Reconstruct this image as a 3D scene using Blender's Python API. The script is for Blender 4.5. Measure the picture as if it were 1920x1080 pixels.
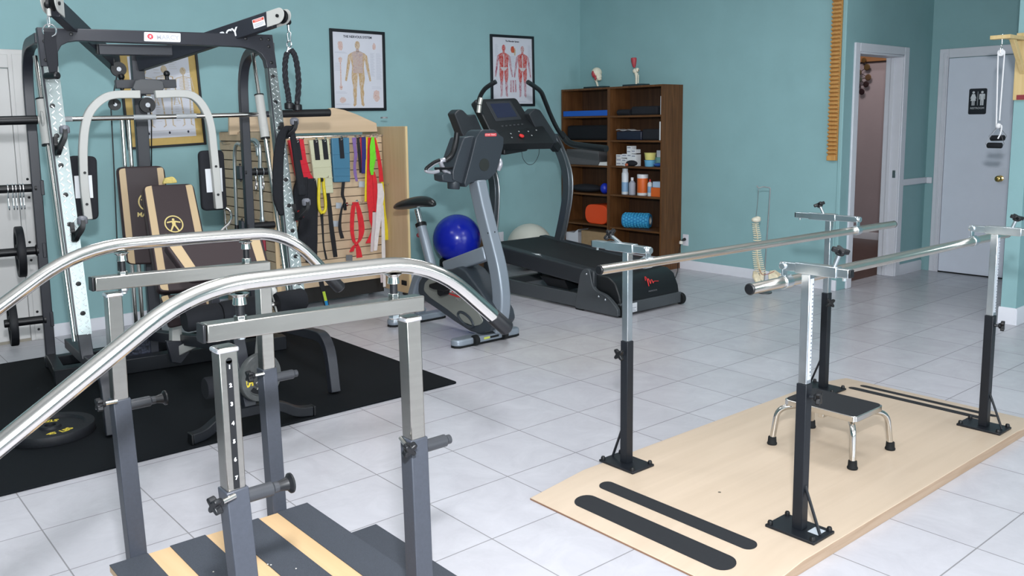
import bpy, bmesh, math, random
from mathutils import Vector, Matrix
random.seed(7)
for o in list(bpy.data.objects): bpy.data.objects.remove(o, do_unlink=True)
SC = bpy.context.scene
COL = SC.collection
PI = math.pi
V = Vector

# ------------------------------------------------------------ camera
F_PX, CX, CY, CAM_H = 1631.4, 940.0, 452.4, 1.47
yaw, pitch, roll = 0.69623, 0.133255, -0.01329
fwd = V((math.sin(yaw)*math.cos(pitch), math.cos(yaw)*math.cos(pitch), -math.sin(pitch)))
r0 = V((math.cos(yaw), -math.sin(yaw), 0)); u0 = r0.cross(fwd)
rgt = math.cos(roll)*r0 + math.sin(roll)*u0
upv = -math.sin(roll)*r0 + math.cos(roll)*u0
cam_d = bpy.data.cameras.new('camera'); cam = bpy.data.objects.new('camera', cam_d); COL.objects.link(cam)
cam.matrix_world = Matrix(((rgt.x, upv.x, -fwd.x, 0), (rgt.y, upv.y, -fwd.y, 0), (rgt.z, upv.z, -fwd.z, CAM_H), (0, 0, 0, 1)))
cam_d.sensor_width = 36; cam_d.lens = 36*F_PX/1920
cam_d.shift_x = (960-CX)/1920; cam_d.shift_y = (CY-540)/1920
cam_d.clip_start = 0.02
SC.camera = cam

# ------------------------------------------------------------ world, lights, exposure
SC.view_settings.view_transform = 'Standard'; SC.view_settings.look = 'None'
SC.view_settings.gamma = 1.0; SC.view_settings.use_curve_mapping = False
SC.view_settings.exposure = 0.0
w = bpy.data.worlds.new('world'); SC.world = w; w.use_nodes = True
w.node_tree.nodes['Background'].inputs[0].default_value = (0.75, 0.85, 1.0, 1)
w.node_tree.nodes['Background'].inputs[1].default_value = 0.6
def area(name, loc, target, sx, sy, power, col=(1, 1, 1)):
    d = bpy.data.lights.new(name, 'AREA'); d.shape = 'RECTANGLE'; d.size = sx; d.size_y = sy; d.energy = power; d.color = col
    o = bpy.data.objects.new(name, d); COL.objects.link(o); o.location = loc
    o.rotation_euler = (V(target)-V(loc)).to_track_quat('-Z', 'Y').to_euler(); return o
area('camera_flash', (0.03, -0.02, 1.95), (3.6, 4.4, 1.0), 0.14, 0.10, 185, (0.94, 0.965, 1.0))       # photographer's flash above the camera
area('window_daylight', (-1.2, -3.9, 1.6), (2.5, 3.0, 0.9), 4.5, 2.2, 165, (0.90, 0.96, 1.0))         # area light added for ambient daylight from unseen windows behind
area('window_daylight_side', (4.2, -3.9, 1.6), (3.5, 3.0, 0.8), 3.0, 2.2, 110, (0.90, 0.96, 1.0))  # second added area light, before the other unseen window
for lx_, ly_ in ((1.2, 1.5), (1.2, 4.6), (4.4, 1.5), (4.4, 4.6)):
    area('ceiling_light', (lx_, ly_, 3.02), (lx_, ly_, 0), 0.58, 1.15, 24, (0.97, 0.98, 1.0))  # ambient area lights, added at the unseen ceiling

# ------------------------------------------------------------ survey helpers: a sight line of the photo met with a known plane of the room
CAM = V((0, 0, CAM_H))
def ray(px, py): return fwd + rgt*((px-CX)/F_PX) - upv*((py-CY)/F_PX)
def sX(px, py, X): d = ray(px, py); return CAM + d*(X/d.x)
def sY(px, py, Y): d = ray(px, py); return CAM + d*(Y/d.y)
def sZ(px, py, z=0.0): d = ray(px, py); return CAM + d*((z-CAM_H)/d.z)
def sP(px, py, o, n): d = ray(px, py); return CAM + d*((V(o)-CAM).dot(V(n))/d.dot(V(n)))
class Frame:                       # a yawed local frame standing on the floor
    def __init__(s, ox, oy, deg):
        a = math.radians(deg); s.o = V((ox, oy, 0)); s.u = V((math.cos(a), math.sin(a), 0)); s.v = V((-math.sin(a), math.cos(a), 0)); s.a = a
    def w(s, x, y, z): return s.o + s.u*x + s.v*y + V((0, 0, z))
    def y(s, px, py, y): return sP(px, py, s.o+s.v*y, s.v)
    def x(s, px, py, x): return sP(px, py, s.o+s.u*x, s.u)
    def loc(s, p): d = V(p)-s.o; return (d.dot(s.u), d.dot(s.v), p[2])

# ------------------------------------------------------------ materials
MATS = {}
def mat(name, col, rough=0.5, metal=0.0, var=0.0, scale=30.0, bump=0.0, bscale=None, spec=0.5, coat=0.0, trans=0.0, alpha=1.0, stretch=None, sheen=0.0):
    if name in MATS: return MATS[name]
    m = bpy.data.materials.new(name); m.use_nodes = True; nt = m.node_tree; b = nt.nodes['Principled BSDF']
    b.inputs['Base Color'].default_value = (*col, 1); b.inputs['Roughness'].default_value = rough; b.inputs['Metallic'].default_value = metal
    b.inputs['Specular IOR Level'].default_value = spec; b.inputs['Coat Weight'].default_value = coat
    b.inputs['Transmission Weight'].default_value = trans; b.inputs['Alpha'].default_value = alpha; b.inputs['Sheen Weight'].default_value = sheen
    tc = nt.nodes.new('ShaderNodeTexCoord'); src = tc.outputs['Object']
    if stretch:
        mp = nt.nodes.new('ShaderNodeMapping'); mp.inputs['Scale'].default_value = stretch; nt.links.new(src, mp.inputs['Vector']); src = mp.outputs['Vector']
    n = nt.nodes.new('ShaderNodeTexNoise'); n.inputs['Scale'].default_value = scale; n.inputs['Detail'].default_value = 4; nt.links.new(src, n.inputs['Vector'])
    if var > 0:
        r = nt.nodes.new('ShaderNodeValToRGB')
        r.color_ramp.elements[0].position = 0.3; r.color_ramp.elements[1].position = 0.7
        r.color_ramp.elements[0].color = (*[max(0, c*(1-var)) for c in col], 1); r.color_ramp.elements[1].color = (*[min(1, c*(1+var)) for c in col], 1)
        nt.links.new(n.outputs['Fac'], r.inputs['Fac']); nt.links.new(r.outputs['Color'], b.inputs['Base Color'])
    if bump > 0:
        n2 = n
        if bscale:
            n2 = nt.nodes.new('ShaderNodeTexNoise'); n2.inputs['Scale'].default_value = bscale; n2.inputs['Detail'].default_value = 3; nt.links.new(src, n2.inputs['Vector'])
        bp = nt.nodes.new('ShaderNodeBump'); bp.inputs['Strength'].default_value = bump; bp.inputs['Distance'].default_value = 0.004
        nt.links.new(n2.outputs['Fac'], bp.inputs['Height']); nt.links.new(bp.outputs['Normal'], b.inputs['Normal'])
    MATS[name] = m; return m
def brushed(name, col, rough):
    return mat(name, col, rough, 1.0, 0.06, 9.0, stretch=(1, 1, 14))
def wood(name, c1, c2, axis='Z', rough=0.45, scale=6.0):
    if name in MATS: return MATS[name]
    m = bpy.data.materials.new(name); m.use_nodes = True; nt = m.node_tree; b = nt.nodes['Principled BSDF']; b.inputs['Roughness'].default_value = rough; b.inputs['Specular IOR Level'].default_value = 0.3
    tc = nt.nodes.new('ShaderNodeTexCoord'); mp = nt.nodes.new('ShaderNodeMapping')
    s = {'X': (0.06, 1, 1), 'Y': (1, 0.06, 1), 'Z': (1, 1, 0.06)}[axis]
    mp.inputs['Scale'].default_value = [k*scale for k in s]; nt.links.new(tc.outputs['Object'], mp.inputs['Vector'])
    n = nt.nodes.new('ShaderNodeTexNoise'); n.inputs['Scale'].default_value = 6; n.inputs['Detail'].default_value = 8; n.inputs['Distortion'].default_value = 0.6
    nt.links.new(mp.outputs['Vector'], n.inputs['Vector'])
    r = nt.nodes.new('ShaderNodeValToRGB'); r.color_ramp.elements[0].position = 0.32; r.color_ramp.elements[1].position = 0.68
    r.color_ramp.elements[0].color = (*c1, 1); r.color_ramp.elements[1].color = (*c2, 1)
    nt.links.new(n.outputs['Fac'], r.inputs['Fac']); nt.links.new(r.outputs['Color'], b.inputs['Base Color'])
    MATS[name] = m; return m
def tile_material():
    m = bpy.data.materials.new('floor_tile'); m.use_nodes = True; nt = m.node_tree; b = nt.nodes['Principled BSDF']
    g = nt.nodes.new('ShaderNodeNewGeometry'); mp = nt.nodes.new('ShaderNodeMapping'); mp.vector_type = 'POINT'
    mp.inputs['Location'].default_value = (-0.645+0.403*20, -1.13+0.3873*20, 0); nt.links.new(g.outputs['Position'], mp.inputs['Vector'])
    br = nt.nodes.new('ShaderNodeTexBrick'); br.offset = 0; br.squash = 1
    br.inputs['Scale'].default_value = 1.0; br.inputs['Brick Width'].default_value = 0.403; br.inputs['Row Height'].default_value = 0.3873
    br.inputs['Mortar Size'].default_value = 0.0027; br.inputs['Mortar Smooth'].default_value = 0.25; br.inputs['Bias'].default_value = 0
    br.inputs['Color1'].default_value = (0.55, 0.545, 0.585, 1); br.inputs['Color2'].default_value = (0.52, 0.515, 0.55, 1); br.inputs['Mortar'].default_value = (0.27, 0.265, 0.275, 1)
    nt.links.new(mp.outputs['Vector'], br.inputs['Vector'])
    n = nt.nodes.new('ShaderNodeTexNoise'); n.inputs['Scale'].default_value = 5; n.inputs['Detail'].default_value = 9; n.inputs['Roughness'].default_value = 0.7; n.inputs['Distortion'].default_value = 0.8
    nt.links.new(g.outputs['Position'], n.inputs['Vector'])
    r = nt.nodes.new('ShaderNodeValToRGB'); r.color_ramp.elements[0].position = 0.3; r.color_ramp.elements[1].position = 0.7
    r.color_ramp.elements[0].color = (0.86, 0.85, 0.86, 1); r.color_ramp.elements[1].color = (1, 1, 1, 1); nt.links.new(n.outputs['Fac'], r.inputs['Fac'])
    mx = nt.nodes.new('ShaderNodeMix'); mx.data_type = 'RGBA'; mx.blend_type = 'MULTIPLY'; mx.inputs[0].default_value = 1
    nt.links.new(br.outputs['Color'], mx.inputs[6]); nt.links.new(r.outputs['Color'], mx.inputs[7]); 
    # old beige discolouration of a few tiles
    vd = nt.nodes.new('ShaderNodeVectorMath'); vd.operation = 'DISTANCE'; vd.inputs[1].default_value = (3.95, 4.0, 0); nt.links.new(g.outputs['Position'], vd.inputs[0])
    mr = nt.nodes.new('ShaderNodeMapRange'); mr.inputs[1].default_value = 0.3; mr.inputs[2].default_value = 0.75; mr.inputs[3].default_value = 0.35; mr.inputs[4].default_value = 0.0; nt.links.new(vd.outputs['Value'], mr.inputs[0])
    mb_ = nt.nodes.new('ShaderNodeMix'); mb_.data_type = 'RGBA'; mb_.blend_type = 'MULTIPLY'; mb_.inputs[7].default_value = (1.0, 0.95, 0.80, 1)
    nt.links.new(mr.outputs[0], mb_.inputs[0]); nt.links.new(mx.outputs[2], mb_.inputs[6]); nt.links.new(mb_.outputs[2], b.inputs['Base Color'])
    b.inputs['Roughness'].default_value = 0.27; b.inputs['Specular IOR Level'].default_value = 0.45
    bp = nt.nodes.new('ShaderNodeBump'); bp.inputs['Strength'].default_value = 0.35; bp.inputs['Distance'].default_value = 0.002; bp.invert = True
    nt.links.new(br.outputs['Fac'], bp.inputs['Height']); nt.links.new(bp.outputs['Normal'], b.inputs['Normal'])
    return m
def emit(name, col, s):
    m = bpy.data.materials.new(name); m.use_nodes = True; b = m.node_tree.nodes['Principled BSDF']
    b.inputs['Base Color'].default_value = (*col, 1); b.inputs['Emission Color'].default_value = (*col, 1); b.inputs['Emission Strength'].default_value = s; return m

TEAL = mat('teal_wall_paint', (0.268, 0.450, 0.470), 0.6, var=0.03, scale=4, bump=0.12, bscale=220, spec=.3)
WHITE = mat('white_trim_paint', (0.72, 0.73, 0.79), 0.4, var=0.02, scale=8)
DOORW = mat('door_paint', (0.74, 0.78, 0.88), 0.42, var=0.02, scale=5)
CREAM = mat('cream_door_paint', (0.62, 0.61, 0.60), 0.45, var=0.02, scale=5)
CHROME = mat('polished_stainless', (0.66, 0.64, 0.61), 0.14, 1.0)
STEEL = brushed('brushed_steel_tube', (0.36, 0.345, 0.32), 0.26)
ZINC = mat('zinc_plated_steel', (0.66, 0.71, 0.74), 0.27, 1.0, var=0.10, scale=14)
WELD = mat('silver_weld_paint', (0.80, 0.80, 0.84), 0.3, 0.9, bump=0.5, bscale=90)
CHAR = mat('charcoal_powder_coat', (0.036, 0.041, 0.054), 0.42, var=0.08, scale=120, bump=0.08, bscale=500)
BLACKP = mat('black_powder_coat', (0.009, 0.011, 0.015), 0.4, spec=.35)
BLACK = mat('black_plastic', (0.0045, 0.005, 0.0065), 0.42, spec=.4)
RUBBER = mat('black_rubber', (0.007, 0.008, 0.009), 0.75, spec=.3)
FOAM = mat('black_foam', (0.007, 0.008, 0.011), 0.85, spec=.3, bump=0.15, bscale=160)
GRIT = mat('anti_slip_grit', (0.042, 0.049, 0.064), 0.85, var=0.5, scale=900, bump=0.6, bscale=900)
GRIT2 = mat('dark_anti_slip_grit', (0.022, 0.024, 0.028), 0.88, var=0.5, scale=900, bump=0.6, bscale=900, spec=.3)
PLY = wood('maple_plywood', (0.54, 0.43, 0.325), (0.585, 0.47, 0.36), 'X', 0.42, 3)
PLYE = wood('plywood_edge', (0.40, 0.28, 0.19), (0.48, 0.35, 0.25), 'X', 0.6, 8)
MAPLE = wood('tan_maple_board', (0.52, 0.35, 0.19), (0.58, 0.40, 0.225), 'Y', 0.4, 4)

# ------------------------------------------------------------ mesh builder and scene objects
WM = {}
class MB:
    def __init__(s): s.bm = bmesh.new()
    def _v(s, pts): return [s.bm.verts.new(p) for p in pts]
    def _f(s, vs):
        try: return s.bm.faces.new(vs)
        except ValueError: return None
    def box(s, c, size, R=None):
        c = V(c); h = V(size)*0.5; M = R if R is not None else Matrix.Identity(3)
        vs = s._v([c + M @ V((x*h.x, y*h.y, z*h.z)) for x in (-1, 1) for y in (-1, 1) for z in (-1, 1)])
        for f in ((0, 1, 3, 2), (4, 6, 7, 5), (0, 4, 5, 1), (2, 3, 7, 6), (0, 2, 6, 4), (1, 5, 7, 3)): s._f([vs[i] for i in f])
        return s
    def span(s, a, b):
        a = V(a); b = V(b); return s.box((a+b)*0.5, [abs(k) for k in (b-a)])
    def sweep(s, path, sec, up=(0, 0, 1), closed=False, cap=True, scale=None):
        path = [V(p) for p in path]; n = len(path); rings = []; up = V(up)
        prev = None
        for i, p in enumerate(path):
            if closed: t = path[(i+1) % n]-path[i-1]
            else: t = path[min(i+1, n-1)]-path[max(i-1, 0)]
            t.normalize()
            a = up if prev is None else prev
            x = a - t*a.dot(t)
            if x.length < 1e-4: x = V((1, 0, 0)) - t*t.x if abs(t.x) < .9 else V((0, 1, 0)) - t*t.y
            x.normalize(); y = t.cross(x); prev = x if up is None else up
            # miter
            k = 1.0
            if 0 < i < n-1 or closed:
                d1 = (path[i]-path[i-1]).normalized(); k = 1.0/max(0.5, abs(t.dot(d1)))
            sc = scale[i] if scale else 1.0
            rings.append(s._v([p + y*(q[0]*sc*1.0) + x*(q[1]*sc*k) for q in sec]))
        m = len(sec)
        for i in range(n if closed else n-1):
            a = rings[i]; b = rings[(i+1) % n]
            for j in range(m): s._f((a[j], a[(j+1) % m], b[(j+1) % m], b[j]))
        if cap and not closed:
            s._f(list(reversed(rings[0]))); s._f(rings[-1])
        return s
    def beam(s, p, q, w, h, up=(0, 0, 1)):
        return s.sweep([p, q], [(-w/2, -h/2), (w/2, -h/2), (w/2, h/2), (-w/2, h/2)], up)
    def rsweep(s, path, w, h, up=(0, 0, 1)):
        return s.sweep(path, [(-w/2, -h/2), (w/2, -h/2), (w/2, h/2), (-w/2, h/2)], up)
    def tube(s, path, r, n=12, cap=True, closed=False, radii=None):
        path = [V(p) for p in path]; N = len(path); rings = []; x = None
        for i, p in enumerate(path):
            if closed: t = path[(i+1) % N]-path[i-1]
            else: t = path[min(i+1, N-1)]-path[max(i-1, 0)]
            if t.length < 1e-9: t = V((0, 0, 1))
            t.normalize()
            if x is None: x = t.orthogonal().normalized()
            else:
                x = x - t*x.dot(t)
                x = x.normalized() if x.length > 1e-5 else t.orthogonal().normalized()
            y = t.cross(x); rr = radii[i] if radii else r
            rings.append(s._v([p + (x*math.cos(2*PI*j/n) + y*math.sin(2*PI*j/n))*rr for j in range(n)]))
        for i in range(N if closed else N-1):
            a = rings[i]; b = rings[(i+1) % N]
            for j in range(n): s._f((a[j], a[(j+1) % n], b[(j+1) % n], b[j]))
        if cap and not closed: s._f(list(reversed(rings[0]))); s._f(rings[-1])
        return s
    def lathe(s, prof, o, axis=(0, 0, 1), n=24, xref=None, sx=1.0, sy=1.0):
        o = V(o); a = V(axis).normalized(); x = V(xref).normalized() if xref is not None else a.orthogonal().normalized(); y = a.cross(x); rings = []
        for r, h in prof:
            if r < 1e-6: rings.append([s.bm.verts.new(o+a*h)])
            else: rings.append(s._v([o + a*h + (x*math.cos(2*PI*j/n)*sx + y*math.sin(2*PI*j/n)*sy)*r for j in range(n)]))
        for A, B in zip(rings, rings[1:]):
            for j in range(n):
                if len(A) == 1 and len(B) == 1: continue
                if len(A) == 1: s._f((A[0], B[(j+1) % n], B[j]))
                elif len(B) == 1: s._f((A[j], A[(j+1) % n], B[0]))
                else: s._f((A[j], A[(j+1) % n], B[(j+1) % n], B[j]))
        if len(rings[0]) > 1: s._f(list(reversed(rings[0])))
        if len(rings[-1]) > 1: s._f(rings[-1])
        return s
    def cyl(s, p, q, r, n=16):
        p = V(p); q = V(q); return s.lathe([(r, 0), (r, (q-p).length)], p, q-p, n)
    def ball(s, c, r, n=16, m=10, R=None):
        c = V(c); r = V(r) if hasattr(r, '__len__') else V((r, r, r)); M = R if R is not None else Matrix.Identity(3); rings = []
        for i in range(m+1):
            th = PI*i/m
            if i in (0, m): rings.append([s.bm.verts.new(c + M @ V((0, 0, r.z*math.cos(th))))])
            else: rings.append(s._v([c + M @ V((r.x*math.sin(th)*math.cos(2*PI*j/n), r.y*math.sin(th)*math.sin(2*PI*j/n), r.z*math.cos(th))) for j in range(n)]))
        for A, B in zip(rings, rings[1:]):
            for j in range(n):
                if len(A) == 1: s._f((A[0], B[j], B[(j+1) % n]))
                elif len(B) == 1: s._f((A[j], B[0], A[(j+1) % n]))
                else: s._f((A[j], B[j], B[(j+1) % n], A[(j+1) % n]))
        return s
    def prism(s, pts, ext):
        ext = V(ext); a = s._v(pts); b = s._v([V(p)+ext for p in pts]); n = len(pts)
        s._f(list(reversed(a))); s._f(b)
        for j in range(n): s._f((a[j], a[(j+1) % n], b[(j+1) % n], b[j]))
        return s
    def ring(s, c, axis, R, r, n=24, m=8):
        a = V(axis).normalized(); x = a.orthogonal().normalized(); y = a.cross(x)
        return s.tube([V(c) + (x*math.cos(2*PI*i/n) + y*math.sin(2*PI*i/n))*R for i in range(n)], r, m, closed=True)
    def strip(s, path, wv, th, nv=None):       # a flat band: width along wv, thickness th
        path = [V(p) for p in path]; rings = []
        for i, p in enumerate(path):
            wv_i = V(wv[i]) if isinstance(wv, list) else V(wv)
            t = (path[min(i+1, len(path)-1)]-path[max(i-1, 0)]).normalized(); nn = t.cross(wv_i).normalized()*th*0.5
            rings.append(s._v([p-wv_i*.5-nn, p+wv_i*.5-nn, p+wv_i*.5+nn, p-wv_i*.5+nn]))
        for A, B in zip(rings, rings[1:]):
            for j in range(4): s._f((A[j], A[(j+1) % 4], B[(j+1) % 4], B[j]))
        s._f(list(reversed(rings[0]))); s._f(rings[-1]); return s
    def build(s, name, material, parent=None, bevel=0.0, seg=2, smooth=True, ang=35, sub=0):
        bmesh.ops.recalc_face_normals(s.bm, faces=s.bm.faces)
        me = bpy.data.meshes.new(name); s.bm.to_mesh(me); s.bm.free()
        ob = bpy.data.objects.new(name, me); COL.objects.link(ob)
        if parent is not None:
            M = WM[parent.name]; ob.parent = parent; me.transform(M.inverted())
        else:
            vs = [v.co for v in me.vertices]; lo = V([min(v[i] for v in vs) for i in range(3)]); hi = V([max(v[i] for v in vs) for i in range(3)])
            L = V(((lo.x+hi.x)/2, (lo.y+hi.y)/2, lo.z)); M = Matrix.Translation(L); me.transform(M.inverted()); ob.location = L
        WM[ob.name] = M
        me.materials.append(material)
        if bevel > 0:
            md = ob.modifiers.new('bevel', 'BEVEL'); md.width = bevel; md.segments = seg; md.limit_method = 'ANGLE'; md.angle_limit = math.radians(40); md.harden_normals = False
        if sub:
            md = ob.modifiers.new('sub', 'SUBSURF'); md.levels = sub; md.render_levels = sub
        if smooth:
            me.polygons.foreach_set('use_smooth', [True]*len(me.polygons))
            try: me.set_sharp_from_angle(angle=math.radians(ang))
            except Exception: pass
        return ob
def tag(o, label=None, cat=None, group=None, kind=None):
    if label: o['label'] = label
    if cat: o['category'] = cat
    if group: o['group'] = group
    if kind: o['kind'] = kind
    return o
def thing(name, label, cat, loc=(0, 0, 0), rz=0.0, group=None):
    o = bpy.data.objects.new(name, None); COL.objects.link(o); o.location = loc; o.rotation_euler = (0, 0, rz); o.empty_display_size = 0.05
    WM[o.name] = Matrix.Translation(V(loc)) @ Matrix.Rotation(rz, 4, 'Z')
    return tag(o, label, cat, group)
def dup(root, loc, rz, label=None):
    def cp(o, par):
        c = o.copy(); COL.objects.link(c)
        if par is not None: c.parent = par
        for ch in list(o.children): cp(ch, c)
        return c
    c = cp(root, None); c.location = loc; c.rotation_euler = (0, 0, rz)
    if label: c['label'] = label
    return c
def struct(name, mb, m, bevel=0.0):
    o = mb.build(name, m, None, bevel); o['kind'] = 'structure'; return o
def text(body, material, parent, o, ux, uy, size, depth=0.0006, name='lettering', align='CENTER', bold=0.0):
    """raised lettering: o = centre of the line, ux = reading direction, uy = up direction, size = letter height"""
    cu = bpy.data.curves.new('t', 'FONT'); cu.body = body; cu.size = size*1.38; cu.align_x = align; cu.align_y = 'CENTER'; cu.extrude = depth; cu.offset = bold; cu.resolution_u = 3
    ob = bpy.data.objects.new('t', cu); COL.objects.link(ob)
    me = bpy.data.meshes.new_from_object(ob); bpy.data.objects.remove(ob, do_unlink=True); bpy.data.curves.remove(cu)
    ux = V(ux).normalized(); uy = V(uy); uy = (uy-ux*uy.dot(ux)).normalized(); uz = ux.cross(uy); o = V(o)
    M = Matrix(((ux.x, uy.x, uz.x, o.x), (ux.y, uy.y, uz.y, o.y), (ux.z, uy.z, uz.z, o.z), (0, 0, 0, 1)))
    me.transform(WM[parent.name].inverted() @ M); me.name = name
    r = bpy.data.objects.new(name, me); COL.objects.link(r); r.parent = parent; WM[r.name] = WM[parent.name]; me.materials.append(material); return r
def arc(c, a, b, r, t0, t1, n=8):     # points on a circle in the plane of unit vectors a, b
    c = V(c); a = V(a); b = V(b)
    return [c + a*(r*math.cos(t0+(t1-t0)*i/n)) + b*(r*math.sin(t0+(t1-t0)*i/n)) for i in range(n+1)]
def smooth_path(pts, k=6):            # Catmull-Rom through points
    P = [V(p) for p in pts]; P = [P[0]*2-P[1]] + P + [P[-1]*2-P[-2]]; out = []
    for i in range(1, len(P)-2):
        for j in range(k):
            t = j/k; a, b, c, d = P[i-1], P[i], P[i+1], P[i+2]
            out.append(0.5*((2*b)+(c-a)*t+(2*a-5*b+4*c-d)*t*t+(3*b-a-3*c+d)*t*t*t))
    out.append(P[-2]); return out
def round_poly(pts, r, k=5):          # round the corners of a planar polygon of 3-D points
    P = [V(p) for p in pts]; n = len(P); out = []
    for i in range(n):
        a, b, c = P[i-1], P[i], P[(i+1) % n]; ri = r[i] if isinstance(r, (list, tuple)) else r
        d1 = (a-b); d2 = (c-b); q = min(ri, d1.length*.49, d2.length*.49)
        if q < 1e-5: out.append(b); continue
        s = b + d1.normalized()*q; e = b + d2.normalized()*q
        for j in range(k+1):
            t = j/k; out.append(s*(1-t)**2 + b*2*t*(1-t) + e*t*t)
    return out
def fillet_path(pts, r, k=6):         # round the inner corners of an open path
    P = [V(p) for p in pts]; out = [P[0]]
    for i in range(1, len(P)-1):
        a, b, c = P[i-1], P[i], P[i+1]; d1 = a-b; d2 = c-b; q = min(r, d1.length*.49, d2.length*.49)
        s = b + d1.normalized()*q; e = b + d2.normalized()*q
        for j in range(k+1):
            t = j/k; out.append(s*(1-t)**2 + b*2*t*(1-t) + e*t*t)
    out.append(P[-1]); return out
def star_knob(parent, c, axis, r=0.024, name='star_knob', m=None):
    c = V(c); a = V(axis).normalized(); x = a.orthogonal().normalized(); y = a.cross(x); mb = MB(); pts = []
    for i in range(32):
        t = 2*PI*i/32; rr = r*(0.72+0.28*math.cos(4*t)); pts.append(c - a*0.008 + (x*math.cos(t)+y*math.sin(t))*rr)
    mb.prism(pts, a*0.016); mb.lathe([(r*.45, -.016), (r*.5, -.006)], c, a, 14)
    return mb.build(name, m or BLACK, parent, 0.003)
# ============================================================ THE ROOM
FA = Frame(0, 6.72, 2.06)                                    # back wall: local y = 0
XB, YC, XD, ZC = 7.0, 3.845, 8.6, 3.05
T = 0.12
WOODFL = wood('red_brown_wood_floor', (0.085, 0.042, 0.032), (0.12, 0.062, 0.046), 'Y', 0.35, 4)
MAUVE = mat('mauve_wall_paint', (0.42, 0.345, 0.36), 0.6, var=0.03, scale=4)
struct('floor', MB().span((-4.2, -4.4, -0.1), (9.2, 3.985, 0)).span((-4.2, 3.985, -0.1), (7.12, 7.3, 0)), tile_material())
struct('floor_next_room', MB().span((7.12, 3.985, -0.1), (10.6, 7.3, 0.001)), WOODFL)
struct('ceiling', MB().span((-4.2, -4.4, ZC), (10.6, 7.3, ZC+0.1)), mat('ceiling_white', (0.72, 0.72, 0.70), 0.8, var=0.03, scale=60, bump=0.2, bscale=90))
a0, a1 = FA.w(-4.2, 0, 0), FA.w(7.12, 0, 0)
struct('wall_back', MB().prism([a0, a1, a1+FA.v*T, a0+FA.v*T], (0, 0, ZC)), TEAL)
struct('wall_right', MB().span((XB, YC, 0), (XB+T, 7.1, ZC)), TEAL)
DX0, DX1, DZ = 7.22, 8.03, 2.05
struct('wall_alcove', MB().span((XB+T, YC, 0), (DX0, YC+.14, ZC)).span((DX1, YC, 0), (XD+T, YC+.14, ZC)).span((DX0, YC, DZ), (DX1, YC+.14, ZC)), TEAL)
struct('wall_end', MB().span((XD, 2.42, 0), (XD+T, YC, ZC)), TEAL)
struct('wall_partition', MB().span((6.72, 2.32, 0), (XD+T, 2.42, ZC)), TEAL)
struct('wall_side', MB().span((XD, -4.2, 0), (XD+T, 2.32, ZC)), TEAL)
struct('wall_left', MB().span((-4.2, -4.2, 0), (-4.08, 6.7, ZC)), TEAL)
wf = MB()
for x0, x1, z0, z1 in ((-4.2, -3.5, 0, ZC), (1.1, 2.6, 0, ZC), (5.8, 8.72, 0, ZC), (-3.5, 1.1, 0, .5), (2.6, 5.8, 0, .5), (-3.5, 1.1, 2.75, ZC), (2.6, 5.8, 2.75, ZC)):
    wf.span((x0, -4.2, z0), (x1, -4.08, z1))
struct('wall_front', wf, TEAL)
GLASS = mat('window_glass', (0.9, 0.95, 0.95), 0.02, trans=1.0)
for i, (x0, x1) in enumerate(((-3.5, 1.1), (2.6, 5.8))):  # unseen windows, openings added to go with the daylight area lights
    m = MB(); z0, z1 = .5, 2.75
    for x in (x0+.03, (x0+x1)/2, x1-.03): m.span((x-.03, -4.17, z0), (x+.03, -4.11, z1))
    for z in (z0+.03, z1-.03): m.span((x0, -4.17, z-.03), (x1, -4.11, z+.03))
    fr = struct('window_%d' % (i+1), m, WHITE)
    MB().span((x0+.04, -4.145, z0+.04), (x1-.04, -4.137, z1-.04)).build('window_pane', GLASS, fr)
struct('wall_next_room_far', MB().span((10.36, 3.985, 0), (10.48, 7.2, ZC)), MAUVE)
struct('wall_next_room_back', MB().span((7.12, 7.1, 0), (10.36, 7.2, ZC)), MAUVE)
struct('wall_next_room_near', MB().span((XD+T, 3.865, 0), (10.48, 3.985, ZC)), MAUVE)
# baseboards
def base(name, p, q, n, h=0.09, t=0.014):
    p, q, n = V(p), V(q), V(n); struct(name, MB().prism([p, p+n*t, p+n*t+V((0, 0, h-.012)), p+n*t*.4+V((0, 0, h)), p+V((0, 0, h))], q-p), WHITE)
base('baseboard_back', FA.w(1.43, 0, 0), FA.w(6.98, 0, 0), -FA.v)
base('baseboard_back_left', FA.w(-4, 0, 0), FA.w(0.42, 0, 0), -FA.v)
base('baseboard_right', (XB, YC, 0), (XB, 6.94, 0), (-1, 0, 0))
base('baseboard_alcove', (8.12, YC, 0), (8.58, YC, 0), (0, -1, 0), 0.10)
base('baseboard_partition', (6.72, 2.31, 0), (6.72, 2.43, 0), (-1, 0, 0), 0.12)
base('baseboard_partition_side', (6.71, 2.32, 0), (8.6, 2.32, 0), (0, -1, 0), 0.12)
base('baseboard_next_room', (10.36, 4.0, 0), (10.36, 7.1, 0), (-1, 0, 0), 0.09)
# corner bead, chair rail
struct('trim_1', MB().span((XB-.006, YC-.006, 0.092), (XB+.03, YC+.03, ZC)), TEAL, 0.006)
zr = sY(1712, 340, YC).z
struct('trim_2', MB().span((8.115, YC-.018, zr-.03), (XD, YC, zr+.03)).span((XD-.018, 3.775, zr-.03), (XD, YC-.018, zr+.03)), WHITE, 0.006)
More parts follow.
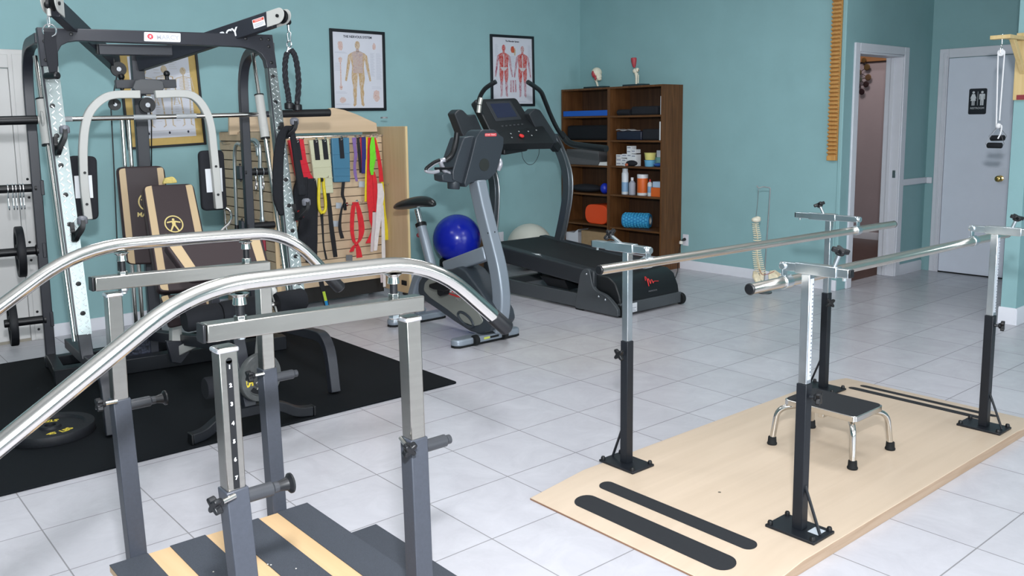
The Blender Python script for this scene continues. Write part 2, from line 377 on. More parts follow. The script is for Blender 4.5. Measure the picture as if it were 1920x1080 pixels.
# open doorway: casing, jamb lining
m = MB()
m.span((DX0-.08, YC-.02, 0), (DX0, YC, DZ+.072)).span((DX1, YC-.02, 0), (DX1+.085, YC, DZ+.072)).span((DX0, YC-.02, DZ), (DX1, YC, DZ+.072))
m.span((DX0, YC-.012, 0), (DX0+.018, YC+.15, DZ)).span((DX1-.018, YC-.012, 0), (DX1, YC+.15, DZ)).span((DX0, YC-.012, DZ-.018), (DX1, YC+.15, DZ))
m.span((DX1-.03, YC+.06, 0), (DX1-.018, YC+.10, DZ-.018)).span((DX0+.018, YC+.06, 0), (DX0+.03, YC+.10, DZ-.018))
d1 = struct('door_1', m, WHITE, 0.005)
MB().span((DX1-.022, YC+.01, 0.93), (DX1-.0165, YC+.04, 1.0)).build('strike_plate', ZINC, d1, 0.001)
# restroom door
yl, yr = 3.675, 3.09
m = MB().span((XD-.022, yl, 0), (XD, yl+.085, 2.12)).span((XD-.022, yr-.085, 0), (XD, yr, 2.12)).span((XD-.022, yr, 2.035), (XD, yl, 2.12))
m.span((XD-.03, yl+.03, 0), (XD-.02, yl+.045, 2.08)).span((XD-.03, yl+.005, 0), (XD-.02, yl+.014, 2.05))
d2 = struct('door_2', m, WHITE, 0.004)
MB().span((XD-.016, yr+.004, 0.012), (XD-.001, yl-.004, 2.03)).build('door_slab', DOORW, d2, 0.002)
MB().span((XD-.014, yr, 0.0), (XD-.001, yl, 0.012)).build('door_gap', BLACK, d2)  # black strip standing in for the shade under the door slab
BRASS = mat('polished_brass', (0.55, 0.40, 0.14), 0.2, 1.0)
k = sX(1873, 335, XD-.05)
MB().lathe([(.028, 0), (.028, .006), (.012, .012), (.011, .03), (.022, .038), (.029, .05), (.027, .062), (.015, .07), (0, .071)], (XD-.016, k.y, k.z), (-1, 0, 0), 24).build('door_knob', BRASS, d2)
# door on the back wall, far left
m = MB()
def onA(x, z, t=0.0): return FA.w(x, -t, z)
def boxA(m, x0, x1, z0, z1, t0, t1): m.prism([onA(x0, z0, t0), onA(x1, z0, t0), onA(x1, z0, t1), onA(x0, z0, t1)], (0, 0, z1-z0)); return m
boxA(m, 1.30, 1.43, 0, 2.02, 0, .022); boxA(m, 0.42, 0.55, 0, 2.02, 0, .022); boxA(m, .42, 1.43, 1.90, 2.02, 0, .0221)
boxA(m, 1.325, 1.40, 0, 1.99, .022, .03); boxA(m, .55, 1.30, 1.895, 1.985, .022, .03)
d3 = struct('door_3', m, CREAM, 0.004)
sl = MB(); boxA(sl, .552, 1.298, .02, 1.893, .002, .014); sl.build('door_slab', CREAM, d3, 0.002)
sl = MB(); boxA(sl, .55, 1.30, 0.0, .02, .0, .012); sl.build('threshold', mat('old_threshold', (0.30, 0.27, 0.22), .6), d3)
# next room trims
struct('trim_3', MB().span((10.33, 4.0, sX(1640, 115, 10.34).z), (10.36, 7.1, 2.62)), wood('orange_wood_trim', (0.36, 0.17, 0.07), (0.44, 0.22, 0.10), 'Y', .5, 4), 0.004)
# ceiling light fixtures, added out of frame above to carry the area lights
for i, (x, y) in enumerate(((1.2, 1.5), (1.2, 4.6), (4.4, 1.5), (4.4, 4.6))):
    f = MB()
    for a, b in (((x-.32, y-.62, 3.02), (x-.29, y+.62, 3.05)), ((x+.29, y-.62, 3.02), (x+.32, y+.62, 3.05)), ((x-.32, y-.62, 3.02), (x+.32, y-.59, 3.05)), ((x-.32, y+.59, 3.02), (x+.32, y+.62, 3.05))): f.span(a, b)
    tag(f.build('ceiling_fixture', WHITE), 'white framed ceiling light fixture overhead, ' + ('above the stairs', 'above the weight machine', 'above the parallel bars', 'above the treadmill')[i], 'ceiling light')
d = bpy.data.lights.new('next_room_lamp', 'AREA'); d.size = .6; d.energy = 19; d.color = (1, .92, .90)  # unseen area light added to light the next room
o = bpy.data.objects.new('next_room_lamp', d); COL.objects.link(o); o.location = (9.2, 5.2, 3.0)

# wall sculpture of discs in the next room
t = thing('wall_sculpture', 'metal wall sculpture of small bronze discs on wires, seen through the open doorway', 'wall art', (10.34, 5.3, 1.9))
discs = [(1620, 113, .8), (1626, 126, 1), (1611, 136, .9), (1628, 145, 1), (1612, 149, .9), (1624, 158, .95), (1609, 161, .9), (1616, 172, .95), (1602, 122, .9), (1603, 145, .9)]
pts = [sX(x, y, 10.32) for x, y, s in discs]; wr = MB()
for i in range(len(pts)-1): wr.tube([pts[i], pts[i+1]], .0035, 6)
for p in pts[::3]: wr.tube([p, p+V((.04, 0, 0))], .003, 6)
wr.build('wire', mat('dark_wire', (.05, .04, .035), .4, .8), t)
cols = [(.25, .14, .05), (.22, .14, .06), (.16, .12, .07), (.22, .13, .07), (.14, .15, .12), (.06, .035, .035), (.05, .03, .035), (.05, .025, .03), (.10, .07, .05), (.1, .09, .07)]
for i, (p, (x, y, s)) in enumerate(zip(pts, discs)):
    MB().lathe([(.036*s, 0), (.039*s, .004), (.032*s, .010), (0, .013)], p, (-1, 0, 0), 20).build('disc', mat('bronze_%d' % i, cols[i], .35, .5), t)

# restroom sign on the door
t = thing('restroom_sign', 'black restroom sign with white woman and man symbols on white door', 'sign', (XD-.017, 3.41, 1.6))
pl = [sX(x, y, XD-.017) for x, y in ((1818, 168.5), (1850, 167.5), (1848, 212.5), (1817, 212))]
yc = sum(p.y for p in pl)/4; zc = sum(p.z for p in pl)/4; wv, hv = .155, .235
S0 = V((XD-.0165, yc, zc)); UX = V((0, -1, 0)); UZ = V((0, 0, 1)); NX = V((-1, 0, 0))
MB().prism(round_poly([S0+UX*(-wv/2)+UZ*(-hv/2), S0+UX*(wv/2)+UZ*(-hv/2), S0+UX*(wv/2)+UZ*(hv/2), S0-UX*(wv/2)+UZ*(hv/2)], .016), NX*.004).build('plate', mat('sign_black', (.008, .012, .02), .4), t)
m = MB(); SW = mat('sign_white', (.75, .77, .8), .5)
def sg(x, z): return S0+UX*x+UZ*z+NX*.004
def poly(m, pts, th=.0008): m.prism([sg(*p) for p in pts], NX*th)
for cx_, wom in ((-.038, 1), (.038, 0)):
    m.lathe([(.011, 0), (.011, .0008)], sg(cx_, .083), NX, 16)
    if wom: poly(m, [(cx_-.012, .068), (cx_+.012, .068), (cx_+.026, .028), (cx_+.019, .025), (cx_+.011, .048), (cx_+.024, .006), (cx_+.012, .006), (cx_+.012, -.036), (cx_+.003, -.036), (cx_+.003, .006), (cx_-.003, .006), (cx_-.003, -.036), (cx_-.012, -.036), (cx_-.012, .006), (cx_-.024, .006), (cx_-.011, .048), (cx_-.019, .025), (cx_-.026, .028)])
    else: poly(m, [(cx_-.022, .068), (cx_+.022, .068), (cx_+.025, .06), (cx_+.025, .018), (cx_+.018, .018), (cx_+.017, .05), (cx_+.015, .05), (cx_+.014, -.036), (cx_+.002, -.036), (cx_+.002, .01), (cx_-.002, .01), (cx_-.002, -.036), (cx_-.014, -.036), (cx_-.015, .05), (cx_-.017, .05), (cx_-.018, .018), (cx_-.025, .018), (cx_-.025, .06)])
poly(m, [(-.0015, -.036), (.0015, -.036), (.0015, .09), (-.0015, .09)])
m.build('symbols', SW, t)
text('RESTROOM', SW, t, sg(0, -.062), UX, UZ, .017)

# outlets
def outlet(name_lbl, p, n, u):
    t = thing('wall_outlet', name_lbl, 'outlet', p); p = V(p); n = V(n); u = V(u); z = V((0, 0, 1))
    MB().prism(round_poly([p-u*.035-z*.057, p+u*.035-z*.057, p+u*.035+z*.057, p-u*.035+z*.057], .006), n*.005).build('cover_plate', WHITE, t, .001)
    m = MB()
    for s in (-1, 1):
        m.prism(round_poly([p+n*.005+u*a*.016+z*(s*.02+b*.013) for a, b in ((-1, -1), (1, -1), (1, 1), (-1, 1))], .008), n*.002)
    m.build('socket', WHITE, t, .0005)
    return t
outlet('white wall outlet with a plugged cord beside the dark bookcase', (XB-.0005, sX(1286, 450, XB).y, sX(1286, 450, XB).z), (-1, 0, 0), (0, 1, 0))
pa = FA.y(939, 445, 0); outlet('white wall outlet low on the back wall between the two large exercise balls', pa-FA.v*.0005, -FA.v, FA.u)
po = sX(1283, 449, XB-.02)
t = thing('power_cord', 'black power cord with plug in the outlet beside the bookcase', 'cord', po)
MB().lathe([(.006, -.018), (.014, -.012), (.014, .012), (.009, .02), (.005, .035)], po+V((0, 0, 0)), (-1, .35, -.3), 12).build('plug', BLACK, t)
q = [po+V((-.035, .012, -.012)), sX(1277, 455, XB-.06), sX(1273, 462, XB-.07), sX(1269, 475, XB-.09), sX(1262, 492, XB-.10)]
q = [q[0]] + [V((p.x, max(p.y, 5.47) if False else min(p.y, 5.49), p.z)) for p in q[1:]] + [V((6.86, 5.46, .010)), V((6.78, 5.40, .007)), V((6.5, 5.2, .0065))]
MB().tube(smooth_path(q, 5), .004, 8).build('cable', BLACK, t)
MB().lathe([(.016, -.015), (.02, -.01), (.02, .012), (.012, .018)], q[1], (0.2, 0, 1), 14).build('adapter', mat('cream_plastic', (.75, .72, .66), .4), t)
# ============================================================ PARALLEL BARS
BAR = brushed('satin_stainless_bar', (0.76, 0.69, 0.62), 0.24)
x0, x1, xa, xb_, y0, y1, zt = 2.175, 4.60, 2.47, 4.28, 1.435, 2.445, 0.042
pb = thing('parallel_bars', 'therapy parallel bars with two steel rails on a maple plywood platform', 'parallel bars', ((x0+x1)/2, (y0+y1)/2, 0))
ch = .10
def deck(z): return [(x0, y0+ch*1.0, z), (x0+.30, y0, z), (x1-.30, y0, z), (x1, y0+ch, z), (x1, y1-ch*.2, z), (x1-.30, y1, z), (x0+.30, y1, z), (x0, y1-.02, z)]
m = MB(); prof = [(x0, .008), (xa, zt), (xb_, zt), (x1, .008)]
# cross-section extruded over the width, ramps at both ends
va = []
for (xx, zz) in prof:
    k = 0.0
    va.append((m.bm.verts.new((xx, y0, 0)), m.bm.verts.new((xx, y0, zz)), m.bm.verts.new((xx, y1, zz)), m.bm.verts.new((xx, y1, 0))))
for a, b in zip(va, va[1:]):
    for j in range(4): m._f((a[j], a[(j+1) % 4], b[(j+1) % 4], b[j]))
m._f(list(reversed(va[0]))); m._f(va[-1])
pf = m.build('platform', PLY, pb, 0.002)
for yy_, sg_ in ((y0, -1), (y1, 1)):
    MB().prism([(x0, yy_, .0005), (x1, yy_, .0005), (x1, yy_, .0065), (xb_, yy_, zt-.0025), (xa, yy_, zt-.0025), (x0, yy_, .0065)], (0, sg_*.0012, 0)).build('plywood_edge', PLYE, pf)
MB().span((x0-.0012, y0, .0005), (x0, y1, .0065)).build('plywood_edge', wood('dark_plywood_edge', (.20, .11, .07), (.27, .16, .10), 'Y', .6, 8), pf)
def ramp_z(x): return zt if x > xa and x < xb_ else (0.008+(x-x0)/(xa-x0)*(zt-.008) if x <= xa else zt-(x-xb_)/(x1-xb_)*(zt-.008))
def grip(p, q, wd, name='grip_strip'):
    p = V(p); q = V(q); r = wd/2; pts = []
    for i in range(13): t = -PI/2 + PI*i/12; pts.append((q.x-math.sin(t)*r, q.y-math.cos(t)*r))
    for i in range(13): t = -PI/2 + PI*i/12; pts.append((p.x+math.sin(t)*r, p.y+math.cos(t)*r))
    mb = MB(); a = mb._v([V((x, y, ramp_z(x)+.0004)) for x, y in pts]); b = mb._v([V((x, y, ramp_z(x)+.0024)) for x, y in pts]); n = len(pts)
    mb._f(list(reversed(a))); mb._f(b)
    for j in range(n): mb._f((a[j], a[(j+1) % n], b[(j+1) % n], b[j]))
    mb.build(name, GRIT2, pb)
def ends(p1, p2, z): a, b = sZ(*p1, z), sZ(*p2, z); return a, b
a = sZ(1077, 936, .022); b = sZ(1393, 1054, .022); grip((a.x+.02, a.y-.045, 0), (a.x+.02, b.y+.045, 0), .092)
a2 = sZ(1123, 911, .032); b2 = sZ(1438, 1018, .032); grip((a2.x+.015, a2.y-.03, 0), (a2.x+.015, b2.y+.03, 0), .062)
a3 = sZ(1585, 727, .036); b3 = sZ(1858, 783, .036)
grip(((a3.x+b3.x)/2, a3.y-.035, 0), ((a3.x+b3.x)/2, b3.y+.03, 0), .06)
grip(((a3.x+b3.x)/2+.115, a3.y-.035, 0), ((a3.x+b3.x)/2+.115, b3.y+.03, 0), .05)
p = sZ(1349, 923, zt); MB().lathe([(.006, 0), (.006, .001), (0, .0015)], p, (0, 0, 1), 12).build('screw', mat('dull_screw', (.2, .17, .13), .5, .5), pb)
RULER = mat('ruler_sticker', (.55, .58, .63), .5); INK = mat('ruler_ink', (.03, .04, .07), .6)
def bar_post(cx, cy, outw, stop, sleeve_top, ruler, knob_dir, names):
    """outw = +1 if the outside of the bars is towards +Y"""
    z0 = zt
    mb = MB().box((cx, cy, z0+.005), (.135, .19, .01)); pl = mb.build('base_plate', BLACKP, pb, .002)
    for sx_, sy_ in ((-1, -1), (1, -1), (1, 1), (-1, 1)):
        MB().lathe([(.0095, 0), (.0095, .008), (.007, .014), (0, .016)], (cx+sx_*.055, cy+sy_*.082, z0+.01), (0, 0, 1), 12).build('cap_bolt', BLACK, pl)
    MB().box((cx, cy, (z0+.01+sleeve_top)/2), (.038, .038, sleeve_top-z0-.01)).build('sleeve', BLACKP, pb, .002)
    MB().tube([(cx+.0, cy+outw*.078, z0+.012), (cx, cy+outw*.016, z0+.17)], .0055, 8).build('brace_rod', BLACKP, pb)
    zc = stop
    st = MB().box((cx, cy, (sleeve_top+zc)/2), (.031, .031, zc-sleeve_top)).build('inner_post', ZINC, pb, .002)
    if ruler:
        MB().box((cx+.001, cy-.0159, (sleeve_top+zc)/2), (.02, .0008, zc-sleeve_top-.03)).build('ruler', RULER, st)
        mk = MB(); k = 0; z = zc-.035
        while z > sleeve_top+.02:
            mk.box((cx+.006, cy-.01645, z), (.008 if k % 2 else .005, .0004, .0016 if k % 2 else .0055)); z -= .0127; k += 1
        mk.build('ruler_marks', INK, st)
    # cross tube at the top, inner tube and clamp
    MB().box((cx, cy-outw*.0+outw*.035, zc+.018), (.037, .15, .036)).build('cross_sleeve', ZINC, pb, .002)
    return zc
posts = {}
def base_c(px, py): p = sZ(px, py, zt+.01); f = V((fwd.x, fwd.y, 0)).normalized(); return p+f*.019
for key, (bx, by), (tx, ty), (sx_, sy_), outw, ruler in (
    ('NL', (1180, 872), (1183, 474), (1181, 641), 1, False), ('F', (1506, 993), (1525, 513), (1520, 718), -1, True),
    ('FL', (1547, 723), (1562, 412), (1556, 546), 1, False), ('R', (1841, 803), (1871, 440), (1863, 593), -1, True)):
    c = base_c(bx, by); n = V((fwd.x, fwd.y, 0)).normalized()
    stop = sP(tx, ty, c, n).z; sl = sP(sx_, sy_, c, n).z
    posts[key] = (c, stop, sl, outw, ruler)
xn = (posts['NL'][0].x+posts['F'][0].x)/2; xf = (posts['FL'][0].x+posts['R'][0].x)/2
yl_, yr_ = (posts['NL'][0].y+posts['FL'][0].y)/2, (posts['F'][0].y+posts['R'][0].y)/2
print('PB', xn, xf, yl_, yr_, [(k, round(v[1], 3), round(v[2], 3)) for k, v in posts.items()])
ztop = sum(v[1] for v in posts.values())/4
rails = {}
for side, keys in (('L', ('NL', 'FL')), ('R', ('F', 'R'))):
    yy = yl_ if side == 'L' else yr_; outw = 1 if side == 'L' else -1
    cl = {'L': ((1213, 492), (1606, 432)), 'R': ((1473, 528), (1825, 452))}[side]
    for key, cpx in zip(keys, cl):
        xx = xn if key in ('NL', 'F') else xf; c, stop, sl, ow, ruler = posts[key]
        zc = bar_post(xx, yy, outw, stop, sl, ruler, 1, None)
        pc = sX(cpx[0], cpx[1], xx+.0); rails.setdefault(side, []).append(pc)
        yi = pc.y
        io = yy+outw*(.19 if key in('NL','FL') else .15)
        MB().span((xx-.0145, min(yi, io), zc+.0035), (xx+.0145, max(yi, io), zc+.0325)).build('cross_tube', ZINC, pb, .002)
        # end cap and little foot screw of the cross tube
        MB().box((xx, io+outw*.002, zc+.018), (.026, .008, .026)).build('tube_plug', BLACK, pb, .002)
        MB().cyl((xx, io-outw*.02, zc+.004), (xx, io-outw*.02, zc-.008), .006, 10).build('stop_screw', ZINC, pb)
        # hanger with pivot bolt and clamp round the rail
        hz = pc.z
        MB().box((xx, yi-outw*.006, (zc+.018+hz)/2+.008), (.030, .006, zc+.03-hz+.0)).box((xx, yi+outw*.0, hz+.022), (.03, .016, .006)).build('hanger', ZINC, pb, .001)
        MB().cyl((xx-.022, yi-outw*.002, zc+.018), (xx+.022, yi-outw*.002, zc+.018), .011, 14).cyl((xx, yi+outw*.004, zc+.018), (xx, yi-outw*.02, zc+.018), .014, 14).build('pivot_bolt', ZINC, pb, .001)
        MB().lathe([(.0195, -.02), (.0235, -.02), (.0235, .02), (.0195, .02)], (xx, yi, hz), (1, 0, 0), 22).build('clamp', ZINC, pb, .001)
        # top locking knob on a steel stem, leaning
        kn = {'NL': (1145, 441, 1163, 458), 'FL': (1537, 385, 1544, 400), 'F': (1575, 473, 1564, 497), 'R': (1906, 410, 1898, 430)}[key]
        ka, kb = sX(kn[0], kn[1], xx), sX(kn[2], kn[3], xx); kb = V((xx, kb.y, zc+.034)); ka = V((xx, ka.y, ka.z)); dv = (ka-kb).normalized()
        st = MB().cyl(kb-dv*.006, ka, .0075, 12).build('stem', ZINC, pb)
        star_knob(st, ka+dv*.006, dv, .031)
        # sleeve knob
        kx = {'NL': (-1, 0, 0), 'FL': (-.6, -.8, 0), 'F': (.3, -1, 0), 'R': (.3, -1, 0)}[key]; kx = V(kx).normalized()
        kp = V((xx, yy, sl-.045 if key != 'NL' else sl-.05)); s2 = MB().cyl(kp+kx*.015, kp+kx*.042, .006, 10).build('sleeve_bolt', BLACKP, pb)
        star_knob(s2, kp+kx*.05, kx, .028)
for side, e0, e1 in (('L', (1133, 508), (1667, 422)), ('R', (1404, 544), (1889, 445))):
    a, b = rails[side]; yy = (a.y+b.y)/2
    p0 = sY(*e0, yy); p1 = sY(*e1, yy); z0 = a.z+(p0.x-a.x)*(b.z-a.z)/(b.x-a.x); z1 = a.z+(p1.x-a.x)*(b.z-a.z)/(b.x-a.x)
    d = (V((p1.x, b.y, z1))-V((p0.x, a.y, z0))).normalized(); A = V((p0.x, a.y, z0)); B = V((p1.x, b.y, z1))
    r = MB().cyl(A, B, .019, 26).build('rail', BAR, pb, .001)
    MB().lathe([(.0185, -.004), (.0195, 0), (.0195, .003), (.016, .006), (0, .007)], A, -d, 22).build('end_cap', BLACK, r)
    MB().lathe([(.0185, -.004), (.0195, 0), (.0195, .003), (.016, .006), (0, .007)], B, d, 22).build('end_cap', BLACK, r)
# maker's plate on the near right foot
bp = V((xn+.018, yr_-.055, zt+.0104)); MB().box(bp, (.05, .04, .0012)).build('rating_plate', mat('silver_sticker', (.62, .66, .72), .35, .3), pb)

# ============================================================ STEP STOOL
f1, f2, f3 = sZ(1447, 836, zt), sZ(1608, 878, zt), sZ(1668, 839, zt)
cx = (f1.x+f3.x)/2; cy = (f1.y+f3.y)/2; hx, hy = abs(f3.x-f2.x)/2, abs(f1.y-f2.y)/2
pt = [sZ(1467, 748, .26), sZ(1608, 781, .26), sZ(1659, 757, .26)]
print('STOOL', f1, f2, f3, [tuple(round(k, 3) for k in p) for p in pt])
st = thing('step_stool', 'chrome legged step stool with black rubber top on the plywood platform', 'step stool', (cx, cy, zt))
zs = sP(1608, 781, V((f2.x-.0, f2.y+.0, 0)), V((fwd.x, fwd.y, 0))).z
tx, ty = abs(pt[2].x-pt[1].x)/2, abs(pt[0].y-pt[1].y)/2; tcx, tcy = (pt[0].x+pt[2].x)/2-.0, (pt[0].y+pt[2].y)/2
zs = .26
rp = lambda ex, z: round_poly([(tcx-tx-ex, tcy-ty-ex, z), (tcx+tx+ex, tcy-ty-ex, z), (tcx+tx+ex, tcy+ty+ex, z), (tcx-tx-ex, tcy+ty+ex, z)], .025)
MB().prism(rp(0, zs-.028), (0, 0, .026)).build('rim', CHROME, st, .003)
MB().prism(rp(-.006, zs-.004), (0, 0, .006)).build('tread', GRIT2, st, .002)
for sx_, sy_ in ((-1, 1), (-1, -1), (1, -1), (1, 1)):
    foot = V((cx+sx_*hx, cy+sy_*hy, zt)); top = V((tcx+sx_*(tx-.05), tcy+sy_*(ty-.05), zs-.03))
    kn = V((foot.x+(top.x-foot.x)*.18, foot.y+(top.y-foot.y)*.18, zs-.05))
    lg = MB().tube(fillet_path([foot+V((0, 0, .02)), kn, top], .05, 6), .0125, 14).build('leg', CHROME, st)
    MB().lathe([(.0205, 0), (.022, .006), (.019, .012), (.0175, .034), (.0145, .036)], foot, (0, 0, 1), 18).build('rubber_foot', RUBBER, lg)
MB().span((tcx-tx+.02, tcy-.012, zs-.05), (tcx+tx-.02, tcy+.012, zs-.03)).build('cross_brace', CHROME, st, .002)

# ============================================================ TRAINING STAIRS
YF, YN, ZP, ZS = 2.425, 1.60, 0.297, 0.147
L = sY(205, 1058, 2.40).x; R_ = sY(576, 945, 2.40).x; S_ = sY(705, 985, 2.40).x
ts = thing('training_stairs', 'wooden training stairs with black grip strips and tall steel handrails in the foreground', 'training stairs', ((L+R_)/2, 2.0, 0))
yb, yf = 2.40, 1.625
MB().span((L+.01, yf+.01, 0), (R_-.012, yb-.01, ZP-.02)).build('platform_box', PLYE, ts, .002)
tp = MB().span((L, yf, ZP-.02), (R_, yb, ZP-.001)).build('top_tread', MAPLE, ts, .002)
SP = [(203.6, 271), (315, 378.6), (468, 519), (0, 0)]
wb = (R_-L); b_ = .102*wb/.594; t_ = (wb-4*b_)/3
for i in range(4):
    xx = L+i*(b_+t_); MB().span((xx, yf, ZP-.0008), (xx+b_, yb, ZP+.0016)).build('grip_strip', GRIT, tp)
gl = mat('shiny_fleck', (.85, .8, .7), .2, .6)
for (px, py) in ((473, 1023), (502, 1058), (400, 1072), (555, 1066), (508, 1059)):
    q = sZ(px, py, ZP+.002); MB().lathe([(.0025, 0), (.0015, .0012), (0, .0014)], q, (0, 0, 1), 8).build('fleck', gl, tp)
for (xa_, xb2, nm) in ((R_, S_, 'lower_step'), (L-(S_-R_), L, 'lower_step')):
    s = MB().span((xa_+.006, yf+.01, 0), (xb2-.012, yb-.01, ZS-.02)).build(nm, PLYE, ts, .002)
    st_ = MB().span((xa_ if xa_ < L else xa_+.0, yf, ZS-.02), (xb2, yb, ZS-.001)).build('step_tread', MAPLE, s, .002)
    MB().span((xa_+.002, yf, ZS-.0008), (xb2, yb, ZS+.0016)).build('step_grip', GRIT, s)
PEG = mat('grey_peg_plastic', (.030, .032, .037), .4, spec=.35)
def stair_post(bot, mid, top, Y, z0, knob, star, scale=None, star_axis=(-1, -.2, -.1), disc=False, frame_z=None):
    a, b, c = sY(*bot, Y), sY(*mid, Y), sY(*top, Y)
    if z0 is not None: a = a + (b-a)*((z0-a.z)/(b.z-a.z))
    MB().beam(a, b, .046, .046, (0, 1, 0)).build('post_sleeve', CHAR, ts, .0025)
    up = MB().beam(b-(c-b)*.1, c, .038, .038, (0, 1, 0)).build('post', STEEL, ts, .0025)
    MB().box(c+V((0, 0, -.006)), (.045, .042, .010)).build('weld', WELD, up, .004)
    # spring pin pointing along the rail
    kp = sY(*knob, Y); k2 = kp + V((.075, 0, 0))
    pin = MB().lathe([(.0145, 0), (.0145, .058), (.011, .062), (.011, .072)], kp, (1, 0, .0), 16).build('pull_pin', PEG, ts)
    if disc: MB().lathe([(.010, .070), (.011, .080), (.014, .092), (.021, .098), (.021, .102), (0, .104)], kp, (1, 0, 0), 20).build('pull_knob', BLACK, pin)
    if star:
        sp = sY(*star, Y-.04); ax = V(star_axis).normalized(); s0 = MB().cyl(sp-ax*.045, sp, .005, 10).build('lock_bolt', CHROME, ts)
        star_knob(s0, sp, ax, .02)
    return a, b, c
pn1 = stair_post((456, 1080), (437, 912), (420, 648), YN, 0.003, (458, 931), (403, 948), disc=True)
pn2 = stair_post((787, 1080), (776, 818), (767, 592), YN, 0.003, (796, 837), (768, 843), star_axis=(-.1, -1, -.35))
pf1 = stair_post((255, 1030), (224, 746), (211, 548), YF, 0.003, (240, 760), (186, 759), disc=True, star_axis=(-1, 0, 0))
pf2 = stair_post((519, 955), (500, 689), (492, 512), YF, 0.003, (516, 708), (468, 706), star_axis=(-1, 0, 0))
# numbered slot on the near left post
b, c = pn1[1], pn1[2]; nY = V((0, -1, 0)); up = (c-b).normalized(); ux = V((1, 0, 0)); ux = (ux-up*ux.dot(up)).normalized()
s0 = c-up*.026; s1 = b+up*.002
sl = MB().prism([s0-ux*.006+nY*.0188, s0+ux*.006+nY*.0188, s1+ux*.006+nY*.0188, s1-ux*.006+nY*.0188], nY*.0012).cyl(s0+nY*.0188, s0+nY*.02, .006, 16).build('slot', BLACK, ts)
ys = [(422.5, 690), (427, 724), (430, 759), (433, 795), (435, 829), (437.5, 863), (440.5, 897)]
for i, (x, y) in enumerate(ys):
    q = sY(x, y, YN-.0205); q = b+up*((q-b).dot(up)); text(str(i+1), SW, sl, q+nY*.0203, ux, up, .0075, .0003, 'number', bold=.0004)
# frame bars
for Y, p, q in ((YN, (384, 627), (797, 571)), (YF, (174, 536), (509, 472+9))):
    pass
def fbar(Y, pts_top_bot):
    (tlx, tly), (blx, bly), (trx, try_), (brx, bry) = pts_top_bot
    yf_ = Y-.019; A = (sY(tlx, tly, yf_)+sY(blx, bly, yf_))*.5; B = (sY(trx, try_, yf_)+sY(brx, bry, yf_))*.5
    h = ((sY(tlx, tly, yf_)-sY(blx, bly, yf_)).length+(sY(trx, try_, yf_)-sY(brx, bry, yf_)).length)*.5
    A.y = B.y = Y
    fb = MB().beam(A, B, .038, min(h, .042), (0, 0, 1)).build('top_bar', STEEL, ts, .0025)
    d = (A-B).normalized(); MB().beam(A+d*.001, A+d*.008, .034, .036, (0, 0, 1)).build('end_plug', BLACK, fb, .002)
    return A, B, fb
An, Bn, fbn = fbar(YN, ((388, 612), (390, 642), (796, 553), (797, 585)))
Af, Bf, fbf = fbar(YF, ((178, 524), (180, 544), (508, 488), (508, 516)))
print('bars', An, Bn, Af, Bf)
# bent handrails
def rail(Y, pts, cap_end, cap0=None):
    P = [sY(x, y, Y) for x, y in pts]; P = fillet_path(P, .14, 8)
    r = MB().tube(P, .0178, 26).build('handrail', CHROME, ts)
    d = (P[-1]-P[-2]).normalized(); MB().lathe([(.0186, -.03), (.0198, -.028), (.0198, .028), (.014, .034), (0, .035)], P[-1], d, 22).build('end_cap', BLACK, r)
    d = (P[0]-P[1]).normalized(); MB().lathe([(.0186, -.03), (.0198, -.028), (.0198, .028), (.014, .034), (0, .035)], P[0], d, 22).build('end_cap', BLACK, r)
    return P
x_, y_ = 324, 556
rail(YN, ((-90, 908), (362, 541), (560, 516), (808, 489), (937, 604)), None)
rail(YF, ((-150, 687), (148, 466), (330, 449), (538, 434), (627, 529)), None)
# studs between the top bars and the handrails
def stud(Y, top, bot, under):
    a, b, c = sY(*top, Y), sY(*bot, Y), sY(*under, Y); x = (a.x+b.x)/2; a.x = b.x = c.x = x
    s = MB().cyl(b, a, .0085, 14).build('stud', BLACK, ts)
    MB().lathe([(.013, 0), (.013, .016)], b, (0, 0, 1), 6).build('nut', CHROME, s, .001)
    MB().lathe([(.014, -.022), (.012, -.006), (.02, .0)], a, (0, 0, 1), 16).build('flange', CHROME, s, .001)
    MB().lathe([(.013, 0), (.013, -.014), (.008, -.018), (.008, -.024)], c+V((0, 0, .024)), (0, 0, 1), 6).build('bolt', ZINC, s, .001)
stud(YN, (449, 550), (451, 606), (451, 636)); stud(YN, (738, 513), (738, 563), (738, 604))
stud(YF, (228, 474), (230, 519), (231, 551)); stud(YF, (461, 453), (462, 494), (463, 521))
# ============================================================ FINGER LADDER on the right wall
LAD = wood('orange_oak', (0.50, 0.25, 0.075), (0.60, 0.33, 0.11), 'Z', .42, 8)
yl0 = sX(1551.5, 300, XB-.02).y; yl1 = sX(1568, 300, XB-.02).y; zb = sX(1558, 301, XB-.02).z
t = thing('finger_ladder', 'tall orange wooden finger ladder with notched steps on wall beside doorway', 'finger ladder', (XB, (yl0+yl1)/2, zb))
ya, yb2 = min(yl0, yl1), max(yl0, yl1)
MB().span((XB-.012, ya, zb), (XB-.0005, yb2+.004, 2.72)).build('back_board', LAD, t, .001)
MB().span((XB-.036, ya+.004, zb), (XB-.012, yb2+.002, zb+.042)).build('end_block', LAD, t, .003)
m = MB(); z = zb+.05
while z < 2.70:
    m.prism([(XB-.010, ya+.002, z), (XB-.038, ya+.002, z+.014), (XB-.038, ya+.002, z+.026), (XB-.010, ya+.002, z+.026)], (0, yb2-ya, 0)); z += .0345
m.build('notched_steps', LAD, t, .0015)

